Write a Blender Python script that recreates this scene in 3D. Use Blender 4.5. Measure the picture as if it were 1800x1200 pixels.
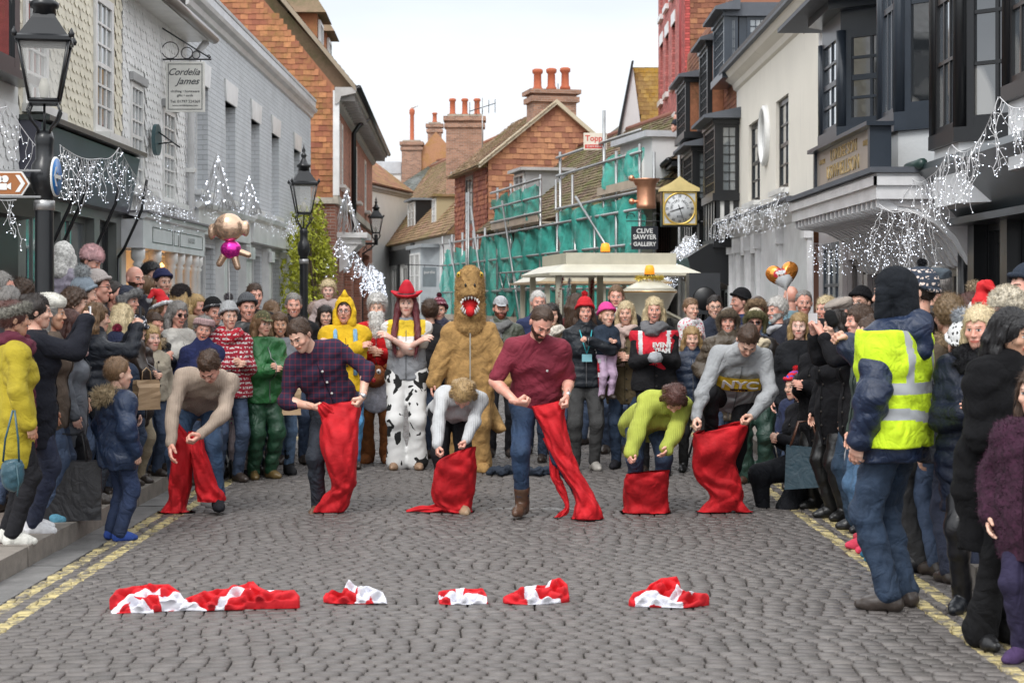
import bpy, math, random
import numpy as np
from mathutils import Vector, Matrix
for o in list(bpy.data.objects): bpy.data.objects.remove(o)
SC = bpy.context.scene
COL = SC.collection
PI = math.pi
rad = math.radians
# ------------------------------------------------------------------ camera, sky, sun, exposure
FPX = 3000.0; CX = 900.0; HY = 528.0; HC = 1.7      # focal length in photo pixels, eye height
cd = bpy.data.cameras.new('camera'); cam = bpy.data.objects.new('camera', cd); COL.objects.link(cam)
cam.location = (0, 0, HC); cam.rotation_euler = (rad(90), 0, 0)
cd.sensor_width = 36; cd.lens = 36 * FPX / 1800; cd.shift_y = -(600 - HY) / 1800
cd.clip_start = 0.1; cd.clip_end = 3000
cd.dof.use_dof = True; cd.dof.focus_distance = 14.0; cd.dof.aperture_fstop = 5.0
SC.camera = cam
W = bpy.data.worlds.new("World"); SC.world = W; W.use_nodes = True
nt = W.node_tree; nt.nodes.clear()
def wn(t, **k):
    n = nt.nodes.new(t)
    for a, b in k.items(): setattr(n, a, b)
    return n
SUN_EL, SUN_ROT = 48, 200
sky = wn('ShaderNodeTexSky', sky_type='NISHITA', sun_disc=False, sun_elevation=rad(SUN_EL), sun_rotation=rad(SUN_ROT), air_density=1.0, dust_density=3.0)
hs = wn('ShaderNodeHueSaturation'); hs.inputs['Saturation'].default_value = 0.10
tc = wn('ShaderNodeTexCoord'); mp = wn('ShaderNodeMapping'); mp.inputs['Scale'].default_value = (1.2, 1.2, 5.0)
nz = wn('ShaderNodeTexNoise'); nz.inputs['Scale'].default_value = 2.2; nz.inputs['Detail'].default_value = 6; nz.inputs['Roughness'].default_value = 0.5
sx = wn('ShaderNodeSeparateXYZ')
rz = wn('ShaderNodeMapRange'); rz.inputs[1].default_value = 0.05; rz.inputs[2].default_value = 0.20; rz.inputs[3].default_value = 1.0; rz.inputs[4].default_value = 0.55
cl = wn('ShaderNodeMapRange'); cl.inputs[1].default_value = 0.3; cl.inputs[2].default_value = 0.7; cl.inputs[3].default_value = 0.78; cl.inputs[4].default_value = 1.14
mx = wn('ShaderNodeMix', data_type='RGBA', blend_type='MIX'); mx.inputs[0].default_value = 0.72
cloud = wn('ShaderNodeCombineColor')
ml = wn('ShaderNodeMath', operation='MULTIPLY')
cr = wn('ShaderNodeVectorMath', operation='MULTIPLY'); cr.inputs[1].default_value = (6.5, 6.7, 6.95)   # level cloud layer, same unit as the sky
bg = wn('ShaderNodeBackground'); bg.inputs[1].default_value = 0.13
wo = wn('ShaderNodeOutputWorld')
L = nt.links.new
L(tc.outputs['Generated'], mp.inputs[0]); L(mp.outputs[0], nz.inputs['Vector']); L(nz.outputs[0], cl.inputs[0])
L(tc.outputs['Generated'], sx.inputs[0])
L(sky.outputs[0], hs.inputs['Color']); L(hs.outputs[0], mx.inputs[6])
zr = wn('ShaderNodeValToRGB'); e = zr.color_ramp.elements; e[0].position = .0; e[0].color = (.80,.80,.80,1); e[1].position = .5; e[1].color = (1.0,1.0,1.0,1)
e2 = zr.color_ramp.elements.new(.09); e2.color = (.555,.57,.585,1); e3 = zr.color_ramp.elements.new(.17); e3.color = (.42,.45,.485,1); e4 = zr.color_ramp.elements.new(.3); e4.color = (.85,.85,.85,1)
z2 = wn('ShaderNodeVectorMath', operation='SCALE'); z2.inputs['Scale'].default_value = 1.75; L(sx.outputs[2], zr.inputs[0]); L(zr.outputs[0], z2.inputs[0])
cz = wn('ShaderNodeVectorMath', operation='MULTIPLY'); L(cl.outputs[0], cr.inputs[0]); L(cr.outputs[0], cz.inputs[0]); L(z2.outputs[0], cz.inputs[1]); L(cz.outputs[0], mx.inputs[7])
L(mx.outputs[2], bg.inputs[0]); L(bg.outputs[0], wo.inputs[0])
sd = bpy.data.lights.new('sun', 'SUN'); so = bpy.data.objects.new('sun', sd); COL.objects.link(so)
sd.energy = 1.1; sd.angle = rad(20); sd.color = (1.0, 0.97, 0.93)
so.rotation_euler = (rad(90 - SUN_EL), 0, rad(180 - SUN_ROT))
SC.view_settings.view_transform = 'Standard'; SC.view_settings.look = 'None'
SC.view_settings.exposure = 0.60; SC.view_settings.gamma = 1
SC.cycles.max_bounces = 6; SC.cycles.diffuse_bounces = 3; SC.cycles.glossy_bounces = 3; SC.cycles.transparent_max_bounces = 12

# ------------------------------------------------------------------ pixel <-> plan helpers (camera at origin, street runs along +Y)
def X_(px, d): return (px - CX) / FPX * d
def Z_(py, d): return HC - (py - HY) / FPX * d
def P_(px, py, d): return Vector((X_(px, d), d, Z_(py, d)))

# ------------------------------------------------------------------ materials
MATS = {}
def srgb(h):
    if isinstance(h, str):
        h = h.lstrip('#'); c = [int(h[i:i+2], 16) / 255 for i in (0, 2, 4)]
        return tuple(((v / 12.92) if v <= .04045 else ((v + .055) / 1.055) ** 2.4) for v in c)
    return h
class NT:
    def __init__(s, name):
        s.m = bpy.data.materials.new(name); s.m.use_nodes = True; s.t = s.m.node_tree
        s.b = s.t.nodes['Principled BSDF']
    def n(s, t, **k):
        q = s.t.nodes.new(t)
        for a, b in k.items(): setattr(q, a, b)
        return q
    def l(s, a, b): s.t.links.new(a, b)
    def coord(s, scale=(1, 1, 1), kind='Object', rot=(0, 0, 0)):
        c = s.n('ShaderNodeTexCoord'); m = s.n('ShaderNodeMapping'); m.inputs['Scale'].default_value = scale
        m.inputs['Rotation'].default_value = rot
        s.l(c.outputs[kind], m.inputs[0]); return m.outputs[0]
    def noise(s, vec, sc, det=4, rough=.55, dist=0):
        q = s.n('ShaderNodeTexNoise'); q.inputs['Scale'].default_value = sc; q.inputs['Detail'].default_value = det
        q.inputs['Roughness'].default_value = rough; q.inputs['Distortion'].default_value = dist
        s.l(vec, q.inputs['Vector']); return q.outputs[0]
    def ramp(s, fac, stops):
        q = s.n('ShaderNodeValToRGB'); e = q.color_ramp.elements
        while len(e) < len(stops): e.new(.5)
        for i, (p, c) in enumerate(stops): e[i].position = p; e[i].color = (*c[:3], 1)
        s.l(fac, q.inputs[0]); return q.outputs[0]
    def rng(s, v, a, b, c, d):
        q = s.n('ShaderNodeMapRange')
        for i, x in enumerate((a, b, c, d)): q.inputs[i + 1].default_value = x
        s.l(v, q.inputs[0]); return q.outputs[0]
    def mix(s, fac, a, b, blend='MIX'):
        q = s.n('ShaderNodeMix', data_type='RGBA', blend_type=blend)
        for v, i in ((fac, 0), (a, 6), (b, 7)):
            if isinstance(v, (int, float)): q.inputs[i].default_value = v
            elif isinstance(v, tuple): q.inputs[i].default_value = (*v[:3], 1)
            else: s.l(v, q.inputs[i])
        return q.outputs[2]
    def math(s, op, a, b=0.0):
        q = s.n('ShaderNodeMath', operation=op)
        for v, i in ((a, 0), (b, 1)):
            if isinstance(v, (int, float)): q.inputs[i].default_value = v
            else: s.l(v, q.inputs[i])
        return q.outputs[0]
    def bump(s, h, strength=.3, dist=.01):
        q = s.n('ShaderNodeBump'); q.inputs['Strength'].default_value = strength; q.inputs['Distance'].default_value = dist
        s.l(h, q.inputs['Height']); s.l(q.outputs[0], s.b.inputs['Normal'])
    def col(s, c):
        if isinstance(c, tuple): s.b.inputs['Base Color'].default_value = (*c[:3], 1)
        else: s.l(c, s.b.inputs['Base Color'])
    def rough(s, r): s.b.inputs['Roughness'].default_value = r
def mul(c, k): return tuple(min(1, x * k) for x in c[:3])

def M(kind, c='#808080', c2=None):
    """cached procedural material: kind of surface + colour"""
    if kind == 'denim': c = tuple(.62*v+.12*sum(srgb(c))/3 for v in srgb(c))
    key = (kind, str(c), str(c2))
    if key in MATS: return MATS[key]
    name = kind + '_' + str(c).replace('#', '')
    q = NT(name); a = srgb(c)
    if kind in ('paint', 'gloss', 'metal', 'plastic', 'lead'):
        v = q.coord(); n = q.noise(v, 3.0, 6, .65); f = q.noise(v, 40, 3)
        q.col(q.mix(q.rng(n, .35, .7, 0, 1), mul(a, .82), mul(a, 1.06)))
        q.rough({'paint': .55, 'gloss': .28, 'metal': .38, 'plastic': .35, 'lead': .6}[kind])
        if kind == 'metal': q.b.inputs['Metallic'].default_value = .8
        q.bump(f, .12, .004)
    elif kind == 'render':                       # painted render wall with faint stains
        v = q.coord(); n = q.noise(v, .9, 7, .65, .3); n2 = q.noise(q.coord((3, 3, .35)), 2.2, 6, .6)
        c0 = q.mix(q.rng(n, .4, .75, 0, .5), a, mul(a, .82))
        q.col(q.mix(q.rng(n2, .58, .75, 0, .35), c0, mul(a, .6))); q.rough(.8)
        q.bump(q.noise(v, 25, 6), .25, .01)
    elif kind in ('brick', 'paintbrick'):
        # brick faces run along object X (walls are built in their own frame: X along, Z up)
        v0 = q.n('ShaderNodeTexCoord'); s = q.n('ShaderNodeSeparateXYZ'); cb = q.n('ShaderNodeCombineXYZ')
        q.l(v0.outputs['Object'], s.inputs[0]); sm = q.math('ADD', s.outputs[0], s.outputs[1]); q.l(sm, cb.inputs[0]); q.l(s.outputs[2], cb.inputs[1])
        b = q.n('ShaderNodeTexBrick'); b.inputs['Scale'].default_value = 1; b.inputs['Brick Width'].default_value = .225
        b.inputs['Row Height'].default_value = .075; b.inputs['Mortar Size'].default_value = .008; b.inputs['Mortar Smooth'].default_value = .4
        q.l(cb.outputs[0], b.inputs['Vector'])
        if kind == 'brick':
            b.inputs['Color1'].default_value = (*mul(a, 1.15), 1); b.inputs['Color2'].default_value = (*mul(a, .6), 1)
            b.inputs['Mortar'].default_value = (*(srgb(c2) if c2 else (.35, .31, .27)), 1)
        else:
            b.inputs['Color1'].default_value = (*a, 1); b.inputs['Color2'].default_value = (*mul(a, .93), 1); b.inputs['Mortar'].default_value = (*mul(a, .72), 1)
        n = q.noise(q.coord(), 1.4, 7, .65)
        q.col(q.mix(q.rng(n, .45, .75, 0, .45), b.outputs['Color'], mul(a, .55))); q.rough(.85)
        h = q.mix(.25, q.math('SUBTRACT', 1.0, b.outputs['Fac']), q.noise(q.coord(), 30, 5)); q.bump(h, .6, .012)
    elif kind == 'tile':                         # clay tiles: colour per tile, optional lichen c2
        g = q.n('ShaderNodeNewGeometry'); r = g.outputs['Random Per Island']
        base = q.ramp(r, [(0, mul(a, .62)), (.4, mul(a, .9)), (.7, a), (1, mul(a, 1.3))])
        hv = q.n('ShaderNodeHueSaturation'); q.l(base, hv.inputs['Color']); q.l(q.rng(r, 0, 1, .49, .512), hv.inputs['Hue'])
        base = hv.outputs[0]
        if c2:
            n = q.noise(q.coord(), .9, 8, .7); n2 = q.noise(q.coord(), 9, 5, .7)
            f = q.math('MULTIPLY', q.rng(n, .42, .6, 0, 1), q.rng(n2, .35, .6, .2, 1))
            base = q.mix(f, base, srgb(c2))
        n3 = q.noise(q.coord(), 14, 5, .6)
        q.col(q.mix(q.rng(n3, .4, .75, 0, .4), base, mul(a, .45))); q.rough(.85); q.bump(n3, .4, .01)
    elif kind == 'ptile':                        # painted tiles, little variation
        g = q.n('ShaderNodeNewGeometry'); n = q.noise(q.coord((1,1,.4)), 1.6, 6, .65)
        base = q.ramp(g.outputs['Random Per Island'], [(0, mul(a, .93)), (1, mul(a, 1.03))]); q.col(q.mix(q.rng(n, .5, .75, 0, .35), base, mul(a, .6))); q.rough(.6)
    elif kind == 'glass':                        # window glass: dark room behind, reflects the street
        v = q.coord((1, 1, .6)); n = q.noise(v, 1.9, 2, .4, .6)      # dark room behind; pale noise patches paint curtains and reflections into the colour
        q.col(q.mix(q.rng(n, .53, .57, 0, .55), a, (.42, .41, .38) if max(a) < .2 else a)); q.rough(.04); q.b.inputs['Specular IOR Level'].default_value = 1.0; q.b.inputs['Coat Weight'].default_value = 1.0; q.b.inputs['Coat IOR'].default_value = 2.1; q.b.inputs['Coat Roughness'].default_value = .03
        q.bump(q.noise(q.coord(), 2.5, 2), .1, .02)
    elif kind == 'clear':
        q.col(a); q.rough(.05); q.b.inputs['Alpha'].default_value = .35; q.b.inputs['Specular IOR Level'].default_value = .8
    elif kind == 'emit':
        q.col(a); q.b.inputs['Emission Color'].default_value = (*a, 1); q.b.inputs['Emission Strength'].default_value = float(c2 or 2)
    elif kind == 'stone':
        v = q.coord(); n = q.noise(v, 5, 8, .7); n2 = q.noise(v, 60, 4)
        q.col(q.mix(q.rng(n, .3, .75, 0, 1), mul(a, .55), mul(a, 1.15))); q.rough(.8); q.bump(q.mix(.5, n, n2), .5, .012)
    elif kind == 'skin':
        v = q.coord(); n = q.noise(v, 16, 4)
        q.col(q.mix(q.rng(n, .38, .66, 0, .75), a, (a[0] * .93, a[1] * .66, a[2] * .6))); q.rough(.48)
        q.b.inputs['Subsurface Weight'].default_value = .0
        q.bump(q.noise(v, 180, 3), .12, .002)
    elif kind == 'hair':
        v = q.coord((60, 60, 9)); n = q.noise(v, 3, 3, .6); v2 = q.coord(); n2 = q.noise(v2, 11, 3)
        q.col(q.mix(q.rng(n, .3, .7, 0, 1), mul(a, .45), mul(a, 1.35))); q.rough(.42); q.bump(n, .7, .008)
    elif kind in ('wool', 'cotton', 'denim', 'leather', 'knit', 'shiny', 'fur', 'fleece', 'felt'):
        v = q.coord(); n = q.noise(v, 5, 5, .6, .4); f = q.noise(v, 160, 3, .7)
        w = {'wool': .9, 'cotton': .85, 'denim': .8, 'leather': .32, 'knit': .95, 'shiny': .42, 'fur': 1, 'fleece': 1, 'felt': .8}[kind]
        lo, hi = {'denim': (.72, 1.25), 'fur': (.5, 1.3), 'leather': (.8, 1.2), 'fleece': (.7, 1.2)}.get(kind, (.78, 1.12))
        if kind == 'fleece': n = q.noise(v, 16, 5, .65, .8)
        if kind == 'fur': n = q.noise(v, 40, 4, .7)
        base = q.mix(q.rng(n, .35, .68, 0, 1), mul(a, lo), mul(a, hi))
        if kind in ('knit', 'wool', 'denim'): base = q.mix(q.rng(f, .3, .7, 0, .3), base, mul(a, .5))
        q.col(base); q.rough(w)
        if max(a) < .03: q.b.inputs['Specular IOR Level'].default_value = .25 if kind != 'leather' else .5
        if kind == 'knit':
            wv = q.n('ShaderNodeTexWave', bands_direction='X'); wv.inputs['Scale'].default_value = 18; wv.inputs['Distortion'].default_value = 2; q.l(v, wv.inputs['Vector'])
            q.bump(q.mix(.5, wv.outputs['Fac'], f), .6, .006)
        else:
            n5 = q.noise(q.coord((1, 1, .75)), 3.4, 2, .45, 1.9); rd = q.math('ABSOLUTE', q.math('SUBTRACT', n5, .5)); n6 = q.noise(q.coord((1, 1, 1.2)), 7.5, 2, .45, 1.4); rd2 = q.math('ABSOLUTE', q.math('SUBTRACT', n6, .5))
            hh = q.math('ADD', q.rng(rd, 0, .2, 0, 1), q.math('MULTIPLY', q.rng(rd2, 0, .2, 0, 1), .35)); q.bump(q.math('ADD', hh, q.math('MULTIPLY', f, .25)), {'leather': .2, 'shiny': .5, 'denim': .6, 'felt': .26, 'wool': .42, 'cotton': .5}.get(kind, .4), .024)
    elif kind == 'plaid':
        v = q.coord((1, 1, 1)); s = q.n('ShaderNodeSeparateXYZ'); q.l(v, s.inputs[0]); b2 = srgb(c2)
        def stripe(o, k, w): return q.math('LESS_THAN', q.math('FRACT', q.math('MULTIPLY', o, k)), w)
        sx_ = stripe(s.outputs[0], 22, .22); sz_ = stripe(s.outputs[2], 22, .22); sy_ = q.math('ADD', sx_, sz_)
        q.col(q.mix(q.math('MULTIPLY', sy_, .5), a, b2)); q.rough(.9); q.bump(q.noise(q.coord((1, 1, .6)), 8, 4, .55, 1.2), .5, .02)
    elif kind == 'spots':                         # irregular patches (cow print), speckled knit
        v = q.coord((9, 9, 7)); n = q.noise(v, .9, 2, .5, .8)
        q.col(q.mix(q.math('GREATER_THAN', n, .57), a, srgb(c2))); q.rough(.9)
    elif kind == 'speck':
        v = q.coord((1, 1, .8)); vo = q.n('ShaderNodeTexVoronoi'); vo.inputs['Scale'].default_value = 42; q.l(v, vo.inputs['Vector'])
        q.col(q.mix(q.math('LESS_THAN', vo.outputs['Distance'], .33), a, srgb(c2))); q.rough(.95); q.bump(vo.outputs['Distance'], .5, .006)
    elif kind == 'bands':                         # fair-isle bands
        s = q.n('ShaderNodeSeparateXYZ'); q.l(q.coord(), s.inputs[0]); vo = q.n('ShaderNodeTexVoronoi'); vo.inputs['Scale'].default_value = 48; q.l(q.coord(), vo.inputs['Vector'])
        f = q.math('MULTIPLY', q.math('LESS_THAN', q.math('FRACT', q.math('MULTIPLY', s.outputs[2], 24)), .5), q.math('LESS_THAN', vo.outputs['Distance'], .5))
        q.col(q.mix(f, a, srgb(c2))); q.rough(.95)
    elif kind == 'leaf':
        g = q.n('ShaderNodeNewGeometry'); r = g.outputs['Random Per Island']
        q.col(q.ramp(r, [(0, mul(a, .55)), (.5, a), (1, mul(a, 1.6))])); q.rough(.6); q.b.inputs['Transmission Weight'].default_value = 0
    elif kind == 'net':                           # woven debris netting, see-through
        v = q.coord(); n = q.noise(v, 1.1, 4, .6, .6); n2 = q.noise(v, 6, 4)
        q.col(q.mix(q.rng(n, .3, .7, 0, 1), mul(a, .55), mul(a, 1.3))); q.rough(.7)
        q.l(q.rng(n2, .3, .7, .62, .93), q.b.inputs['Alpha']); q.bump(n2, .5, .05)
    elif kind == 'foil':
        v = q.coord(); q.col(a); q.rough(.18); q.b.inputs['Metallic'].default_value = .75; q.bump(q.noise(v, 9, 3), .3, .02)
    MATS[key] = q.m
    return q.m

# ------------------------------------------------------------------ objects
def link(name, me, parent=None, mats=(), loc=None):
    o = bpy.data.objects.new(name, me); COL.objects.link(o)
    if me is not None and hasattr(me, 'materials'):
        for m in mats: me.materials.append(m)
    if parent is not None: o.parent = parent
    if loc is not None: o.location = loc
    return o
def tag(o, label=None, cat=None, group=None, kind=None):
    if label: o['label'] = label
    if cat: o['category'] = cat
    if group: o['group'] = group
    if kind: o['kind'] = kind
    return o
def thing(name, label, cat, loc=(0, 0, 0), rz=0, group=None):
    o = bpy.data.objects.new(name, None); COL.objects.link(o); o.location = loc; o.rotation_euler = (0, 0, rz); o.empty_display_size = .2
    return tag(o, label, cat, group)
def copy_tree(o, parent=None):
    c = o.copy(); COL.objects.link(c)
    if parent is not None: c.parent = parent
    for ch in list(o.children): copy_tree(ch, c)
    return c

class MB:
    """mesh collector: adds shapes, builds one object"""
    def __init__(s): s.v = []; s.f = []; s.m = []; s.mats = []; s.sm = []
    def mi(s, m):
        if m not in s.mats: s.mats.append(m)
        return s.mats.index(m)
    def add(s, vs, fs, m, smooth=False):
        o = len(s.v); k = s.mi(m); s.v.extend([tuple(p) for p in vs])
        for f in fs: s.f.append(tuple(i + o for i in f)); s.m.append(k); s.sm.append(smooth)
        return s
    def box(s, a, b, m, R=None, c=None):
        x0, y0, z0 = a; x1, y1, z1 = b
        vs = [(x0, y0, z0), (x1, y0, z0), (x1, y1, z0), (x0, y1, z0), (x0, y0, z1), (x1, y0, z1), (x1, y1, z1), (x0, y1, z1)]
        if R is not None:
            c = Vector((0, 0, 0) if c is None else c); vs = [R @ Vector(p) + c for p in vs]
        return s.add(vs, [(0, 3, 2, 1), (4, 5, 6, 7), (0, 1, 5, 4), (1, 2, 6, 5), (2, 3, 7, 6), (3, 0, 4, 7)], m)
    def tube(s, pts, r, m, seg=8, caps=True, smooth=True):
        pts = [Vector(p) for p in pts]; n = len(pts); rs = r if isinstance(r, (list, tuple)) else [r] * n
        vs = []; fs = []; up = None
        for i, p in enumerate(pts):
            t = (pts[min(i + 1, n - 1)] - pts[max(i - 1, 0)]).normalized()
            if up is None: up = Vector((0, 0, 1)) if abs(t.z) < .9 else Vector((1, 0, 0))
            a = t.cross(up)
            if a.length < 1e-4: a = t.cross(Vector((0, 1, 0.3)))
            a.normalize(); b = a.cross(t).normalized(); up = b
            for k in range(seg):
                q = 2 * PI * k / seg; vs.append(p + a * math.cos(q) * rs[i] + b * math.sin(q) * rs[i])
        for i in range(n - 1):
            for k in range(seg):
                k2 = (k + 1) % seg; fs.append((i * seg + k, i * seg + k2, (i + 1) * seg + k2, (i + 1) * seg + k))
        if caps: fs.append(tuple(range(seg))[::-1]); fs.append(tuple((n - 1) * seg + k for k in range(seg)))
        return s.add(vs, fs, m, smooth)
    def lathe(s, prof, m, c=(0, 0, 0), seg=16, smooth=True, R=None, ph=0):
        vs = []; fs = []; n = len(prof)
        for r, z in prof:
            for k in range(seg):
                q = 2 * PI * k / seg + ph; p = Vector((r * math.cos(q), r * math.sin(q), z))
                if R is not None: p = R @ p
                vs.append(p + Vector(c))
        for i in range(n - 1):
            for k in range(seg):
                k2 = (k + 1) % seg; fs.append((i * seg + k, i * seg + k2, (i + 1) * seg + k2, (i + 1) * seg + k))
        fs.append(tuple(range(seg))[::-1]); fs.append(tuple((n - 1) * seg + k for k in range(seg)))
        return s.add(vs, fs, m, smooth)
    def prism(s, poly, vec, m):
        """closed prism: polygon (3D points) swept by vec"""
        n = len(poly); vec = Vector(vec); a = [Vector(p) for p in poly]; b = [p + vec for p in a]
        fs = [tuple(range(n))[::-1], tuple(range(n, 2 * n))] + [(i, (i + 1) % n, n + (i + 1) % n, n + i) for i in range(n)]
        return s.add(a + b, fs, m)
    def build(s, name, parent=None, loc=None, rz=None, mtx=None):
        me = bpy.data.meshes.new(name); me.from_pydata([tuple(p) for p in s.v], [], s.f)
        for m in s.mats: me.materials.append(m)
        me.polygons.foreach_set('material_index', s.m); me.polygons.foreach_set('use_smooth', s.sm)
        me.validate(); me.update()
        o = link(name, me, parent)
        if loc is not None: o.location = loc
        if rz is not None: o.rotation_euler = (0, 0, rz)
        if mtx is not None: o.matrix_world = mtx
        return o
def np_obj(name, V, F, mats, parent=None, mi=None, smooth=True):
    """V (n,3), F (m,4) numpy -> object"""
    V = np.asarray(V, np.float32); F = np.asarray(F, np.int32); me = bpy.data.meshes.new(name); k = F.shape[1]
    me.vertices.add(len(V)); me.vertices.foreach_set('co', V.ravel())
    me.loops.add(F.size); me.loops.foreach_set('vertex_index', F.ravel())
    me.polygons.add(len(F)); me.polygons.foreach_set('loop_start', np.arange(0, F.size, k, dtype=np.int32))
    if hasattr(me.polygons[0], 'loop_total') and False: pass
    for m in mats: me.materials.append(m)
    if mi is not None: me.polygons.foreach_set('material_index', np.asarray(mi, np.int32))
    if smooth: me.polygons.foreach_set('use_smooth', np.ones(len(F), bool))
    me.update(calc_edges=True)
    return link(name, me, parent)
# ------------------------------------------------------------------ building helpers (local frame: x along wall, -y outward, z up)
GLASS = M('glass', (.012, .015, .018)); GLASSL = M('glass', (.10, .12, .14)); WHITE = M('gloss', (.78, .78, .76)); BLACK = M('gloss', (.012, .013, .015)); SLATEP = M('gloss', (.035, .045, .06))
CURT = M('cotton', (.55, .53, .48))
def wall(mb, x0, x1, z0, z1, ops, m, y=0.0, rev=.12):
    xs = sorted({x0, x1} | {v for o in ops for v in o[:2]}); zs = sorted({z0, z1} | {v for o in ops for v in o[2:4]})
    for i in range(len(xs) - 1):
        for j in range(len(zs) - 1):
            cx, cz = (xs[i] + xs[i+1]) / 2, (zs[j] + zs[j+1]) / 2
            if any(o[0] < cx < o[1] and o[2] < cz < o[3] for o in ops) or not (x0 < cx < x1 and z0 < cz < z1): continue
            mb.add([(xs[i], y, zs[j]), (xs[i+1], y, zs[j]), (xs[i+1], y, zs[j+1]), (xs[i], y, zs[j+1])], [(0, 1, 2, 3)], m)
    for a, b, c, d in [o[:4] for o in ops]:
        e = y + rev
        mb.add([(a, y, c), (b, y, c), (b, y, d), (a, y, d), (a, e, c), (b, e, c), (b, e, d), (a, e, d)], [(0, 4, 5, 1), (1, 5, 6, 2), (2, 6, 7, 3), (3, 7, 4, 0)], m)
def window(par, x0, x1, z0, z1, y=.1, nx=2, nz=4, fm=WHITE, gm=GLASS, fw=.05, bw=.022, sill=None, name='window', sash=True, label=None, blind=None):
    f = MB(); w = x1 - x0; h = z1 - z0
    for a, b in (((x0, y, z0), (x0+fw, y+.06, z1)), ((x1-fw, y, z0), (x1, y+.06, z1)), ((x0+fw, y+.001, z0), (x1-fw, y+.059, z0+fw)), ((x0+fw, y+.001, z1-fw), (x1-fw, y+.059, z1))): f.box(a, b, fm)
    for i in range(1, nx):
        x = x0 + fw + (w - 2*fw) * i / nx; f.box((x-bw/2, y+.012, z0+fw), (x+bw/2, y+.05, z1-fw), fm)
    for j in range(1, nz):
        z = z0 + fw + (h - 2*fw) * j / nz; k = bw/2 * (2.0 if (sash and j * 2 == nz) else 1); f.box((x0+fw, y+.008, z-k), (x1-fw, y+.053, z+k), fm)
    if sill: f.box((x0-.06, y-.17, z0-.08), (x1+.06, y+.04, z0-.002), sill)
    o = f.build(name, par)
    if label: o['label'] = label
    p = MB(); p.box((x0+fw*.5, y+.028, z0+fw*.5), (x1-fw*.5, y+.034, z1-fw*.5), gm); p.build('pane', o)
    if blind:
        p = MB(); p.box((x0+fw, y+.09, z1-h*blind[1]), (x1-fw, y+.10, z1-fw), blind[0]); p.build('blind', o)
    return o
def tiles(mb, o, u, v, n, w, h, m, tw=.165, th=.1, t=.014, keep=None, ops=(), scallop=False, jit=.004, seed=1):
    """rows of hung / laid tiles over the rectangle o + a*u + b*v (v runs up); keep(a,b) limits the shape"""
    R = random.Random(seed); o, u, v, n = Vector(o), Vector(u).normalized(), Vector(v).normalized(), Vector(n).normalized()
    rows = int(h / th); cols = int(w / tw) + 1
    for r in range(rows):
        b0 = r * th; off = (r % 2) * tw / 2
        for c in range(cols):
            a0 = c * tw - off; am = a0 + tw / 2; bm = b0 + th / 2
            if am < 0 or am > w or (keep and not keep(am, bm)): continue
            if any(q[0] - tw*.2 < am < q[1] + tw*.2 and q[2] - th*.3 < bm < q[3] + th*.3 for q in ops): continue
            a1 = a0 + tw * .97; tt = t + R.uniform(-jit, jit); dz = R.uniform(-jit, jit); top = b0 + th * 1.12
            a0c, a1c = max(a0, 0), min(a1, w)
            P = lambda a, b, k: o + u * a + v * b + n * k
            if not scallop:
                vs = [P(a0c, top, .004), P(a1c, top, .004), P(a0c, b0+dz, tt), P(a1c, b0+dz, tt), P(a0c, b0+dz, .001), P(a1c, b0+dz, .001)]
                mb.add(vs, [(0, 2, 3, 1), (2, 4, 5, 3)], m)
            else:
                vs = []; k = 5
                for i in range(k):
                    f = i / (k-1); a = a0c + (a1c - a0c) * f; d = -math.sin(PI * f) * th * .42
                    vs += [P(a, top, .003), P(a, b0 + d + th*.2 + dz, tt), P(a, b0 + d + th*.2 + dz, .001)]
                fs = []
                for i in range(k-1): q = 3*i; fs += [(q, q+1, q+4, q+3), (q+1, q+2, q+5, q+4)]
                mb.add(vs, fs, m)
def building(name, label, o, rz, cat='building', group=None): return thing(name, label, cat, o, rz, group)
def cornice(mb, x0, x1, z, m, prof=((0, 0), (.08, .04), (.1, .12), (.2, .16), (.22, .24)), y=0.0):
    """moulding along x: profile of (projection, height)"""
    n = len(prof); pts = [(p, h) for p, h in prof] + [(0, prof[-1][1] + .001)]
    vs = [(x, y - p, z + h) for x in (x0, x1) for p, h in pts]; k = len(pts)
    mb.add(vs, [(i, i+1, k+i+1, k+i) for i in range(k-1)] + [tuple(range(k))[::-1], tuple(range(k, 2*k))], m)
def gable_roof(mb, x0, x1, y0, y1, ze, zr, m, ov=.25, th=.08):
    """two pitches, ridge along x, thick slabs"""
    ym = (y0 + y1) / 2; s = (zr - ze) / (ym - y0)
    for ya, sg in ((y0 - ov, 1), (y1 + ov, -1)):
        za = ze - ov * s
        mb.prism([(x0, ya, za), (x0, ym, zr), (x0, ym, zr - th), (x0, ya, za - th)], (x1 - x0, 0, 0), m)

# ------------------------------------------------------------------ ground
g = MB(); g.add([(-400, -60, -.06), (400, -60, -.06), (400, 1500, -.06), (-400, 1500, -.06)], [(0, 1, 2, 3)], M('stone', (.12, .115, .11))); tag(g.build('ground'), kind='structure')
q = NT('setts'); v = q.coord(); ge = q.n('ShaderNodeNewGeometry'); ri = ge.outputs['Random Per Island']
base = q.ramp(ri, [(0, (0.072, 0.065, 0.060)), (.35, (0.098, 0.087, 0.082)), (.7, (0.114, 0.102, 0.096)), (1, (0.144, 0.129, 0.120))])
n1 = q.noise(v, .45, 5, .6); base = q.mix(q.rng(n1, .38, .62, 0, .65), base, (.10, .088, .082)); n2 = q.noise(v, 90, 4, .7)
base = q.mix(q.rng(n2, .35, .7, 0, .4), base, (.20, .182, .172))
sp = q.n('ShaderNodeSeparateXYZ'); q.l(v, sp.inputs[0]); ny = q.noise(v, 7, 5, .75)
def band(x, w): return q.math('LESS_THAN', q.math('ABSOLUTE', q.math('SUBTRACT', sp.outputs[0], x)), w)
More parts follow.
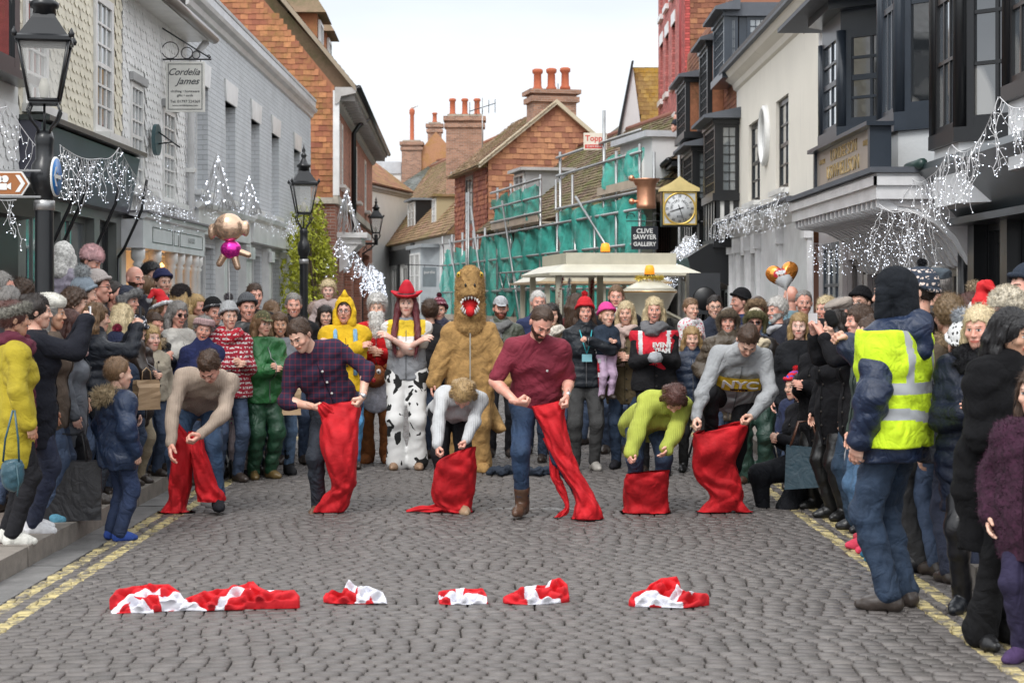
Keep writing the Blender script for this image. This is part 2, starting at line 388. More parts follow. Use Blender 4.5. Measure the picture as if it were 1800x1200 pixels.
bs = q.math('ADD', q.math('ADD', band(-2.81, .045), band(-2.655, .045)), q.math('ADD', band(2.30, .045), band(2.46, .045)))
ln = q.math('MULTIPLY', q.math('LESS_THAN', q.math('ABSOLUTE', q.math('SUBTRACT', sp.outputs[1], 13.95)), .10), q.math('LESS_THAN', q.math('ABSOLUTE', q.math('ADD', sp.outputs[0], .1)), .75)); base = q.mix(q.math('MULTIPLY', ln, q.rng(ny, .48, .6, 0, .75)), base, (.36, .36, .35))
f = q.math('MULTIPLY', bs, q.rng(ny, .45, .58, .95, .05)); q.col(q.mix(f, base, (.52, .43, .20))); q.rough(.52); q.bump(q.mix(.5, n2, q.noise(v, 25, 5)), .55, .008)
q2 = NT('joints'); vv = q2.coord(); nn = q2.noise(vv, 5, 5, .7); q2.col(q2.mix(q2.rng(nn, .52, .66, 0, .8), (.022, .02, .018), (.06, .07, .02))); q2.rough(.95)
rb = MB(); rb.add([(-3.1, 3, -.026), (2.75, 3, -.026), (2.75, 45, -.026), (-3.1, 45, -.026)], [(0, 1, 2, 3)], q2.m); tag(rb.build('road_bed'), kind='structure')
def setts():
    R = np.random.RandomState(3); V = []; F = []; y = 5.5; r = 0; n = 0
    while y < 30:
        dep = .086 + R.uniform(-.004, .004); x = -2.87 - R.uniform(0, .1)
        while x < 2.72:
            w = .110 + R.uniform(-.018, .022); xa = max(x, -2.87) + .0035; xb = min(x + w, 2.72) - .0035
            if xb - xa > .04:
                ya, yb = y + R.uniform(.001, .003), y + dep - R.uniform(.001, .004); z = R.uniform(-.004, .003); zt = [z + R.uniform(-.002, .002) for _ in range(8)]
                c1 = R.uniform(.012, .034); c2 = R.uniform(.003, .018); c3 = R.uniform(.002, .010)
                ring = [(xa+c2, ya), (xb-c1, ya), (xb, ya+c3+.012), (xb, yb-c3), (xb-c2, yb), (xa+c1, yb), (xa, yb-c3), (xa, ya+c3+.012)]
                cx, cy = (xa+xb)/2, (ya+yb)/2
                V += [(cx+(a-cx)*.92, cy+(b-cy)*.88, zt[k]) for k, (a, b) in enumerate(ring)] + [(a, b, -.012) for a, b in ring] + [(a, b, -.03) for a, b in ring]
                F += [(n, n+1, n+2, n+7), (n+7, n+2, n+3, n+6), (n+6, n+3, n+4, n+5)]
                for lv in (0, 8): F += [(n+lv+8+i, n+lv+8+(i+1) % 8, n+lv+(i+1) % 8, n+lv+i) for i in range(8)]
                n += 24
            x += w
        y += dep; r += 1
    o = np_obj('road', V, F, [q.m], smooth=False); tag(o, kind='structure')
setts()
far = MB(); fm = NT('far_setts'); fv = fm.coord((1, 1.0, 1)); br = fm.n('ShaderNodeTexBrick'); br.inputs['Scale'].default_value = 1; br.inputs['Brick Width'].default_value = .13; br.inputs['Row Height'].default_value = .09
br.inputs['Mortar Size'].default_value = .006; br.inputs['Color1'].default_value = (.15, .135, .127, 1); br.inputs['Color2'].default_value = (.12, .108, .10, 1); br.inputs['Mortar'].default_value = (.07, .065, .06, 1); fm.l(fv, br.inputs['Vector']); fm.col(br.outputs['Color']); fm.rough(.75); fm.bump(fm.noise(fv, 8, 4), .4, .02)
far.add([(-9, 30, -.004), (6, 30, -.004), (6, 75, -.004), (-9, 75, -.004)], [(0, 1, 2, 3)], fm.m); far.add([(-30, 75, -.004), (6, 75, -.004), (6, 160, -.004), (-30, 160, -.004)], [(0, 1, 2, 3)], fm.m); tag(far.build('street'), kind='structure')
KERB = M('stone', (.26, .23, .20)); SLAB = M('stone', (.20, .195, .19)); PAVE = M('stone', (.27, .22, .19))
gt = MB(); R = random.Random(5); y = 4.
while y < 40:
    l = R.uniform(.55, .95); gt.box((-3.1, y+.006, -.05), (-2.872, y+l-.006, -.004 + R.uniform(-.003, .003)), SLAB); y += l
tag(gt.build('gutter'), kind='structure')
for nm, xa, xb in (('kerb', -3.28, -3.1), ('kerb', 2.75, 2.93)):
    kb = MB(); y = 4.
    while y < 45:
        l = R.uniform(.6, 1.0); e = R.uniform(-.008, .008); kb.box((xa+e, y+.004, -.05), (xb+e, y+l-.004, .125 + R.uniform(-.006, .006)), KERB); y += l
    tag(kb.build(nm), kind='structure')
for xa, xb in ((-9.0, -3.285), (2.935, 8.0)):
    pv = MB(); yy = 4.
    while yy < 45:
        x = xa
        while x < xb - .05:
            x2 = min(x + .6, xb); pv.box((x+.004, yy+.004, 0), (x2-.004, yy+.446, .118 + R.uniform(-.003, .003)), PAVE); x = x2
        yy += .45
    tag(pv.build('pavement'), kind='structure')

# ------------------------------------------------------------------ lamps, lights, signs: builders
def icicles(name, label, pts, drop, n, seed, cat='fairy lights', group='icicle lights strung along the shopfronts', dens=.8, wr=.003, sway=.05, bulb=.0042, dark=False):
    """swag of cable with hanging branching strands and small lit bulbs"""
    R = random.Random(seed); w = MB(); b = MB(); WM = M('plastic', (.82, .82, .83)); EM = M('emit', (.82, .88, 1.0), 3.5)
    pts = [Vector(p) for p in pts]; segs = []; tot = 0
    for i in range(len(pts)-1): l = (pts[i+1]-pts[i]).length; segs.append((tot, l, i)); tot += l
    def at(s):
        for a, l, i in segs:
            if s <= a + l + 1e-6: return pts[i].lerp(pts[i+1], (s-a)/l) - Vector((0, 0, .05*math.sin(PI*(s-a)/l)))
        return pts[-1]
    w.tube([at(tot*i/40) for i in range(41)], wr*1.3, WM, 4)
    def star(p):
        r = bulb*R.uniform(.7, 1.2); b.add([p+Vector(d)*r for d in ((1,0,0),(0,1,0),(-1,0,0),(0,-1,0),(0,0,1),(0,0,-1))], [(0,1,4),(1,2,4),(2,3,4),(3,0,4),(1,0,5),(2,1,5),(3,2,5),(0,3,5)], EM)
    for k in range(n):
        p = at(tot*(k+R.random()*.8)/n); L_ = drop*R.uniform(.35, 1.0); line = [p.copy()]; d = Vector((R.uniform(-.3,.3), R.uniform(-.3,.3), -1))
        m = max(3, int(L_/.05))
        for i in range(m):
            d = Vector((d.x*.6+R.uniform(-.5,.5), d.y*.6+R.uniform(-.5,.5), -1)).normalized(); p = p + d*(L_/m); line.append(p.copy())
            if R.random() < .75*dens:
                e = p + Vector((R.uniform(-1,1), R.uniform(-1,1), R.uniform(-.6,.5))).normalized()*R.uniform(.025, .06); w.tube([p, (p+e)/2+Vector((0,0,.008)), e], wr*.8, WM, 3, caps=False); star(e)
        w.tube(line, wr, WM, 3, caps=False); star(line[-1])
    t = thing(name, label, cat, tuple(pts[0]), 0, group)
    for mb, nm in ((w, 'cable'), (b, 'bulbs')):
        mb.v = [tuple(Vector(p) - pts[0]) for p in mb.v]; o = mb.build(nm, t)
        if nm == 'bulbs': o['kind'] = 'stuff'
    return t
def street_lamp(label, x, y, top, s=1.0, post=True, rz=0.0, group='black Victorian street lamps'):
    t = thing('street_lamp', label, 'street lamp', (x, y, 0), rz, group); BM = BLACK; zb = top - 1.22*s
    hw, lw, hh = .21*s, .12*s, .50*s   # lantern top / bottom half widths, height
    b = MB(); z0 = zb; z1 = zb + hh
    for sx_ in (-1, 1):
        for sy_ in (-1, 1):
            b.tube([(sx_*lw, sy_*lw, z0), (sx_*hw, sy_*hw, z1)], .014*s, BM, 5)
    for z, h_, r in ((z0, lw, .016), (z1, hw, .018)):
        for i in range(4):
            c = [(-1,-1),(1,-1),(1,1),(-1,1)]; a, e = c[i], c[(i+1) % 4]; b.tube([(a[0]*h_, a[1]*h_, z), (e[0]*h_, e[1]*h_, z)], r*s, BM, 5)
    b.box((-lw, -lw, z0-.03*s), (lw, lw, z0-.002), BM)
    b.build('lantern_frame', t)
    r = MB(); k = math.sqrt(2)
    r.lathe([(hw*k*1.12, z1), (hw*k*1.12, z1+.03*s), (hw*k*.95, z1+.05*s), (hw*k*.5, z1+.20*s), (hw*k*.42, z1+.235*s), (hw*k*.34, z1+.24*s)], BM, seg=4, ph=PI/4, smooth=False)
    r.lathe([(.10*s, z1+.235*s), (.095*s, z1+.29*s), (.12*s, z1+.30*s), (.125*s, z1+.34*s), (.08*s, z1+.37*s), (.06*s, z1+.41*s), (.045*s, z1+.44*s), (.03*s, z1+.46*s), (.05*s, z1+.50*s), (.048*s, z1+.53*s), (.02*s, z1+.555*s), (.034*s, z1+.60*s), (.012*s, z1+.65*s), (.002, z1+.72*s)], BM, seg=14)
    for sx_ in (-1, 1):
        for sy_ in (-1, 1): r.lathe([(.02*s, 0), (.028*s, .03*s), (.012*s, .06*s), (.002, .08*s)], BM, c=(sx_*hw*1.12, sy_*hw*1.12, z1+.02*s), seg=6)
    r.build('lamp_roof', t)
    gmat = M('clear', (.62, .62, .6)); gl = MB()
    for i in range(4):
        c = [(-1,-1),(1,-1),(1,1),(-1,1)]; a, e = c[i], c[(i+1) % 4]; f = .93
        gl.add([(a[0]*lw*f, a[1]*lw*f, z0), (e[0]*lw*f, e[1]*lw*f, z0), (e[0]*hw*f, e[1]*hw*f, z1), (a[0]*hw*f, a[1]*hw*f, z1)], [(0,1,2,3)], gmat)
    gl.build('pane', t)
    u = MB(); u.lathe([(.012*s, z0-.02), (.03*s, z0+.02*s), (.05*s, z0+.12*s), (.03*s, z0+.19*s), (.002, z0+.2*s)], M('plastic', (.6, .58, .5)), seg=10); u.build('bulb', t)
    cr_ = MB()
    for a in range(4):
        q_ = PI/4 + a*PI/2; C_, S_ = math.cos(q_), math.sin(q_)
        cr_.tube([(C_*f_*s, S_*f_*s, z0-.02*s+h_*s) for f_, h_ in ((.15, 0), (.19, -.07), (.15, -.15), (.08, -.21), (.055, -.28))], .012*s, BM, 5)
    cr_.tube([(0, 0, z0), (0, 0, z0-.3*s)], .012*s, BM, 6); cr_.build('cradle', t)
    pt = MB()
    if post:
        zz = z0-.26*s
        pt.lathe([(.125, .0), (.125, .5), (.10, .55), (.085, .7), (.07, 1.0), (.066, zz-.55), (.066, zz-.45), (.085, zz-.42), (.10, zz-.34), (.09, zz-.24), (.062, zz-.2), (.062, zz-.1), (.07, zz-.06), (.055, zz)], BM, seg=16)
        pt.build('post', t)
        bd = MB(); bd.lathe([(.0665, zz-.57), (.075, zz-.565), (.075, zz-.50), (.0665, zz-.495)], M('metal', (.45, .45, .45)), seg=14); bd.build('band', t)
    return t
def text_obj(s, size, m, parent, name='lettering', loc=(0,0,0), rot=(rad(90),0,0), shear=0, ext=.002, align='CENTER', space=1.0, sx=1.0, off=0.0):
    c = bpy.data.curves.new(name, 'FONT'); c.body = s; c.size = size; c.extrude = ext; c.align_x = align; c.align_y = 'CENTER'; c.shear = shear; c.space_character = space; c.offset = off; c.space_line = .85
    t = bpy.data.objects.new('tmp', c); COL.objects.link(t); dg = bpy.context.evaluated_depsgraph_get(); me = bpy.data.meshes.new_from_object(t.evaluated_get(dg)); bpy.data.objects.remove(t)
    me.name = name; me.materials.clear(); me.materials.append(m); me.transform(Matrix.Diagonal((sx, 1, 1, 1)))
    o = link(name, me, parent); o.location = loc; o.rotation_euler = rot
    return o

# ------------------------------------------------------------------ LEFT SIDE  (walls on x=-4.6, local x = depth - origin depth)
XL = -4.6
def DL(px, x=XL): return FPX * abs(x) / abs(px - CX)
FISHW = M('ptile', (.80, .80, .79)); FISHB = M('ptile', (.74, .69, .56)); FAW = M('render', (.76, .76, .74))
# near dark shop
A = building('shop_building', 'dark-fronted shop at the left edge with a black upstairs window over white hung tiles', (XL, 12.0, 0), rad(90))
b = MB(); o1 = [(.3, 3.75, 3.75, 5.5)]; o2 = [(.3, 1.6, .5, 2.4), (1.9, 3.3, .5, 2.4)]
wall(b, 0, 3.9, 2.75, 7, o1, FAW); wall(b, 0, 3.9, 0, 2.75, o2, BLACK); b.box((0, .01, 0), (.02, 5, 7), FAW); b.add([(0,0,7),(3.9,0,7),(3.9,5,7),(0,5,7)], [(0,1,2,3)], FAW); b.build('wall', A)
b = MB(); tiles(b, (0, -.002, 2.8), (1,0,0), (0,0,1), (0,-1,0), 3.9, 4.1, FISHW, ops=[(o1[0][0]-.1, o1[0][1]+.1, .75, 2.8)], scallop=True, seed=2); b.build('hung_tiles', A)
window(A, .3, 3.75, 3.75, 5.5, -.06, 4, 2, BLACK, GLASS, .16, .06, sill=BLACK)
b = MB(); cornice(b, -.1, 4.0, 2.45, BLACK, ((0,0), (.12,.02), (.16,.2), (.3,.26), (.33,.34))); b.build('fascia', A)
for o_ in o2: window(A, *o_, .08, 1, 1, BLACK, GLASS, .07)
# beige hung-tile building
B = building('tile_hung_building', 'beige scalloped-tile building with tall white sash windows behind the near street lamp', (XL, 15.9, 0), rad(90))
ops = [(.15, .95, 3.55, 5.1), (2.85, 3.7, 3.55, 5.1)]; sh = [(.25, 1.5, .6, 2.6), (1.65, 2.9, .6, 2.6), (3.15, 3.95, .1, 2.6)]
GRN = M('gloss', (.16, .17, .16)); PUR = M('gloss', (.075, .075, .10))
b = MB(); wall(b, 0, 4.2, 3.3, 7.5, ops, M('render', (.6, .55, .44)), rev=.1); wall(b, 0, 4.2, 0, 3.3, sh, GRN, rev=.15); b.add([(0,0,7.5),(4.2,0,7.5),(4.2,5,7.5),(0,5,7.5)], [(0,1,2,3)], FAW); b.build('wall', B)
b = MB(); tiles(b, (0, -.002, 3.4), (1,0,0), (0,0,1), (0,-1,0), 4.2, 4.1, FISHB, ops=[(o[0]-.08, o[1]+.08, o[2]-3.4, o[3]-3.32) for o in ops], scallop=True, seed=4); b.build('hung_tiles', B)
for o_ in ops: window(B, *o_, -.03, 3, 6, WHITE, GLASS, .09, .025, sill=WHITE)
b = MB(); b.prism([(0, 0, 3.42), (0, -.22, 3.36), (0, -.10, 2.72), (0, 0, 2.70)], (4.2, 0, 0), PUR); b.box((-.02, -.3, 3.38), (4.22, 0, 3.43), M('gloss', (.05,.06,.055))); b.build('fascia', B)
window(B, *sh[0], .1, 2, 2, GRN, GLASSL, .06, .04); window(B, *sh[1], .1, 2, 2, GRN, GLASSL, .06, .04); window(B, *sh[2], .1, 1, 1, BLACK, GLASS, .06, name='door')
for xx in (.9, 1.25, 2.6, 3.9):
    b = MB(); b.tube([(xx, -.03, 2.2), (xx, -.1, 2.3), (xx+.02, -.3, 2.75), (xx+.02, -.36, 3.1)], .018, BLACK, 6); b.tube([(xx, -.03, 2.2), (xx, -.03, 1.3)], .016, BLACK, 6); b.build('awning_arm', B)
# white hung-tile building with the white shop
C = building('tile_hung_building', 'white scalloped-tile building above the white shopfront with columns and warm lit windows', (XL, 20.1, 0), rad(90))
ops = [(.45, 1.15, 3.05, 4.35), (2.35, 3.15, 3.0, 4.25)]; sh = [(.25, 1.0, .5, 2.3), (1.15, 2.0, .5, 2.3), (2.2, 3.7, .5, 2.3)]
b = MB(); wall(b, 0, 4.0, 2.7, 5.5, ops, FAW, rev=.1); wall(b, 0, 4, 0, 2.7, sh, M('render', (.74, .73, .68)), rev=.35); b.build('wall', C)
b = MB(); tiles(b, (0, -.002, 2.75), (1,0,0), (0,0,1), (0,-1,0), 4.0, 2.75, FISHW, ops=[(o[0]-.07, o[1]+.07, o[2]-2.8, o[3]-2.62) for o in ops], scallop=True, seed=5, t=.014); b.build('hung_tiles', C)
for o_ in ops: window(C, *o_, -.02, 3, 6, WHITE, GLASSL, .07, .022, sill=WHITE); 
for o_ in ops: b = MB(); b.box((o_[0]-.06, -.06, o_[3]+.002), (o_[1]+.06, -.001, o_[3]+.1), M('lead', (.4,.4,.4))); b.build('window_hood', C)
b = MB(); b.box((-.02, -.26, 2.32), (4.0, -.001, 2.66), M('gloss', (.74,.75,.76))); cornice(b, -.04, 4.02, 2.662, M('gloss', (.74,.75,.76)), ((.26,0), (.3,.02), (.31,.07)), 0); b.box((-.05, -.34, 2.735), (4.03, 0, 2.76), M('lead', (.2,.2,.21)))
for xa, xb in ((.5, 1.7), (1.8, 2.1), (2.2, 3.8)):
    for z in (2.40, 2.58): b.box((xa, -.266, z), (xb, -.262, z+.008), BLACK)
    for x in (xa, xb): b.box((x, -.266, 2.408), (x+.008, -.262, 2.58), BLACK)
fo = b.build('fascia', C); text_obj('GALLERIES', .1, M('gloss', (.5,.52,.52)), fo, loc=(3.0, -.265, 2.5))
for xx in (.12, 1.07, 2.1, 2.6, 3.1, 3.6, 3.9):
    b = MB(); b.lathe([(.075, .5), (.075, .6), (.055, .64), (.05, 2.1), (.07, 2.13), (.05, 2.16), (.085, 2.2), (.085, 2.32)], WHITE, c=(xx, -.17, 0), seg=12); b.build('column', C)
WARM = M('emit', (1.0, .50, .16), 3)
for o_ in sh:
    wd = window(C, *o_, .3, 1, 1, WHITE, GLASSL, .04)
    r = random.Random(int(o_[0]*10)); b = MB()
    for k in range(20):
        b.lathe([(.002, -.04), (.045, 0), (.002, .045)], WARM, c=(r.uniform(o_[0]+.08, o_[1]-.08), .32 + r.uniform(-.12, -.05), r.uniform(1.7, 2.2)), seg=6)
    b.build('lamp', C)
b = MB(); b.tube([(-.05, -.38, 5.42), (4.1, -.38, 5.4)], .07, M('gloss', (.22,.19,.17)), 10); b.box((-.1, -.33, 5.35), (4.05, 0, 5.42), WHITE); b.build('gutter', C)
b = MB(); tiles(b, (0, -.33, 5.46), (1,0,0), (0,.75,.66), (0,-.66,.75), 4.0, 5, M('tile', (.22,.12,.08), '#4a4a30'), tw=.17, th=.12, seed=7); b.prism([(0,-.33,5.44), (0,3.6,8.9), (0,7.5,5.4)], (4.0,0,0), M('tile', (.15,.09,.07))); b.build('roof', C)
b = MB(); b.tube([(3.95, -.3, 5.35), (3.93, -.1, 5.1), (3.93, -.08, 4.9), (3.93, -.08, .2)], .05, M('gloss', (.68,.68,.68)), 8); b.box((3.86, -.14, 3.5), (4.0, 0, 3.56), WHITE); b.build('drainpipe', C)
# grey painted brick building
G = building('painted_brick_building', 'long grey painted brick building with white lintels and a moulded parapet', (XL, 24.1, 0), rad(90))
GB = M('paintbrick', (.60, .62, .645)); LGS = M('gloss', (.76,.76,.75))
ops = []
for px in (355, 405, 449, 484, 522): dc = DL(px) - 24.1; ops.append((dc-.5, dc+.5, 3.32, 4.9))
sh = [(.6, 2.2, .5, 2.5), (2.8, 4.4, .5, 2.5), (5.1, 7.1, .5, 2.5), (7.8, 9.6, .5, 2.5)]
b = MB(); wall(b, 0, 14.9, 3.2, 6.0, ops, GB, rev=.2); wall(b, 0, 14.9, 0, 3.2, sh, GB, rev=.2); b.add([(14.9,0,0),(14.9,6,0),(14.9,6,6),(14.9,0,6)], [(0,1,2,3)], GB); b.build('wall', G)
b = MB(); cornice(b, -.05, 15.0, 5.86, M('gloss', (.55,.56,.57)), ((0,0), (.04,.02), (.06,.1), (.13,.14), (.15,.2), (.10,.21), (.11,.36))); b.box((-.05, -.12, 6.23), (15.0, 6, 6.29), M('lead', (.5,.5,.5))); b.build('parapet', G)
for o_ in ops:
    window(G, *o_, .16, 2, 4, LGS, GLASS, .09, .03, sill=None)
    b = MB(); b.prism([(o_[0]-.02, -.03, 4.9), (o_[1]+.02, -.03, 4.9), (o_[1]+.14, -.03, 5.24), (o_[0]-.14, -.03, 5.24)], (0, .2, 0), LGS); b.build('lintel', G)
    b = MB(); b.box((o_[0]-.08, -.1, 3.24), (o_[1]+.08, .19, 3.318), LGS); b.build('sill', G)
b = MB(); b.box((.1, -.16, 2.66), (4.9, 0, 3.0), LGS); b.box((5.0, -.2, 2.7), (10.2, 0, 3.05), LGS); cornice(b, 0, 4.95, 3.0, LGS, ((.16,0),(.22,.04),(.24,.1))); cornice(b, 4.96, 10.3, 3.05, LGS, ((.2,0),(.26,.04),(.28,.1))); b.build('fascia', G)
for xx in (.2, 2.5, 4.7, 5.0, 7.4, 9.9):
    b = MB(); b.box((xx-.13, -.14, .1), (xx+.13, 0, 2.65), LGS); b.box((xx-.17, -.2, 2.4), (xx+.17, -.142, 2.6), LGS); b.build('pilaster', G)
for o_ in sh: window(G, *o_, .12, 3, 2, LGS, GLASSL, .07, .035)
for k, dd in enumerate((1.4, 5.0)):
    b = MB(); b.box((dd, 1.0, 6.3), (dd+1.5, 2.4, 7.0), M('lead', (.45,.46,.48))); b.box((dd-.15, .8, 7.0), (dd+1.65, 2.5, 7.1), M('lead', (.3,.31,.33))); dm = b.build('dormer', G)
    window(dm, dd+.3, dd+1.2, 6.4, 6.95, .95, 2, 1, WHITE, GLASS)
# orange tile-hung building
O = building('tile_hung_building', 'tall orange tile-hung gable with red brick street front at the bend on the left', (-4.3, 41.5, 0), rad(91.9))
OB = M('brick', (.42, .16, .10), '#b09080'); OT = M('tile', (.41, .155, .08), '#8a6a3a'); STN = M('stone', (.55, .50, .42))
wz = [(1.2, 1.9, 4.6, 6.25), (2.3, 3.0, 4.6, 6.25), (8.3, 9.3, 4.6, 6.25), (13.5, 14.6, 4.6, 6.25)]
sf = [(3.2, 6.5, .3, 3.2), (7.5, 11, .3, 3.2), (12, 16.5, .3, 3.2)]
b = MB(); wall(b, 0, 18.5, 4.25, 6.75, wz, OB, rev=.08); wall(b, 0, 18.5, 0, 4.05, sf, OB, rev=.25); b.build('front_wall', O)
def og(a): return 6.9 + a * 1.22
b = MB(); b.prism([(0, 0, 0), (0, 0, 4.05), (0, 9, 4.05), (0, 9, 0)], (.05, 0, 0), M('brick', (.30, .12, .08)));
b.prism([(0.001, .02, 4.2), (0.001, .02, 6.9), (0.001, 4.6, 6.9+4.6*1.22), (0.001, 9.2, 6.9), (0.001, 9.2, 4.2)], (.05, 0, 0), M('render', (.3,.12,.06))); b.build('gable_wall', O)
b = MB(); tiles(b, (-.003, 0.02, 4.2), (0,1,0), (0,0,1), (-1,0,0), 9.2, 8.4, OT, tw=.19, th=.135, t=.02, keep=lambda a, h: 4.2+h < og(min(a, 9.2-a)) - .05, seed=8, jit=.007); b.build('hung_tiles', O)
b = MB(); b.box((-.05, -.08, 4.05), (18.5, .05, 4.25), STN); b.box((-.08, .05, 4.05), (-.003, 9, 4.2), STN); b.box((-.06, -.1, 4.25), (.12, .05, 6.8), LGS); b.build('string_course', O)
b = MB(); cornice(b, -.1, 18.7, 6.45, M('paint', (.42,.40,.38)), ((0,0), (.1,.05), (.15,.2), (.5,.28), (.55,.42)))
for k in range(30): b.box((.1+k*.62, -.46, 6.56), (.22+k*.62, -.02, 6.72), M('paint', (.36,.34,.32)))
b.tube([(-.1, -.58, 6.86), (18.7, -.58, 6.84)], .07, BLACK, 8); b.build('eaves', O)
b = MB(); RT = M('tile', (.24,.16,.10), '#5d5a3a'); tiles(b, (-.12, -.5, 6.9), (1,0,0), (0,.634,.773), (0,-.773,.634), 18.8, 7.6, RT, tw=.2, th=.15, t=.025, seed=9)
b.prism([(.3,-.5,6.83), (.3,4.6,12.6), (.3,9.7,6.83)], (18.4,0,0), RT); b.prism([(-.12,-.5,6.78),(-.12,4.6,12.95),(-.12,4.6,13.1),(-.12,-.5,6.93)], (.42,0,0), M('paint',(.3,.24,.17))); b.build('roof', O)
for xx, w_ in ((2.0, 1.5), (5.0, 1.5), (9.0, 1.4), (13.0, 1.4)):
    b = MB(); hip = xx < 7; zt = 9.0 if hip else 8.2
    b.box((xx, .6, 6.9), (xx+w_, 3.2, zt), OT if hip else LGS)
    if hip: b.prism([(xx-.25, .35, zt), (xx+w_/2, .9, zt+.9), (xx+w_+.25, .35, zt)], (0, 3.4, 0), RT)
    else: b.box((xx-.2, .3, zt), (xx+w_+.2, 3.3, zt+.12), M('lead', (.4,.41,.42)))
    dm = b.build('dormer', O); window(dm, xx+.2, xx+w_-.2, 7.6 if hip else 7.3, zt-.12, .53, 2, 2, WHITE, GLASS, .08)
for o_ in wz: window(O, *o_, .0, 2, 4, WHITE, GLASSL, .12, .03, sill=WHITE)
for o_ in sf: window(O, *o_, .2, 4, 1, BLACK, GLASS, .1, .08, name='shop_window')
b = MB(); b.tube([(6.0,-.5,6.75), (5.6,-.25,6.5), (5.6,-.12,6.3), (5.6,-.12,3.2)], .07, BLACK, 8); b.build('drainpipe', O)
b = MB(); b.box((.6, -.75, 3.25), (2.6, 0, 3.38), LGS); b.box((.7, -.6, 3.1), (2.5, 0, 3.249), LGS)
for xx in (.75, 2.3): b.prism([(xx, -.55, 3.1), (xx, -.05, 3.1), (xx, -.05, 2.4), (xx, -.25, 2.55), (xx, -.3, 2.85)], (.15, 0, 0), LGS)
b.build('porch_hood', O)
# far white building closing the left side
Fw = building('house', 'white rendered house far along the street beyond the brick eaves', (-8.2, 74, 0), rad(78))
b = MB(); ww = [(1.5,2.4,4.4,5.8), (4.5,5.4,4.4,5.8), (1.5,2.4,1.2,3.0)]; wall(b, 0, 14, 0, 7.2, ww, FAW); b.add([(0,0,0),(0,8,0),(0,8,7.2),(0,0,7.2)], [(0,1,2,3)], FAW); b.build('wall', Fw)
for o_ in ww: window(Fw, *o_, .05)
b = MB(); cornice(b, -.1, 14, 6.9, M('lead', (.4,.4,.42))); tiles(b, (0,-.3,7.25), (1,0,0), (0,.8,.6), (0,-.6,.8), 14, 5, M('tile', (.33,.14,.08), '#8a7a3a'), tw=.25, th=.2, seed=11); b.prism([(0,-.3,7.2), (0,3.7,10.2), (0,8,7.2)], (14,0,0), M('tile', (.3,.14,.09))); b.build('roof', Fw)

# ------------------------------------------------------------------ FAR TERRACE (crosses the view; local x = 38 - s, far end first)
TU = Vector((.2186, -.9758, 0)); TRZ = math.atan2(TU.y, TU.x); T0 = Vector((1.45 - .2186*38, 51 + .9758*38, 0))
def TP(s, back=0, z=0): return T0 + TU*(38-s) + Vector((.9758, .2186, 0))*back + Vector((0,0,z))
MOSS = M('tile', (.33, .19, .115), '#6d6a2e'); MOSSD = M('tile', (.17, .11, .085), '#5f6a22')
T1 = building('terrace_house', 'low terrace house with a mossy tiled roof, three dormers and white walls', tuple(T0), TRZ)
def pitched(par, x0, x1, ze, zr, back, m, tw=.25, th=.19, seed=1, ov=.35, base=None, ed=.0):
    b = MB(); L_ = math.hypot(back+ov, zr-ze); s = (zr-ze)/(back+ov); vy, vz = (back+ov)/L_, (zr-ze)/L_
    tiles(b, (x0, -ov, ze), (1,0,0), (0,vy,vz), (0,-vz,vy), x1-x0, L_, m, tw, th, .03, seed=seed, jit=.012)
    b.prism([(x0,-ov,ze-.02), (x0,back,zr-.02), (x0,back*2+ov,ze-.02)], (x1-x0,0,0), base or m)
    b.tube([(x0, back, zr), (x1, back, zr)], .11, M('tile', (.35,.15,.09)), 8); return b.build('roof', par)
w1 = [(-1,1.2,.8,3.2), (4.5,6.0,.5,3.3), (7.5,9.0,.5,3.3), (11.5,12.5,1.0,3.2), (14.5,17.0,.9,3.6)]
b = MB(); wall(b, -14, 21, 0, 4.4, w1, FAW); b.box((3.2,-.06,0), (10.2,-.001,.0501), BLACK); b.box((3.2,-.08,3.4), (10.2,-.001,4.1), BLACK)
for xx in (3.3, 6.6, 9.8): b.box((xx,-.1,.05), (xx+.4,-.001,3.4), BLACK)
b.build('wall', T1)
for k, o_ in enumerate(w1[1:4]): window(T1, *o_, .02, 2, 2, WHITE, GLASS, .1, .05)
b = MB(); b.prism([(13.8,0,.6),(14.4,-.7,.6),(17.0,-.7,.6),(17.6,0,.6)], (0,0,3.3), M('gloss', (.35,.38,.4))); b.box((13.7,-.8,3.9), (17.7,0,4.05), M('gloss', (.3,.33,.35))); bay = b.build('bay', T1)
window(bay, 14.5,15.6,.95,3.7,-.76,2,3,WHITE,GLASS,.08,.04); window(bay, 15.8,16.9,.95,3.7,-.76,2,3,WHITE,GLASS,.08,.04)
b = MB(); b.tube([(11.2,-.1,4.3),(11.2,-.1,.2)], .09, M('gloss', (.35,.38,.4)), 8); b.build('drainpipe', T1)
pitched(T1, -14, 21.1, 4.35, 9.5, 4.6, MOSS, seed=12)
def dormer(par, x0, w, z0, z1, y0, wallm, roofm, depth=2.4, lead=True, nx=2, nz=3, fm=WHITE):
    b = MB(); b.box((x0, y0, z0), (x0+w, y0+depth, z1), wallm)
    if lead: b.box((x0-.15, y0-.2, z1), (x0+w+.15, y0+depth+.3, z1+.1), roofm)
    else: b.prism([(x0-.2, y0-.2, z1), (x0+w/2, y0-.2, z1+.55), (x0+w+.2, y0-.2, z1)], (0, depth+1, 0), roofm)
    d_ = b.build('dormer', par); window(d_, x0+.12, x0+w-.12, z0+.15, z1-.08, y0-.05, nx, nz, fm, GLASSL, .07, .03); return d_
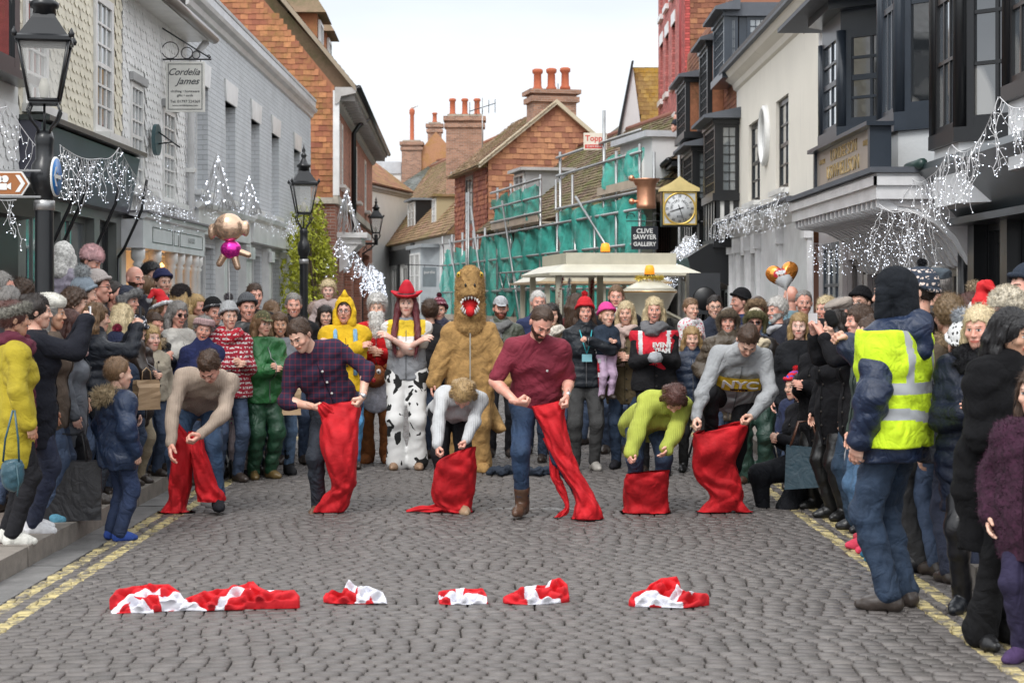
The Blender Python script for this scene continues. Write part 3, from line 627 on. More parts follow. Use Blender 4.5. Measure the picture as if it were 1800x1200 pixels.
dormer(T1, 6.3, 2.2, 5.0, 6.4, .5, BLACK, M('lead', (.2,.22,.24))); dormer(T1, 13.6, 1.1, 4.9, 6.2, .4, M('render', (.4,.33,.2)), MOSS); dormer(T1, 18.0, 1.3, 5.2, 6.9, .6, M('render', (.4,.33,.2)), M('lead', (.45,.45,.45)))
# slate roofed house with chimneys behind
Sl = building('house', 'house with a grey slate roof and tall brick chimneys behind the mossy terrace', (-7.6, 96, 0), rad(-58))
b = MB(); wall(b, -2, 16, 0, 6.6, [(1,2,4.9,6.1),(4,5,4.9,6.1)], FAW); b.box((0,-.1,6.2), (14,0,6.6), FAW); b.build('wall', Sl)
window(Sl, 1,2,4.9,6.1,.05,2,3); window(Sl, 4,5,4.9,6.1,.05,2,3)
pitched(Sl, -2, 16, 6.6, 9.9, 5.0, M('tile', (.17,.18,.17), '#4b4d38'), tw=.3, th=.24, seed=13, base=M('tile', (.15,.16,.15)))
CHB = M('brick', (.38,.20,.13)); POT = M('tile', (.46,.12,.06))
def chimney(par, x, y, z0, z1, w, d, pots, ph=.75, name='chimney'):
    b = MB(); b.box((x, y, z0), (x+w, y+d, z1), CHB); b.box((x-.08, y-.08, z1-.5), (x+w+.08, y+d+.08, z1-.32), CHB); b.box((x-.12, y-.12, z1-.2), (x+w+.12, y+d+.12, z1-.001), CHB); b.box((x+.05,y+.05,z1), (x+w-.05,y+d-.05,z1+.1), M('stone', (.4,.35,.28)))
    c = b.build(name, par)
    for i in range(pots):
        p = MB(); p.lathe([(.16,0),(.16,.06),(.125,.1),(.12,ph*.8),(.16,ph*.85),(.16,ph*.95),(.11,ph)], POT, c=(x+w*(i+.5)/pots, y+d/2, z1+.09), seg=12); p.build('chimney_pot', c)
    return c
Ch = building('chimney_stack', 'wide brick chimney stack with three red pots left of the tall gable', (X_(784, 76), 76, 0), 0, cat='chimney')
chimney(Ch, 0, 0, 4, 9.9, 1.65, .9, 3)
Ch2 = building('house', 'brick house end with lichen-covered hipped roof and one tall red pot', (X_(706, 100), 100, 0), 0)
chimney(Ch2, 0, 0, 4, 11.0, 1.15, 1.2, 1, 1.9)
b = MB(); b.prism([(1.15, .2, 7), (1.15, .2, 10.6), (2.0, .2, 11.6), (3.6, .2, 9.8), (3.6, .2, 7)], (0, 3, 0), M('tile', (.45,.22,.12), '#a07a2a')); b.build('gable_wall', Ch2)
chimney(Ch2, 1.5, .5, 9, 12.1, .8, .8, 1, .6)
b = MB(); b.box((-3.0, 1, 5), (-.1, 5, 9.2), FAW); b.box((-2.9, .9, 9.2), (-.1, 5, 9.9), M('lead', (.55,.57,.6))); b.build('wall', Ch2)
# tall tile-hung gable house (T2): gable faces the camera
T2 = building('tile_hung_house', 'tall orange tile-hung house with a gable, ridge chimney and white attic window', tuple(TP(16.9)), TRZ)
W2 = 6.35; WH = M('tile', (.43, .19, .11)); WD = M('tile', (.30, .09, .05))
b = MB(); wall(b, 0, W2, 3.4, 6.6, [(2.2,3.6,4.6,6.4)], M('render', (.25,.1,.06))); wall(b, 0, W2, 0, 3.4, [], M('gloss', (.2,.18,.17))); b.prism([(W2,0,0),(W2,0,6.8),(W2,2.5,8.85),(W2,5.0,6.8),(W2,5.0,0)], (-.06,0,0), M('render', (.3,.12,.07))); b.build('wall', T2)
b = MB(); tiles(b, (0,-.003,3.4), (1,0,0), (0,0,1), (0,-1,0), W2, 3.3, WD, tw=.24, th=.18, t=.03, ops=[(2.1,3.7,1.15,3.1)], seed=14, jit=.012, scallop=True)
tiles(b, (W2+.003,0,3.4), (0,1,0), (0,0,1), (1,0,0), 5.0, 5.5, WH, tw=.26, th=.2, t=.03, ops=[(1.35,2.55,1.05,3.0)], keep=lambda a,h: 3.4+h < 6.75+min(a,5-a)*.82, seed=15, jit=.012); b.build('hung_tiles', T2)
window(T2, 2.2,3.6,4.6,6.4,-.02,2,3,BLACK,GLASS,.12,.05)
gw = MB(); gw.box((W2-.02,1.45,4.55), (W2+.07,2.45,6.3), WHITE); gw.box((W2+.03,1.58,4.68), (W2+.075,2.32,6.17), M('paint', (.6,.6,.55))); gw.build('window', T2)
b = MB(); s2 = (8.85-6.8)/2.5; L2 = math.hypot(2.85, 2.85*s2)
tiles(b, (-.2,-.35,6.55), (1,0,0), (0,2.85/L2,2.85*s2/L2), (0,-s2*2.85/L2,2.85/L2), W2+.5, L2, MOSS, tw=.24, th=.18, t=.03, seed=16, jit=.012)
b.prism([(-.2,-.35,6.5),(-.2,2.5,8.84),(-.2,5.35,6.5)], (W2+.1,0,0), MOSS); b.prism([(W2+.03,-.35,6.45),(W2+.03,2.5,8.78),(W2+.03,5.35,6.45),(W2+.03,5.35,6.63),(W2+.03,2.5,8.96),(W2+.03,-.35,6.63)], (.2,0,0), M('paint', (.6,.52,.38))); b.build('roof', T2)
c_ = MB(); c_.box((W2-1.2,1.7,8.0), (W2-.1,3.3,9.3), CHB); c_.box((W2-1.3,1.6,8.9), (W2,3.4,9.1), CHB); c_.box((W2-1.35,1.55,9.2), (W2+.05,3.45,9.35), CHB); c_ = c_.build('chimney', T2)
for k in range(3):
    p = MB(); p.lathe([(.2,0),(.2,.08),(.15,.14),(.14,.6),(.2,.66),(.2,.76),(.13,.8)], POT, c=(W2-.65, 1.98+k*.52, 9.35+.04*k), seg=12); p.build('chimney_pot', c_)
# long mossy roof behind the scaffold (T3)
T3 = building('terrace_house', 'low house under a big moss-green roof wrapped in green netting', tuple(TP(10.5)), TRZ)
w3 = [(1.5,3.0,1.0,3.2), (12.0,13.2,2.2,3.6)]
b = MB(); wall(b, 0, 20, 0, 4.1, w3[:2], M('render', (.55,.52,.45))); b.build('wall', T3)
for o_ in w3[:2]: window(T3, *o_, .02)
pitched(T3, 0.0, 20.5, 4.1, 7.3, 3.4, M('tile', (.20,.13,.09), '#67702a'), seed=17, tw=.24, th=.18, ov=.5)
dormer(T3, 3.3, 1.7, 4.7, 6.0, .2, M('lead', (.35,.36,.37)), M('lead', (.5,.5,.5)))
up = MB(); up.box((17.2,-.1,4.1), (20,1.6,5.7), M('render', (.66,.67,.68))); up.box((17.0,-.3,5.7), (20.1,1.8,5.85), M('lead', (.55,.57,.6))); uo = up.build('upper_storey', T3); window(uo, 17.8,19.3,4.5,5.5,-.16,2,2,WHITE,GLASSL,.1,.05)
# white gable with yellow lichen roof
Yg = building('house', 'white gable with a steep roof yellow with lichen beside the pink building', (X_(1113, 56), 56, 0), 0)
b = MB(); b.prism([(-.75,0,5.2),(-.02,0,9.45),(.55,0,5.2)], (0,.1,0), M('render', (.7,.71,.72))); b.prism([(-.9,-.1,5.2),(-.05,-.1,9.55),(.02,-.1,9.55),(-.78,-.1,5.2)], (0,.25,0), BLACK); b.build('gable_wall', Yg)
b = MB(); tiles(b, (-.0,-.12,5.3), (1,0,0), (0,.10,.995), (0,-.995,.1), 4.5, 4.15, M('tile', (.42,.27,.10), '#b08618'), tw=.18, th=.14, seed=18, keep=lambda a,h: a > (4.1-h)*.125); b.prism([(.55,0,5.2),(0,.4,9.4),(4.5,.4,9.4),(4.5,0,5.2)], (0,.4,0), MOSS); b.build('roof', Yg)
Gr = building('house', 'grey slate gable roof glimpsed above the moss-green roof', (X_(1020, 66), 66, 0), 0)
b = MB(); b.prism([(.0,0,5),(0,0,7.3),(2.1,0,8.9),(3.2,0,8.0),(3.2,0,5)], (0,.6,0), M('tile', (.22,.21,.18), '#5d5a38')); b.build('roof', Gr)
# ------------------------------------------------------------------ scaffold
Sc = thing('scaffold', 'galvanised pole scaffold wrapped in torn green netting on the far terrace', 'scaffold', tuple(TP(19.6)), TRZ)
ST = M('metal', (.42,.43,.43)); NET = M('net', (.06, .46, .38)); BOARD = M('paint', (.5,.42,.33))
LS = 31.6; b = MB()
for k in range(14):
    x = 6+k*1.95; top = 5.3 if 15 <= x <= 22 or x > 28 else 4.1
    for y in (-1.1, -.15): b.tube([(x, y, 0), (x, y, top)], .042, ST, 6)
b.tube([(23.9, -1.1, 0), (23.9, -1.1, 5.75)], .042, ST, 6); b.tube([(28.3, -1.1, 0), (28.3, -1.1, 6.4)], .042, ST, 6)
for z in (2.0, 3.0, 3.8): b.tube([(5.7, -1.15, z), (LS, -1.15, z)], .038, ST, 6)
for z in (4.2, 5.1, 5.6): b.tube([(23.7, -1.15, z), (LS, -1.15, z)], .038, ST, 6)
for z in (4.2, 4.65, 5.15): b.tube([(15.2, -1.2, z), (22, -1.2, z)], .038, ST, 6)
for x, z0_, z1_ in ((8, .4, 3.9), (12, .4, 4.9), (17, .4, 4.8), (26, 3.0, 4.4)): b.tube([(x, -1.22, z1_), (x+3.0, -1.22, z0_)], .035, ST, 6)
b.build('poles', Sc)
b = MB()
for z in (2.05, 2.55): b.tube([(17, -1.3, z), (24, -1.3, z)], .03, ST, 6)
for k in range(14): b.tube([(17+k*.5, -1.3, 2.05 if k % 2 else 2.55), (17.5+k*.5, -1.3, 2.55 if k % 2 else 2.05)], .02, ST, 5)
b.build('lattice_beam', Sc)
def net(x0, x1, z0, z1, seed, y=-1.1):
    R_ = random.Random(seed); nx, nz_ = int((x1-x0)/.2)+2, int((z1-z0)/.2)+2; vs = []; ph = R_.uniform(0, 6)
    for j in range(nz_):
        for i in range(nx):
            x = x0+(x1-x0)*i/(nx-1); z = z0+(z1-z0)*j/(nz_-1); sag = .18*math.sin(x*1.6+ph)**2*(j/(nz_-1))**3 + .12*math.sin(x*2.3+ph)*(1-j/(nz_-1))**2
            vs.append((x, y+.09*math.sin(x*3+z*2+ph)+.05*math.sin(x*7-z*3)+.03*math.sin(x*13+z*9), z-sag))
    m_ = MB(); m_.add(vs, [(j*nx+i, j*nx+i+1, (j+1)*nx+i+1, (j+1)*nx+i) for j in range(nz_-1) for i in range(nx-1)], NET, True); m_.build('netting', Sc)
net(6, 12.6, 1.0, 3.6, 1); net(12.8, 18, 1.2, 3.8, 2); net(18, 23.7, 1.2, 3.9, 3); net(24, 31.4, 1.6, 4.25, 4); net(28.4, 31.4, 4.5, 5.25, 5); net(15.4, 21.2, 4.15, 5.1, 6)
b = MB(); b.box((5.8,-1.1,.95), (31.5,-.2,1.0), BOARD); b.box((6,-1.2,1.0), (31.5,-1.16,1.2), BOARD); b.box((15.2,-1.1,3.9), (21.6,-.1,3.96), BOARD); b.box((15.2,-1.2,3.96), (21.6,-1.16,4.16), BOARD); b.box((28,-1.1,4.25), (31.5,-.2,4.3), BOARD); b.box((28,-1.2,4.3), (31.5,-1.16,4.5), BOARD); b.build('walkway', Sc)
b = MB()
for x in (12.6, 12.95): b.tube([(x, -1.5, .9), (x-1.2, -1.25, 5.4)], .035, ST, 6)
for k in range(14): f_ = k/14; b.tube([(12.6-1.2*f_, -1.5+.25*f_, .9+4.5*f_), (12.95-1.2*f_, -1.5+.25*f_, .9+4.5*f_)], .02, ST, 5)
b.build('ladder', Sc)
def sign_board(name, label, x, y, z, w, h, m, lines, tm, rz=0, th=.04, border=None, group=None, cat='sign', tn=.0):
    t = thing(name, label, cat, (x, y, z), rz, group); b = MB(); b.box((-w/2, -th/2, -h/2), (w/2, th/2, h/2), m); b.build('board', t)
    if border:
        b = MB(); e, k = .03, .008
        for a, c in (((-w/2+e, -w/2+e+k)), ((w/2-e-k, w/2-e))): b.box((a, -th/2-.003, -h/2+e), (c, -th/2-.0005, h/2-e), border)
        for a, c in (((-h/2+e, -h/2+e+k)), ((h/2-e-k, h/2-e))): b.box((-w/2+e+k, -th/2-.003, a), (w/2-e-k, -th/2-.0005, c), border)
        b.build('border', t)
    for s, sz, lx, lz, kw in lines: text_obj(s, sz, kw.pop('m', tm), t, loc=(lx, -th/2-.002, lz), **kw)
    return t
d_ = 43.5; sign_board('contractor_sign', 'small cream and red contractor sign fixed high on the scaffold', X_(1043, d_), d_-1.0, Z_(255, d_), .58, .42, M('gloss', (.8,.72,.6)), [('Topps', .2, 0, .07, {'off': .004}), ('01424 837934', .075, 0, -.13, {'m': WHITE, 'ext': .006})], M('gloss', (.62,.06,.04)))
b = MB(); b.box((-.26,-.023,-.18), (.26,-.0202,-.08), M('gloss', (.62,.06,.04))); b.build('red_band', bpy.data.objects['contractor_sign'])
p_ = TP(22.5, -.9); pz = Z_(487, p_.y); sg = sign_board('shop_sign', 'square grey hanging shop sign reading purdie by the scaffold', X_(755, 68), 68, Z_(487, 68), .55, .78, M('gloss', (.2,.24,.26)), [('purdie', .17, 0, .2, {})], WHITE)
b = MB(); b.tube([(-1.0,0,.5),(.5,0,.45)], .02, BLACK, 5); b.tube([(-.2,0,.5),(-.2,0,.38)], .01, BLACK, 4); b.build('bracket', sg)
# aerials and a gull on the chimneys
def aerial(label, x, y, z, h, n, sp):
    t = thing('tv_aerial', label, 'aerial', (x, y, z), 0); b = MB(); b.tube([(0,0,0),(0,0,h)], .025, ST, 5); b.tube([(-sp,0,h*.8),(sp,0,h*.92)], .02, BLACK, 5)
    for i in range(n):
        f_ = -1+2*i/(n-1); b.tube([(sp*f_, -.1, h*.86+.06*f_-.3),(sp*f_, .1, h*.86+.06*f_+.3)], .015, BLACK, 4)
    b.build('antenna', t)
aerial('television aerial with curved elements beside the three-pot chimney', X_(848, 74), 74, Z_(290, 74), 2.9, 5, .55); aerial('small television aerial right of the gable chimney', X_(981, 63), 63, Z_(200, 63), .95, 5, .3)
gl = MB(); gl.lathe([(.002,-.2),(.06,-.12),(.085,0),(.06,.12),(.05,.2),(.055,.24),(.002,.30)], M('paint', (.75,.75,.75)), R=Matrix.Rotation(rad(70),3,'Y'), c=(0,0,.1), seg=10); gl.tube([(.02,0,0),(.02,0,.06)], .01, M('paint', (.6,.3,.1)), 4)
tag(gl.build('gull', loc=(X_(727,100.6), 100.6, 13.0)), 'grey and white gull standing on the tallest red chimney pot', 'bird')
# ------------------------------------------------------------------ RIGHT SIDE (walls on x=4.2, origin at the far end, local x grows towards the camera)
def DR(px, x=4.2): return FPX * x / (px - CX)
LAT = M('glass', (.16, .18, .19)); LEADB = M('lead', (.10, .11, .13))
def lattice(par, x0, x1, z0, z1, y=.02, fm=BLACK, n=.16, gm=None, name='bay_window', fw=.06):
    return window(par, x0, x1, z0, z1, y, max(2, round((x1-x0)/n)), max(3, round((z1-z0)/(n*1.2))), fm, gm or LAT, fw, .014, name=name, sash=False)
def box_bay(par, x0, x1, p, z0, z1, roofm, fm, lat=True, roofh=.16, base=0, ov=.16, flank=None, nx=3, nz=4):
    """square bay projecting p: corner posts, head, sill, windows on the front and on the near side"""
    b = MB(); 
    for x in (x0, x1-.1): b.box((x, -p, z0), (x+.1, -p+.1, z1), fm)
    b.box((x0-.04, -p-.04, z0-.14), (x1+.04, 0, z0-.001), fm); b.box((x0-.03, -p-.03, z1), (x1+.03, 0, z1+.1), fm)
    b.prism([(x0-ov, -p-ov, z1+.1), (x0-ov, 0, z1+.1), (x0-ov, 0, z1+.14+roofh), (x0-ov, -p-ov, z1+.16)], (x1-x0+2*ov, 0, 0), roofm)
    if base:
        b.box((x0+.03, -p+.03, z0-.14-base), (x1-.03, 0, z0-.141), M('render', (.70,.70,.68)))
        for i in range(5): xx = x0+(x1-x0-.1)*i/4; b.box((xx, -p, z0-.14-base), (xx+.1, -p+.029, z0-.141), fm)
        for f_ in (.0, .5, .96): b.box((x1-.029, -p+(p-.1)*f_, z0-.14-base), (x1, -p+(p-.1)*f_+.1, z0-.141), fm)
        b.box((x0-.02, -p-.02, z0-.3-base), (x1+.02, 0, z0-.141-base), fm)
    if flank: b.box((x1-.06, -p+.1, z0), (x1-.005, 0, z1), flank)
    b.build('bay', par)
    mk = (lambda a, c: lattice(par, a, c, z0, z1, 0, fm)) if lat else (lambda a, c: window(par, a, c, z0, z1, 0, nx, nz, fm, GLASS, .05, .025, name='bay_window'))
    o = mk(x0+.1, x1-.1); o.location = (0, -p+.01, 0)
    if not flank:
        o = mk(.1, p-.02); o.rotation_euler = (0, 0, rad(90)); o.location = (x1-.01, -p, 0)
    return par
def cant_bay(par, x0, x1, c, p, z0, z1, fm, roofm=LEADB, nx=3, nz=4, nxc=2, nzc=4, pm=None, head=.22, foot=.18, fw=.06):
    """canted bay: front x0..x1 at depth p, sides slope back over c"""
    pl = [(x0-c, 0), (x0, -p), (x1, -p), (x1+c, 0)]; b = MB()
    def ring(e, za, zb, m): b.prism([(pl[0][0]-e*1.2, 0, za), (pl[1][0]-e*.5, -p-e, za), (pl[2][0]+e*.5, -p-e, za), (pl[3][0]+e*1.2, 0, za)], (0, 0, zb-za), m)
    ring(.05, z0-foot, z0-.001, fm); ring(.0, z0-foot-.5, z0-foot-.001, pm or M('render', (.68,.70,.71))); ring(.0, z1, z1+head, fm); ring(.15, z1+head+.001, z1+head+.1, fm); ring(.22, z1+head+.101, z1+head+.2, roofm)
    ln = math.hypot(c, p)
    for (x, y) in pl[1:3]: b.lathe([(.07, z0), (.07, z1)], fm, c=(x, y+.02, 0), seg=8)
    b.build('bay', par)
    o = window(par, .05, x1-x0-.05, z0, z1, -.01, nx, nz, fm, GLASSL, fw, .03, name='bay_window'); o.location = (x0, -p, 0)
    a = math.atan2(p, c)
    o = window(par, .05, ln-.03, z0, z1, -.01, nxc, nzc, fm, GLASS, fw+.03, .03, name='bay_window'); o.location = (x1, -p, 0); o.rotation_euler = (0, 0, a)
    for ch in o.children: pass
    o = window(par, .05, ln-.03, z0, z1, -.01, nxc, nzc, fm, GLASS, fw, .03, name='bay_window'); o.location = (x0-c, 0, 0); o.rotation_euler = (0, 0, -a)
CREAM = M('render', (.76, .72, .64)); PINK = M('brick', (.56, .18, .16), '#8a4a46'); REDW = M('gloss', (.35,.06,.06))
# pink brick building behind
Pk = building('brick_building', 'tall building with a pink painted brick front, white lintels and a brown tile-hung side', (4.8, 56, 0), rad(-90))
pw = [(56-DR(px,4.8)-.5, 56-DR(px,4.8)+.45, za, zb) for px in (1163, 1172.5, 1184) for za, zb in ((5.2,6.9), (8.1,9.9), (10.8,12.2))]
b = MB(); wall(b, 0, 10, 0, 14, pw, PINK, rev=.18); b.box((9.0,-.14,0), (10.02,-.001,14), M('brick', (.50,.09,.08), '#6a2a26')); b.tube([(8.8,-.12,5),(8.8,-.12,14)], .07, REDW, 8); b.add([(10,0,0),(10,9,0),(10,9,14),(10,0,14)], [(0,1,2,3)], M('render', (.25,.12,.08))); b.build('wall', Pk)
for o_ in pw:
    window(Pk, *o_, .1, 2, 4, REDW, GLASS, .08, .03)
for o_ in pw: b = MB(); b.box((o_[0]-.1,-.03,o_[3]), (o_[1]+.1,.1,o_[3]+.35), LGS); b.build('lintel', Pk); b = MB(); b.box((o_[0]-.1,-.1,o_[2]-.16), (o_[1]+.1,.1,o_[2]-.001), LGS); b.build('sill', Pk)
b = MB(); tiles(b, (10.004,0,3), (0,1,0), (0,0,1), (1,0,0), 9, 10.8, M('tile', (.30,.12,.065), '#5a3a1e'), tw=.2, th=.14, t=.02, seed=21, jit=.008); b.build('hung_tiles', Pk)
# low eaved timber house (far)
V = building('timber_house', 'low timber-framed house with a tiled roof edge behind the gilded clock', (4.2, 50, 0), rad(-90))
b = MB(); wall(b, 0, 9.8, 0, 5.0, [(2,3,2.6,3.6), (6.6,7.4,3.6,4.5), (8.6,9.3,2.0,2.9)], M('render', (.76,.76,.75)))
for k in range(9): b.box((.2+k*.55,-.04,0), (.34+k*.55,-.001,4.9), BLACK)
b.box((0,-.05,2.35), (9.8,-.045,2.5), BLACK); b.build('wall', V)
window(V, 2,3,2.6,3.6,.02,2,2,BLACK); window(V, 6.6,7.4,3.6,4.5,.02,2,3,BLACK); window(V, 8.6,9.3,2.0,2.9,.02,2,2,BLACK)
b = MB(); b.box((-.1,-.45,4.86), (9.85,0,4.98), BLACK); b.tube([(-.1,-.52,5.0),(9.9,-.52,5.0)], .07, BLACK, 8); b.build('gutter', V)
pitched(V, -.1, 9.9, 5.05, 6.7, 2.6, M('tile', (.16,.10,.07), '#5f5f2a'), seed=22, tw=.2, th=.15, ov=.45)
# timber house with stacked bays
U = building('timber_house', 'black and white timber house with leaded bay windows stacked up its front', (4.2, 41, 0), rad(-90))
TB = M('tile', (.30, .11, .06), '#4d3a22'); b = MB(); wall(b, 0, 9.2, 0, 5.2, [], M('render', (.76,.76,.75)))
for k in range(17): b.box((.15+k*.55,-.04,0), (.32+k*.55,-.001,5.15), BLACK)
for z in (2.5, 3.6, 5.0): b.box((0,-.06,z), (9.2,-.041,z+.16), BLACK)
b.box((0,.02,5.2), (9.2,5,7.6), M('render', (.3,.13,.08))); b.box((9.21,-.0,5.2), (9.3,3,6.1), M('render', (.76,.76,.75))); b.build('wall', U)
b = MB(); tiles(b, (0,.015,5.2), (1,0,0), (0,0,1), (0,-1,0), 9.2, 2.4, TB, seed=23); b.build('hung_tiles', U)
box_bay(U, 7.7, 9.5, .46, 3.68, 4.95, LEADB, BLACK, base=.7, ov=.22)
box_bay(U, 3.0, 5.0, .40, 3.75, 4.85, LEADB, BLACK, base=1.0, ov=.2)
box_bay(U, 2.6, 4.6, .50, 5.3, 6.35, LEADB, BLACK, flank=TB)
box_bay(U, 5.6, 7.1, .32, 5.35, 6.75, LEADB, BLACK, flank=TB)
box_bay(U, 7.7, 9.45, .28, 5.95, 6.95, LEADB, SLATEP, base=0, ov=.18)
b = MB(); b.box((9.32, 0.005, 5.9), (9.4, 1.3, 7.05), SLATEP); b.build('bay', U); o = lattice(U, .1, 1.1, 5.98, 6.95, -.01, SLATEP, n=.11); o.rotation_euler = (0,0,rad(90)); o.location = (9.42, .05, 0)
b = MB(); b.box((9.1,-.25,6.95), (9.5,1.5,7.2), LEADB); b.build('bay_roof', U); b = MB(); b.prism([(4.6,-.55,2.75),(4.6,-.95,2.5),(4.6,-.9,2.3),(4.6,-.5,2.1),(4.6,0,1.9),(4.6,0,2.75)], (4.8,0,0), BLACK); b.build('jetty', U)
for xx in (5.2, 7.0, 8.6): window(U, xx-.5, xx+.5, .6, 1.9, -.1, 2, 3, BLACK)
b = MB(); b.box((8.2,1.2,7.6), (9.3,3.5,9.5), M('brick', (.40,.20,.12))); b.build('chimney', U)
# cream rendered building
Cr = building('rendered_building', 'smooth cream rendered building with an oval window and a white classical shopfront', (4.2, 31.9, 0), rad(-90))
ops = [(31.9-DR(1316), 31.9-DR(1336), 3.4, 4.8), (31.9-DR(1364), 31.9-DR(1386), 3.42, 4.85)]
sh = [(.6,1.0,.3,2.5), (1.4,2.2,.3,2.5), (2.7,3.5,.3,2.5)]
b = MB(); wall(b, 0, 8.8, 3.05, 5.75, ops, CREAM, rev=.12); b.add([(0,0,3),(0,6,3),(0,6,5.9),(0,0,5.9)], [(3,2,1,0)], CREAM); wall(b, 0, 8.8, 0, 3.05, sh, M('gloss', (.72,.72,.73)), y=-.12, rev=.2); b.build('wall', Cr)
for o_ in ops: window(Cr, *o_, .05, 2, 4, BLACK, GLASSL, .09, .03, sill=WHITE)
for o_ in sh: window(Cr, *o_, .0, 1, 2, BLACK, GLASS, .07)
ov = MB(); cx = 31.9-DR(1347); n_ = 32
for ra, rb_, y0_, y1_ in ((1.0, .8, -.07, 0),):
    vs = []
    for k in range(n_):
        a_ = 2*PI*k/n_
        for (s_, y_) in ((1.0, 0), (1.0, -.06), (.9, -.09), (.82, -.05), (.82, .04)): vs.append((cx+.42*s_*math.cos(a_), y_, 4.42+.5*s_*math.sin(a_)))
    ov.add(vs, [(k*5+j, k*5+j+1, ((k+1) % n_)*5+j+1, ((k+1) % n_)*5+j) for k in range(n_) for j in range(4)], WHITE, True)
    oo = ov.build('window', Cr); pp = MB(); pp.add([(cx+.35*math.cos(2*PI*k/n_), -.02, 4.42+.42*math.sin(2*PI*k/n_)) for k in range(n_)], [tuple(range(n_))], GLASSL); pp.build('pane', oo)
b = MB(); cornice(b, -.05, 8.85, 5.6, M('render', (.68,.64,.57)), ((0,0),(.05,.03),(.08,.12),(.2,.2),(.26,.3))); b.box((-.05,-.33,5.905), (8.85,4,5.95), LEADB); b.prism([(-.05,-.33,5.95),(-.05,-.30,6.05),(-.05,4,8)], (8.9,0,0), M('tile', (.06,.055,.055))); b.build('parapet', Cr)
b = MB(); cornice(b, -.05, 8.82, 2.82, M('gloss', (.72,.72,.73)), ((.12,0),(.16,.03),(.2,.12),(.32,.16),(.34,.26))); b.box((-.05,-.46,3.085), (8.83,0,3.115), LEADB)
for xx in (.15, 1.15, 2.4, 3.7, 6.0, 8.5): b.box((xx,-.19,.1), (xx+.2,-.121,2.8), M('gloss', (.72,.72,.73))); b.box((xx-.03,-.24,2.55), (xx+.23,-.121,2.8), M('gloss', (.72,.72,.73)))
b.build('shopfront', Cr)
# slate-blue bay-windowed building with canopy
H = building('bay_window_building', 'white building with two dark slate-blue bay windows over a coved white canopy', (4.15, 23.1, 0), rad(-90))
LB = M('render', (.76,.77,.78)); sh = [(.3,1.6,.4,2.45), (2.0,3.2,.4,2.2), (3.5,4.6,.4,2.0), (4.9,6.0,.4,2.0), (6.3,7.3,.1,2.0)]
BRN = M('gloss', (.10,.085,.08)); b = MB(); wall(b, 0, 7.95, 2.9, 7, [], LB); wall(b, 0, 7.95, 0, 2.9, sh, M('gloss', (.34,.31,.31)), y=.002, rev=.12); b.build('wall', H)
cant_bay(H, 3.3, 4.4, .5, .55, 3.6, 4.65, SLATEP, nx=2, nz=4, nxc=2, nzc=4); cant_bay(H, 6.0, 6.75, .42, .45, 3.5, 5.6, SLATEP, nx=3, nz=2, nxc=1, nzc=2)
b = MB(); b.box((2.2,-.9,4.97), (5.6,.5,5.02), LEADB); tiles(b, (0,-.2,5.3), (1,0,0), (0,.8,.6), (0,-.6,.8), 7.9, 3, TB, seed=31); b.build('roof', H)
window(H, *sh[0], .0, 3, 4, SLATEP, GLASSL, .08, .04)
for o_ in sh[1:]: window(H, *o_, .05, 2, 2, BRN, GLASS, .07, .05)
FAS = M('gloss', (.77,.77,.78)); b = MB(); x0_, x1_ = 3.4, 7.97
b.box((x0_,-.92,2.60), (x1_,-.02,2.83), FAS); b.box((x0_-.03,-.95,2.72), (x1_+.03,-.921,2.80), FAS); b.box((x1_+.001,-.95,2.72), (x1_+.03,-.02,2.80), FAS); b.box((x0_-.06,-.98,2.832), (x1_+.06,0,2.88), LEADB)
for k in range(21):      # coved ribs under the canopy
    xx = x0_+.08+k*(x1_-x0_-.2)/20; pr = [(-.90,2.6),(-.90,2.53),(-.82,2.50),(-.72,2.50),(-.55,2.47),(-.38,2.38),(-.22,2.22),(-.10,2.02),(-.04,2.0),(-.03,2.6)]
    b.prism([(xx, y, z) for y, z in pr], (.055,0,0), FAS)
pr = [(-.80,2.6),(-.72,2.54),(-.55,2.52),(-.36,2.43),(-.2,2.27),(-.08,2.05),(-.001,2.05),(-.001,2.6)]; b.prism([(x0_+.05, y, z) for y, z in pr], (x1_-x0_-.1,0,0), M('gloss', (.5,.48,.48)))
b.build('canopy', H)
for xx, w_ in ((1.75,.22), (3.25,.2), (4.7,.16), (6.08,.16), (7.4,.5)):
    b = MB(); b.box((xx,-.06,.1), (xx+w_,-.001,2.45 if xx < 3 else 2.0), LGS if xx > 7 else M('gloss', (.34,.31,.31))); b.build('pilaster', H)
b = MB(); b.tube([(7.82,-.1,2.5),(7.82,-.1,.1)], .06, BLACK, 8); b.build('drainpipe', H)
sb = thing('sign_box', 'long framed sign box with worn gold lettering standing on the white canopy', 'sign', (4.15-.84, 23.1-4.35, 2.885), rad(-90)); L_ = 3.05
b = MB(); b.box((0,0,0), (.07,.14,.42), SLATEP); b.box((L_-.09,-.02,0), (L_,.18,.42), SLATEP); b.box((-.05,-.06,.421), (L_+.05,.2,.46), SLATEP); b.box((.07,0,0), (L_-.09,.12,.04), SLATEP); b.build('frame', sb)
b = MB(); b.box((.07,.03,.04), (L_-.09,.06,.42), M('gloss', (.42,.36,.30))); b.build('board', sb)
GOLD = M('metal', (.78,.60,.30)); text_obj('LONDEE SON', .17, GOLD, sb, loc=(1.55,.025,.32), ext=.004, sx=1.3); text_obj('USWHELLSON', .2, GOLD, sb, loc=(1.5,.025,.15), ext=.004, sx=1.3)
for lx in (.4, 2.68): text_obj('ANTIQUES\n&\nGIFTS'.split('\n')[0], .07, GOLD, sb, loc=(lx,.025,.3), ext=.004, sx=.9)
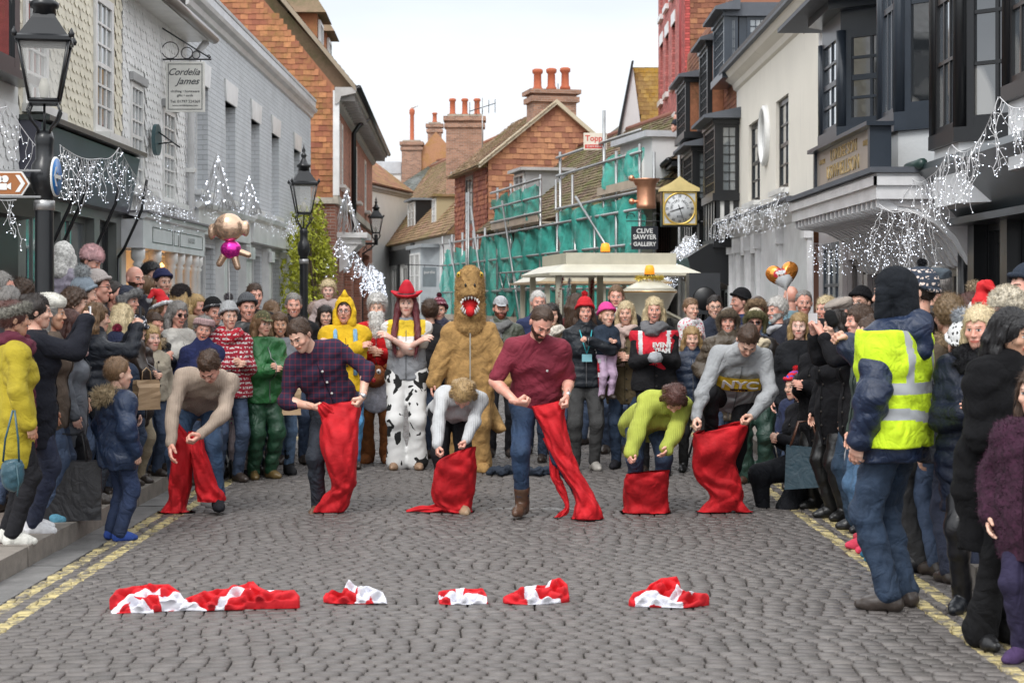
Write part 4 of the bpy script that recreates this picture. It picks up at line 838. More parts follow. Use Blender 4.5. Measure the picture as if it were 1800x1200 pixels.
# near dark building
K = building('shop_building', 'near black-framed building with big bay windows above a dark shop cornice', (4.15, 15.12, 0), rad(-90))
b = MB(); wall(b, 0, 5, 2.8, 7, [], LB); wall(b, 0, 5, 0, 2.8, [(.25,.95,.1,2.3), (1.3,3.2,.5,2.35), (3.5,4.6,.5,2.35)], BLACK, y=.002, rev=.12); b.build('wall', K)
cant_bay(K, .3, 1.1, .45, .48, 3.12, 5.4, BLACK, nx=3, nz=4, nxc=2, nzc=5, pm=LB, foot=.12); cant_bay(K, 2.5, 3.3, .45, .48, 3.28, 5.4, BLACK, nx=3, nz=4, nxc=2, nzc=5, pm=LB, foot=.12)
window(K, .25,.95,.1,2.3, .05, 1, 1, BLACK, GLASS, .1, name='door'); window(K, 1.3,3.2,.5,2.35, .03, 1, 1, BLACK, GLASSL, .06, name='shop_window'); window(K, 3.5,4.6,.5,2.35, .03, 1, 1, BLACK, GLASSL, .06, name='shop_window')
b = MB(); b.prism([(-.0,-.5,2.78),(-.0,-.56,2.84),(-.0,-.54,2.9),(-.0,0,3.0),(0,0,2.38),(0,-.2,2.42)], (5,0,0), M('gloss', (.03,.04,.045))); b.box((0,-.3,2.36),(5,-.001,2.419), M('gloss', (.05,.06,.07))); b.tube([(-.35,-.56,2.9),(.2,-.56,2.9)], .045, M('gloss', (.03,.06,.055)), 10); b.build('fascia', K)
for xx in (.02, 1.02, 3.28):
    b = MB(); b.box((xx,-.12,0), (xx+.2,-.001,2.36), BLACK if xx else FAS); b.build('pilaster', K)

# ------------------------------------------------------------------ street lamps, signs, clock
street_lamp('near Victorian lantern on a thick black post in front of the beige scalloped wall', X_(78, 12.3), 12.3, 4.16, .84, rz=rad(12))
street_lamp('black Victorian lantern on a post beside the yellow-green climbing plant', X_(534, 27), 27, 4.18, .9, rz=rad(14))
l3 = street_lamp('distant Victorian lantern on a wall bracket at the end of the brick front', X_(661, 54), 54, 5.0, .95, post=False, rz=rad(10))
b = MB(); b.tube([(0,0,3.53-.05),(0,0,3.15)], .06, BLACK, 8); b.tube([(0,0,3.2),(-.7,0,3.2)], .035, BLACK, 6); b.tube([(-.7,0,3.2),(-.7,0,2.5)], .03, BLACK, 6); b.tube([(-.05,0,3.15),(-.3,0,2.95),(-.6,0,2.75),(-.7,0,2.5)], .025, BLACK, 6)
for cx_ in (-.22, -.45): b.tube([(cx_+.1*math.cos(a*PI/6), 0, 3.08+.1*math.sin(a*PI/6)) for a in range(13)], .014, BLACK, 5)
b.v = [(v[0], v[1], v[2]+.3) for v in b.v]; b.build('bracket', l3)
def poly_flat(mb, pts, y, m, th=.004): mb.prism([(x, y, z) for x, z in pts], (0, -th, 0), m)
fs_ = thing('finger_sign', 'brown pointed finger sign with a white cine camera symbol on the near lamp post', 'sign', (X_(0, 12.2), 12.12, Z_(324, 12.2)), rad(0))
BRW = M('gloss', (.34,.12,.03)); w_ = .235; b = MB(); b.prism([(-.3,0,-.085),(w_-.055,0,-.085),(w_,0,0),(w_-.055,0,.085),(-.3,0,.085)], (0,.02,0), WHITE); b.build('rim', fs_)
b = MB(); b.prism([(-.3,-.001,-.075),(w_-.062,-.001,-.075),(w_-.013,-.001,0),(w_-.062,-.001,.075),(-.3,-.001,.075)], (0,-.004,0), BRW); b.build('board', fs_)
b = MB(); poly_flat(b, [(w_-.10,-.06),(w_-.07,-.06),(w_-.03,0),(w_-.07,.06),(w_-.10,.06),(w_-.06,0)], -.006, WHITE)
poly_flat(b, [(.01,-.045),(.075,-.045),(.075,.0),(.01,.0)], -.006, WHITE); poly_flat(b, [(.076,-.03),(.105,-.045),(.105,.005),(.076,-.01)], -.006, WHITE)
for cx_, cz_, r_ in ((.022,.03,.024), (.062,.032,.026)): poly_flat(b, [(cx_+r_*math.cos(a*PI/8), cz_+r_*math.sin(a*PI/8)) for a in range(16)], -.0061, WHITE)
poly_flat(b, [(-.02,-.03),(.009,-.02),(.009,-.008),(-.02,-.002)], -.006, WHITE); b.build('symbol', fs_)
b = MB(); b.box((-.3,.005,.086), (.31,.03,.1), M('metal', (.3,.3,.3))); b.box((-.3,.005,-.1), (.31,.03,-.086), M('metal', (.3,.3,.3))); b.build('bracket', fs_)
ar = thing('road_sign', 'round blue sign with a white arrow seen at a slant on the near lamp post', 'sign', (X_(97, 12.3), 12.3, Z_(311, 12.3)), rad(90.5))
b = MB(); Ry = Matrix.Rotation(rad(90), 3, 'X'); b.lathe([(.145,0),(.145,.012)], WHITE, seg=28, R=Ry); b.build('rim', ar); b = MB(); b.lathe([(.133,.013),(.133,.016)], M('gloss', (.01,.17,.50)), seg=28, R=Ry); b.build('disc', ar)
b = MB(); b.box((-.09,-.02,-.014), (.09,-.0165,.014), WHITE)
for s_ in (1,-1): b.prism([(-.10,-.0164,0),(-.08,-.0164,0),(-.015,-.0164,s_*.07),(-.05,-.0164,s_*.07)], (0,-.0037,0), WHITE)
b.build('arrow', ar)
# hanging shop sign
hsn = sign_board('hanging_sign', 'white hanging shop sign with black script reading Cordelia James on a scrolled bracket', X_(326, 22.4), 22.4, Z_(153, 22.4), .51, .66, M('gloss', (.76,.75,.70)),
  [('Cordelia', .125, -.02, .19, {'shear': .45, 'sx': .95, 'off': .001}), ('James', .125, .03, .07, {'shear': .45, 'off': .001}), ('clothing • homeware', .045, 0, -.06, {}), ('gifts • cards', .045, 0, -.115, {}), ('Tel: 01797 224369', .052, 0, -.195, {}), ('www.cordeliajames.com', .034, 0, -.245, {})], M('plastic', (.04,.045,.05)), border=M('plastic', (.04,.045,.05)))
b = MB(); zt = .36; b.tube([(-.36,0,zt),(.34,0,zt-.0)], .012, BLACK, 6); b.tube([(-.34,0,zt+.3),(-.34,0,zt-.25)], .014, BLACK, 6); b.tube([(-.45,0,zt+.50),(.32,0,zt+.02)], .01, BLACK, 5)
for cx_, r_ in ((-.2,.11), (.02,.075), (.14,.05)): b.tube([(cx_+r_*math.cos(a*PI/8), 0, zt+.01+r_+r_*math.sin(a*PI/8)) for a in range(17)], .007, BLACK, 5)
for x in (-.2, .2): b.tube([(x,0,zt),(x,0,.32)], .006, BLACK, 4)
b.tube([(.3,0,zt+.0),(.33,0,zt+.03),(.31,0,zt+.06),(.28,0,zt+.04)], .008, BLACK, 5); b.build('bracket', hsn)
es = thing('hanging_sign', 'small oval dark green shop sign seen edge-on on the white scalloped wall', 'sign', (X_(276, 21.6), 21.6, Z_(246, 21.6)), rad(84))
b = MB(); b.prism([(.14*math.cos(a*PI/10), -.02, .2*math.sin(a*PI/10)) for a in range(20)], (0,.05,0), M('gloss', (.05,.10,.11))); b.build('board', es); b = MB(); b.tube([(0,-.02,.1),(0,-.3,-.1)], .01, BLACK, 5); b.tube([(0,-.02,-.05),(0,-.2,-.03)], .01, BLACK, 5); b.build('bracket', es)
# gilded clock
dC = 35.4; ck = thing('clock', 'gilded square shop clock with a white dial of Roman numerals on the right-hand fronts', 'clock', (X_(1194, dC), dC, Z_(366, dC)), 0); ck.scale = (.93,)*3
GB_ = M('metal', (.86,.60,.16)); GP = M('gloss', (.85,.68,.30)); b = MB(); b.box((-.40,-.1,-.41), (.40,.25,.37), BLACK); b.build('case', ck)
b = MB(); k_ = .375
for a in ((-k_,-k_),): 
    b.box((-k_,-.12,-k_), (k_,-.101,-k_+.03), GB_); b.box((-k_,-.12,k_-.045), (k_,-.101,k_-.02), GB_); b.box((-k_,-.12,-k_+.03), (-k_+.03,-.101,k_-.045), GB_); b.box((k_-.03,-.12,-k_+.03), (k_,-.101,k_-.045), GB_)
b.lathe([(.325,0),(.325,.014),(.345,.02),(.365,.014),(.365,0)], GB_, R=Ry, c=(0,-.104,-.015), seg=40); b.build('gilt_frame', ck)
b = MB(); b.box((-.345,-.104,-.345), (.345,-.1005,.33), M('paint', (.6,.62,.62))); b.lathe([(.325,0),(.325,.005)], M('paint', (.74,.76,.78)), R=Ry, c=(0,-.105,-.015), seg=40); dial = b.build('dial', ck)
for i, s_ in enumerate(('XII','I','II','III','IIII','V','VI','VII','VIII','IX','X','XI')):
    a = rad(90-30*i); text_obj(s_, .085, BLACK, dial, 'numeral', loc=(.275*math.cos(a), -.112, -.015+.275*math.sin(a)), rot=(rad(90), 0, 0) if False else (Matrix.Rotation(a-rad(90),4,'Y').inverted() @ Matrix.Rotation(rad(90),4,'X')).to_euler(), sx=.7, off=.001)
def arc_text(s_, r, a0, a1, size):
    for i, c_ in enumerate(s_):
        a = rad(a0+(a1-a0)*i/(len(s_)-1)); text_obj(c_, size, BLACK, dial, loc=(r*math.cos(a), -.112, -.015+r*math.sin(a)), rot=(Matrix.Rotation(a-rad(90),4,'Y').inverted() @ Matrix.Rotation(rad(90),4,'X')).to_euler())
arc_text("HATTERS", .18, 178, 97, .075); arc_text("HOUSE", .18, 68, 2, .075); text_obj('RYE', .075, BLACK, dial, loc=(0,-.112,-.2))
b = MB()
for a, l, w_ in ((rad(197), .22, .016), (rad(-71), .30, .011)):
    d = Vector((math.cos(a), 0, math.sin(a))); n_ = Vector((-d.z, 0, d.x)); c = Vector((0,-.118,-.015)); b.prism([c-d*.09+n_*w_*.8, c-d*.09-n_*w_*.8, c+d*l-n_*w_*.4, c+d*(l+.02), c+d*l+n_*w_*.4], (0,-.006,0), BLACK)
b.build('hands', ck)
b = MB(); b.prism([(-.44,-.16,.37),(.44,-.16,.37),(.44,-.16,.44),(.2,-.16,.56),(.03,-.16,.68),(0,-.16,.71),(-.03,-.16,.68),(-.2,-.16,.56),(-.44,-.16,.44)], (0,.45,0), GP); b.build('pediment', ck); b = MB(); b.tube([(.4,.1,.2),(.7,.1,.2)], .04, BLACK, 6); b.tube([(.4,.1,-.3),(.7,.1,-.3)], .04, BLACK, 6); b.build('bracket', ck)
gs = sign_board('hanging_sign', 'black square hanging sign with white capitals reading Clive Sawyer Gallery', X_(1133, 37), 37, Z_(418, 37), .58, .50, M('gloss', (.02,.022,.03)), [('CLIVE', .14, 0, .145, {'off':.004}), ('SAWYER', .14, 0, .015, {'off':.004,'sx':.92}), ('GALLERY', .12, 0, -.14, {'off':.004})], WHITE)
b = MB(); b.tube([(-.4,0,.36),(.8,0,.36)], .012, BLACK, 5)
for k in range(4): b.tube([(-.3+k*.28+.09*math.cos(a*PI/6), 0, .45+.08*math.sin(a*PI/6)) for a in range(8)], .01, BLACK, 4)
b.build('bracket', gs)
cp = MB(); CU = M('metal', (.72,.36,.22)); cp.lathe([(.28,-.42),(.30,-.40),(.30,-.3),(.29,-.28),(.29,.2),(.32,.35),(.42,.46),(.43,.5),(.38,.5)], CU, seg=20)
for z in (.52, -.2): cp.lathe([(.002,-.1),(.07,-.07),(.1,0),(.07,.07),(.002,.1)], CU, c=(-.45,0,z), seg=10)
cp.tube([(-.45,0,-.2),(-.2,0,-.2)], .05, CU, 8); cp.tube([(-.45,0,.52),(-.35,0,.4),(-.3,0,.3)], .04, CU, 6); cp.tube([(.1,0,.5),(.9,0,.5)], .03, BLACK, 6)
cp.v = [tuple(c_*.72 for c_ in v) for v in cp.v]; tag(cp.build('hanging_jug', loc=(X_(1136, 38), 38, Z_(343, 38)), rz=0), 'large copper jug hung as a shop sign beside the green netting', 'shop sign')

# ------------------------------------------------------------------ fairy lights
def px_(px, py, d): return tuple(P_(px, py, d))
icicles('icicle_lights', 'icicle lights in two swags across the dark shop fascia behind the near lamp post', [(-3.55, 13.4, Z_(255, 13.4)), (-4.0, 16.6, 3.08), (-4.05, 17.6, 3.28), (-4.2, 19.6, 3.0)], .55, 46, 1)
icicles('icicle_lights', 'icicle lights bunched left of the near lamp post above the brown sign', [(-4.1, 12.2, 3.1), (-3.9, 13.2, 3.2), (-3.6, 13.6, 2.75)], .35, 26, 2)
icicles('icicle_lights', 'short icicle lights hanging in front of the left-edge shop window', [(-3.95, 12.3, 2.55), (-3.95, 13.6, 2.5)], .5, 12, 3)
icicles('icicle_lights', 'white icicle lights running along the white shop fascia with columns', [(-4.3, 20.0, 3.05), (-4.35, 22, 2.95), (-4.5, 24.1, 3.0)], .45, 60, 4, wr=.004)
icicles('icicle_lights', 'white lights heaped along the grey painted building shopfront', [(-4.45, 24.3, 3.25), (-4.4, 27, 3.25), (-4.4, 31, 3.3), (-4.4, 34.6, 3.2)], .42, 80, 5, wr=.004)
icicles('icicle_lights', 'lights slung from the grey shopfront across to the middle street lamp', [(-4.4, 34.0, 3.25), (-3.7, 28.5, 3.1), (-3.3, 27.1, 3.05)], .3, 34, 6, wr=.005)
icicles('icicle_lights', 'lights swagged from the white porch hood of the brick building', [(-4.6, 40.5, 2.5), (-4.2, 41.7, 3.25), (-3.95, 43.5, 2.9), (-3.9, 47, 2.5), (-4.1, 50, 2.8)], .7, 90, 7, wr=.008, bulb=.01)
icicles('icicle_lights', 'lights on the black shopfronts at the far left bend below the bracket lamp', [(-4.2, 50.2, 2.8), (-4.25, 56, 2.6)], 1.1, 50, 8, wr=.008, bulb=.012)
icicles('icicle_lights', 'icicle lights along the dark cornice at the right edge of the street', [(3.55, 15.2, 2.80), (3.52, 14.4, 2.74), (3.5, 13.6, 2.95), (3.48, 12.9, 2.85), (3.45, 12.1, 3.15), (3.45, 11.4, 3.0)], .55, 52, 9)
icicles('icicle_lights', 'dense small lights hanging beneath the coved white canopy', [(3.4, 19.4, 2.35), (3.6, 17.6, 2.42), (3.7, 15.4, 2.38)], .42, 60, 10, wr=.0016, dens=1.2, bulb=.0036)
icicles('icicle_lights', 'lights looped at the near corner of the white canopy', [(3.25, 15.1, 2.55), (3.45, 14.9, 2.5), (3.6, 14.7, 2.5)], .75, 16, 11)
icicles('icicle_lights', 'pale lights draped over the cream building shop cornice', [(3.75, 31.5, 3.2), (3.75, 28.5, 3.25), (3.75, 25.5, 3.2), (3.75, 23.4, 3.25)], .5, 80, 12, wr=.004)
icicles('icicle_lights', 'thick cluster of lights on the black jetty below the timber bays', [(3.4, 38, 2.35), (3.3, 35.5, 2.7), (3.35, 33, 2.95), (3.4, 31.6, 2.95)], .75, 110, 13, wr=.006, bulb=.007)
for nm, (x, y, z, s_), lb in (('light_tree', (-4.25, 27.5, 3.1, .5), 'small pointed wire light tree on the grey shopfront ledge'), ('light_tree', (-4.25, 24.6, 3.0, .65), 'larger wire light tree standing at the end of the white fascia'), ('light_tree', (-4.1, 42.3, 3.35, .9), 'wire light tree on the white porch hood of the brick building')):
    b = MB(); R = random.Random(int(x*99)); WM_ = M('plastic', (.72,.72,.72))
    for k in range(26):
        a = R.uniform(0, 2*PI); r0 = s_*.45*R.uniform(.6, 1); a2 = a+R.uniform(-1, 1); t_ = R.uniform(.1,.9); b.tube([(r0*math.cos(a), r0*math.sin(a), 0), (r0*(1-t_)*math.cos(a2), r0*(1-t_)*math.sin(a2), s_*t_*1.2), (0, 0, s_*1.25)], .006*s_*2, WM_, 3)
    for k in range(40):
        t_ = R.uniform(0, .95); a = R.uniform(0, 2*PI); r0 = s_*.45*(1-t_); b.lathe([(.002,-.012),(.012,0),(.002,.012)], M('emit', (.82,.88,1.0), 2.2), c=(r0*math.cos(a), r0*math.sin(a), s_*1.25*t_), seg=5)
    tag(b.build(nm, loc=(x, y, z)), lb, 'fairy lights')

# ------------------------------------------------------------------ climbing plant on the brick corner
pl = thing('climbing_plant', 'yellow-green climbing shrub spilling down the end of the grey painted building', 'climbing plant', (-4.4, 36.4, 0))
R = random.Random(44); v_ = []; f_ = []
for k in range(5200):
    t_ = R.random(); y = R.uniform(-3.2, 3.4); z = R.uniform(.4, 4.0)
    if z > 4.0 - .5*abs(y)*.5 - .2*R.random() or (math.sin(y*3.1+z*1.7)+math.sin(z*4.3-y*2)) < -1.0 + .3*R.random(): continue
    x = R.uniform(-.15, .38)*(.5+.5*math.sin(z*2.2+y)); p = Vector((x, y, z)); s_ = R.uniform(.04, .095)
    for q_ in range(3):
        a = Vector((R.uniform(-1,1), R.uniform(-1,1), R.uniform(-1.4,.1))).normalized()*s_; c = a.cross(Vector((R.uniform(-1,1), R.uniform(-1,1), R.uniform(-1,1)))).normalized()*s_*.35; i = len(v_); v_ += [p, p+a*.5+c, p+a*1.3, p+a*.5-c]; f_.append((i, i+1, i+2, i+3)); p = p + a*.6
np_obj('foliage', v_, f_, [M('leaf', (.38, .40, .035))], pl, smooth=False)
b = MB()
for k in range(14):
    y = R.uniform(-1.2, 2.6); b.tube([(R.uniform(-.1,.05), y, 0), (R.uniform(-.1,.1), y+R.uniform(-.3,.3), 1.2), (R.uniform(-.1,.1), y+R.uniform(-.5,.5), 2.4), (0, y+R.uniform(-.8,.8), 3.6)], [.05,.04,.03,.01], M('stone', (.13,.09,.06)), 6)
b.build('stem', pl)

# ------------------------------------------------------------------ land train
CRM = M('gloss', (.60,.57,.46)); CRD = M('gloss', (.48,.46,.37))
lt = thing('land_train', 'cream road train with a canopy roof, funnel and amber beacons behind the crowd', 'tourist train', (1.35, 24.5, 0), rad(8))
def rbox(mb, a, b_, m, r=.05):
    x0, y0, z0 = a; x1, y1, z1 = b_; pr = [(x0+r,y0,z0),(x1-r,y0,z0),(x1,y0+0,z0+r),(x1,y0,z1-r),(x1-r,y0,z1),(x0+r,y0,z1),(x0,y0,z1-r),(x0,y0,z0+r)]; mb.prism(pr, (0,y1-y0,0), m)
b = MB(); b.add([(-1.0,-1.1,2.08),(1.12,-1.1,2.08),(1.12,1.6,2.08),(-1.0,1.6,2.08),(-.75,-.85,2.2),(.88,-.85,2.2),(.88,1.4,2.2),(-.75,1.4,2.2),(-1.0,-1.1,2.045),(1.12,-1.1,2.045),(1.12,1.6,2.045),(-1.0,1.6,2.045)], [(0,1,5,4),(1,2,6,5),(2,3,7,6),(3,0,4,7),(4,5,6,7),(8,9,1,0),(9,10,2,1),(10,11,3,2),(11,8,0,3),(11,10,9,8)], CRM); b.box((-.72,-.8,2.2), (.84,1.3,2.36), CRM); b.build('roof', lt)
for x, y in ((-.85,-.95), (-.85,1.4), (.98,-.95), (.98,1.4), (.05,1.4), (-.05,.2)): b = MB(); b.box((x-.04, y-.04, .9), (x+.04, y+.04, 2.044), CRD); b.build('roof_post', lt)
b = MB(); rbox(b, (-.85,-.2,.3), (.95,1.5,1.15), CRM, .1); pr = [(-.35+1.3*(i/12), -1.0, 1.40+.22*math.sin(PI*i/12)) for i in range(13)]; b.prism([(-.35,-1.0,.35)]+[(x-.35+.3,y,z) for x,y,z in pr]+[(1.25,-1.0,.35)], (0,.75,0), CRM); b.prism([(x-.35+.3-.0,y-.04,z+.0) for x,y,z in pr]+[(x-.35+.3,y-.04,z+.035) for x,y,z in pr[::-1]], (0,.85,0), CRD); b.build('body', lt)
b = MB(); b.prism([(.1,-1.02,1.12),(.85,-1.02,1.12),(.9,-1.02,1.18),(.9,-1.02,1.40),(.82,-1.02,1.46),(.1,-1.02,1.46)], (0,.01,0), GLASS); b.box((-.3,-1.02,1.12), (.02,-1.01,1.42), GLASS); b.build('windscreen', lt)
b = MB(); b.lathe([(.14,1.35),(.16,1.4),(.20,1.5),(.34,1.78),(.37,1.80),(.37,1.84)], CRM, c=(.28,-1.6,0), seg=28); b.lathe([(.365,1.80),(.372,1.805),(.372,1.825),(.365,1.83)], M('metal', (.5,.30,.12)), c=(.28,-1.6,0), seg=28); b.lathe([(.37,1.84),(.30,1.88),(.13,1.97),(.1,1.99)], CRM, c=(.28,-1.6,0), seg=28); b.lathe([(.3,.5),(.3,1.2),(.14,1.36)], CRD, c=(.28,-1.6,0), seg=24); b.build('funnel', lt)
AMB = M('emit', (.95,.30,.02), .55)
for x, y, z in ((-.05,-.2,2.36), (.28,-1.6,2.02)):
    b = MB(); b.lathe([(.07,0),(.07,.03),(.072,.031)], BLACK, c=(x,y,z), seg=14); b.lathe([(.07,.031),(.066,.1),(.05,.15),(.002,.16)], AMB, c=(x,y,z), seg=14); b.build('beacon', lt)
def tinsel(name, pts, r, c, seed, par=None, label=None, n=900):
    R_ = random.Random(seed); pts = [Vector(p) for p in pts]; v = []; f = []
    for k in range(n):
        s = R_.random()*(len(pts)-1); i = int(s); p = pts[i].lerp(pts[i+1], s-i); d = Vector((R_.gauss(0,1), R_.gauss(0,1), R_.gauss(0,1))).normalized(); e = d.cross(Vector((R_.random(),R_.random(),R_.random()))).normalized()*.006
        i = len(v); v += [p-e, p+e, p+d*r*R_.uniform(.7,1.1)]; f.append((i, i+1, i+2))
    return np_obj(name, v, f, [M('metal', c)], par, smooth=False)
ring = [(.28+.17*math.cos(a*PI/6), -1.6+.17*math.sin(a*PI/6), 2.0) for a in range(13)]
tinsel('tinsel', ring, .06, (.75,.6,.15), 1, lt); tinsel('tinsel', [(-.8,-.98,2.0),(-.95,-.98,1.3)], .05, (.3,.02,.03), 2, lt, n=500); tinsel('tinsel', [(-.7,-.98,2.0),(-.78,-.98,1.3)], .05, (.6,.6,.62), 3, lt, n=500); tinsel('tinsel', [(.95,-.98,2.0),(1.0,-.98,1.4)], .05, (.4,.4,.42), 4, lt, n=500); tinsel('tinsel', [(.05,1.3,2.0),(-.02,1.3,1.4)], .05, (.3,.02,.03), 5, lt, n=400)
tw = thing('train_carriage', 'open cream carriage with a pale canopy towed behind the road train', 'carriage', (1.55, 28.5, 0), rad(8))
b = MB(); b.prism([(-1.1,0,2.02),(1.1,0,2.02),(.9,0,2.12),(.5,0,2.26),(-.5,0,2.26),(-.9,0,2.12)], (0,3.2,0), CRM); b.box((-1.14,-.05,1.98), (1.14,3.3,2.019), M('gloss', (.5,.36,.22))); b.build('roof', tw)
b = MB(); rbox(b, (-1.0,.1,.3), (1.0,3.1,1.0), CRM, .08); b.build('body', tw)
for x in (-.95, 0, .95):
    for y in (.15, 3.0): b = MB(); b.box((x-.04,y-.04,1.0), (x+.04,y+.04,1.979), CRD); b.build('roof_post', tw)
for par, ys in ((lt, (-1.3, 1.0)), (tw, (.6, 2.6))):
    for x in (-.85, .85):
        for y in ys: b = MB(); b.lathe([(.1,-.1),(.28,-.09),(.3,0),(.28,.09),(.1,.1)], BLACK, R=Matrix.Rotation(rad(90),3,'Y'), c=(x,y,.3), seg=18); b.build('wheel', par)
# ------------------------------------------------------------------ implicit-surface figure builder
F32 = np.float32
def A3(p): return np.array(p, F32)
def smin(a, b, k):
    h = np.clip(.5 + .5*(b-a)/k, 0, 1); return b*(1-h) + a*h - k*h*(1-h)
def wrinkle(P, amp, seed=0, fr=1.0):
    x, y, z = P[..., 0]*fr, P[..., 1]*fr, P[..., 2]*fr; s = seed*1.7
    w = 1.2*np.abs(np.sin(x*9+z*7+np.sin(z*13+s)*1.1+s)) + np.abs(np.sin(z*15-x*5+np.sin(x*17+y*11+s)*1.4)) + .6*np.abs(np.sin((x-z)*21+y*17+s*2+np.sin(z*9)*2)) + .35*np.sin(z*60-x*21+s) - 1.7
    return -amp*w*.78
class SDF:
    def __init__(s, k=.03): s.p = []; s.k = k; s.cuts = []; s.subs = []; s.disp = None; s.post = False; s.pp = []
    def cone(s, a, b, ra, rb, fl=None, ax=None, k=None):
        """tapered capsule a-b; fl squashes it along axis ax"""
        (s.pp if s.post else s.p).append((A3(a), A3(b), float(ra), float(rb), fl, None if ax is None else A3(ax), k or s.k)); return s
    def ell(s, c, r, R=None, k=None):
        s.p.append(('e', A3(c), A3(r), None if R is None else np.array(R, F32), k or s.k)); return s
    def chain(s, pts, rs, fl=None, ax=None, k=None):
        rs = rs if isinstance(rs, (list, tuple)) else [rs]*len(pts)
        for i in range(len(pts)-1): s.cone(pts[i], pts[i+1], rs[i], rs[i+1], fl, ax, k)
        return s
    def cut(s, p, n): s.cuts.append((A3(p), A3(n)/np.linalg.norm(n))); return s      # keeps the side n points away from
    def mesh(s, h, name=None, parent=None, mats=(), matfn=None):
        m_ = .05; lo = np.full(3, 1e9); hi = -lo
        for q in s.p + s.pp:
            if isinstance(q[0], str): r = max(q[2]); lo = np.minimum(lo, q[1]-r); hi = np.maximum(hi, q[1]+r)
            else: r = max(q[2], q[3]); lo = np.minimum(lo, np.minimum(q[0], q[1])-r); hi = np.maximum(hi, np.maximum(q[0], q[1])+r)
        lo = lo - m_; hi = hi + m_; n = np.ceil((hi-lo)/h).astype(int)+1; F = np.full(n, .2, F32)
        ax_ = [lo[i] + h*np.arange(n[i], dtype=F32) for i in range(3)]
        def evl(q, F):
            e = isinstance(q[0], str)
            if e: r = max(q[2]) + q[4] + .03; a = b = q[1]
            else: r = max(q[2], q[3]) + q[6] + .03; a, b = q[0], q[1]
            l = np.clip(np.floor((np.minimum(a, b)-r-lo)/h).astype(int), 0, n); u = np.clip(np.ceil((np.maximum(a, b)+r-lo)/h).astype(int)+1, 0, n)
            sl = tuple(slice(l[i], u[i]) for i in range(3)); G = np.stack(np.meshgrid(ax_[0][sl[0]], ax_[1][sl[1]], ax_[2][sl[2]], indexing='ij'), -1).astype(F32)
            if e:
                d = G-q[1]
                if q[3] is not None: d = d @ q[3]
                k0 = np.linalg.norm(d/q[2], axis=-1); k1 = np.linalg.norm(d/(q[2]**2), axis=-1)+1e-9; D = k0*(k0-1)/k1; k = q[4]
            else:
                ab = b-a; L2 = float(ab@ab)+1e-12; d = G-a; t = np.clip((d@ab)/L2, 0, 1); off = d - t[..., None]*ab
                if q[4]: c = (off@q[5])*(1/q[4]-1); off = off + c[..., None]*q[5]
                D = np.linalg.norm(off, axis=-1) - (q[2]+(q[3]-q[2])*t)
                if q[4]: D = D*max(q[4], .6)
                k = q[6]
            F[sl] = smin(F[sl], D, k)
        for q in s.p: evl(q, F)
        if s.disp or s.cuts or s.subs or s.pp:
            G = np.stack(np.meshgrid(*ax_, indexing='ij'), -1).astype(F32)
            for p, nn in s.cuts: F = np.maximum(F, (G-p)@nn)
            for q in s.pp: evl(q, F)
            if s.disp: F = F + s.disp(G)
            for f in s.subs: F = f(G, F)
        V, Q = surfnet(F, lo, h)
        if name is None: return V, Q
        return np_obj(name, V, Q, mats, parent, matfn(V[Q].mean(1)) if matfn else None)
EDG = [((0,0,0),a) for a in range(3)]
def surfnet(F, lo, h):
    n = np.array(F.shape)-1; S = F < 0
    c = np.zeros(n, np.int8)
    for i in (0,1):
        for j in (0,1):
            for k in (0,1): c += S[i:n[0]+i, j:n[1]+j, k:n[2]+k]
    I = np.argwhere((c > 0) & (c < 8)); idx = np.full(n, -1, np.int32); idx[I[:,0], I[:,1], I[:,2]] = np.arange(len(I))
    pos = np.zeros((len(I), 3)); cnt = np.zeros(len(I))
    for ax in range(3):
        o1, o2 = [x for x in range(3) if x != ax]
        for a in (0,1):
            for b in (0,1):
                p0 = I.copy(); p0[:,o1] += a; p0[:,o2] += b; p1 = p0.copy(); p1[:,ax] += 1
                fa = F[p0[:,0],p0[:,1],p0[:,2]]; fb = F[p1[:,0],p1[:,1],p1[:,2]]; m = (fa < 0) != (fb < 0); t = np.where(m, fa/(fa-fb+1e-12), 0)
                q = p0.astype(float); q[:,ax] += t; pos[m] += q[m]; cnt[m] += 1
    V = (pos/np.maximum(cnt,1)[:,None])*h + lo; Q = []
    for ax in range(3):
        o1, o2 = (ax+1) % 3, (ax+2) % 3; sl0 = [slice(None)]*3; sl1 = [slice(None)]*3; sl0[ax] = slice(0,-1); sl1[ax] = slice(1,None)
        a = S[tuple(sl0)]; b = S[tuple(sl1)]; E = np.argwhere(a != b); E = E[(E[:,o1] > 0) & (E[:,o2] > 0) & (E[:,o1] < n[o1]) & (E[:,o2] < n[o2])]
        s_ = S[E[:,0],E[:,1],E[:,2]]; ids = []
        for d1, d2 in ((-1,-1),(0,-1),(0,0),(-1,0)):
            p = E.copy(); p[:,o1] += d1; p[:,o2] += d2; ids.append(idx[p[:,0],p[:,1],p[:,2]])
        q = np.stack(ids, 1); q[~s_] = q[~s_][:, ::-1]; Q.append(q)
    return V.astype(F32), np.concatenate(Q).astype(np.int32)
def vnormals(V, Q):
    n = np.cross(V[Q[:,2]]-V[Q[:,0]], V[Q[:,3]]-V[Q[:,1]]); N = np.zeros_like(V)
    for i in range(4): np.add.at(N, Q[:,i], n)
    return N/(np.linalg.norm(N, axis=1, keepdims=True)+1e-9)
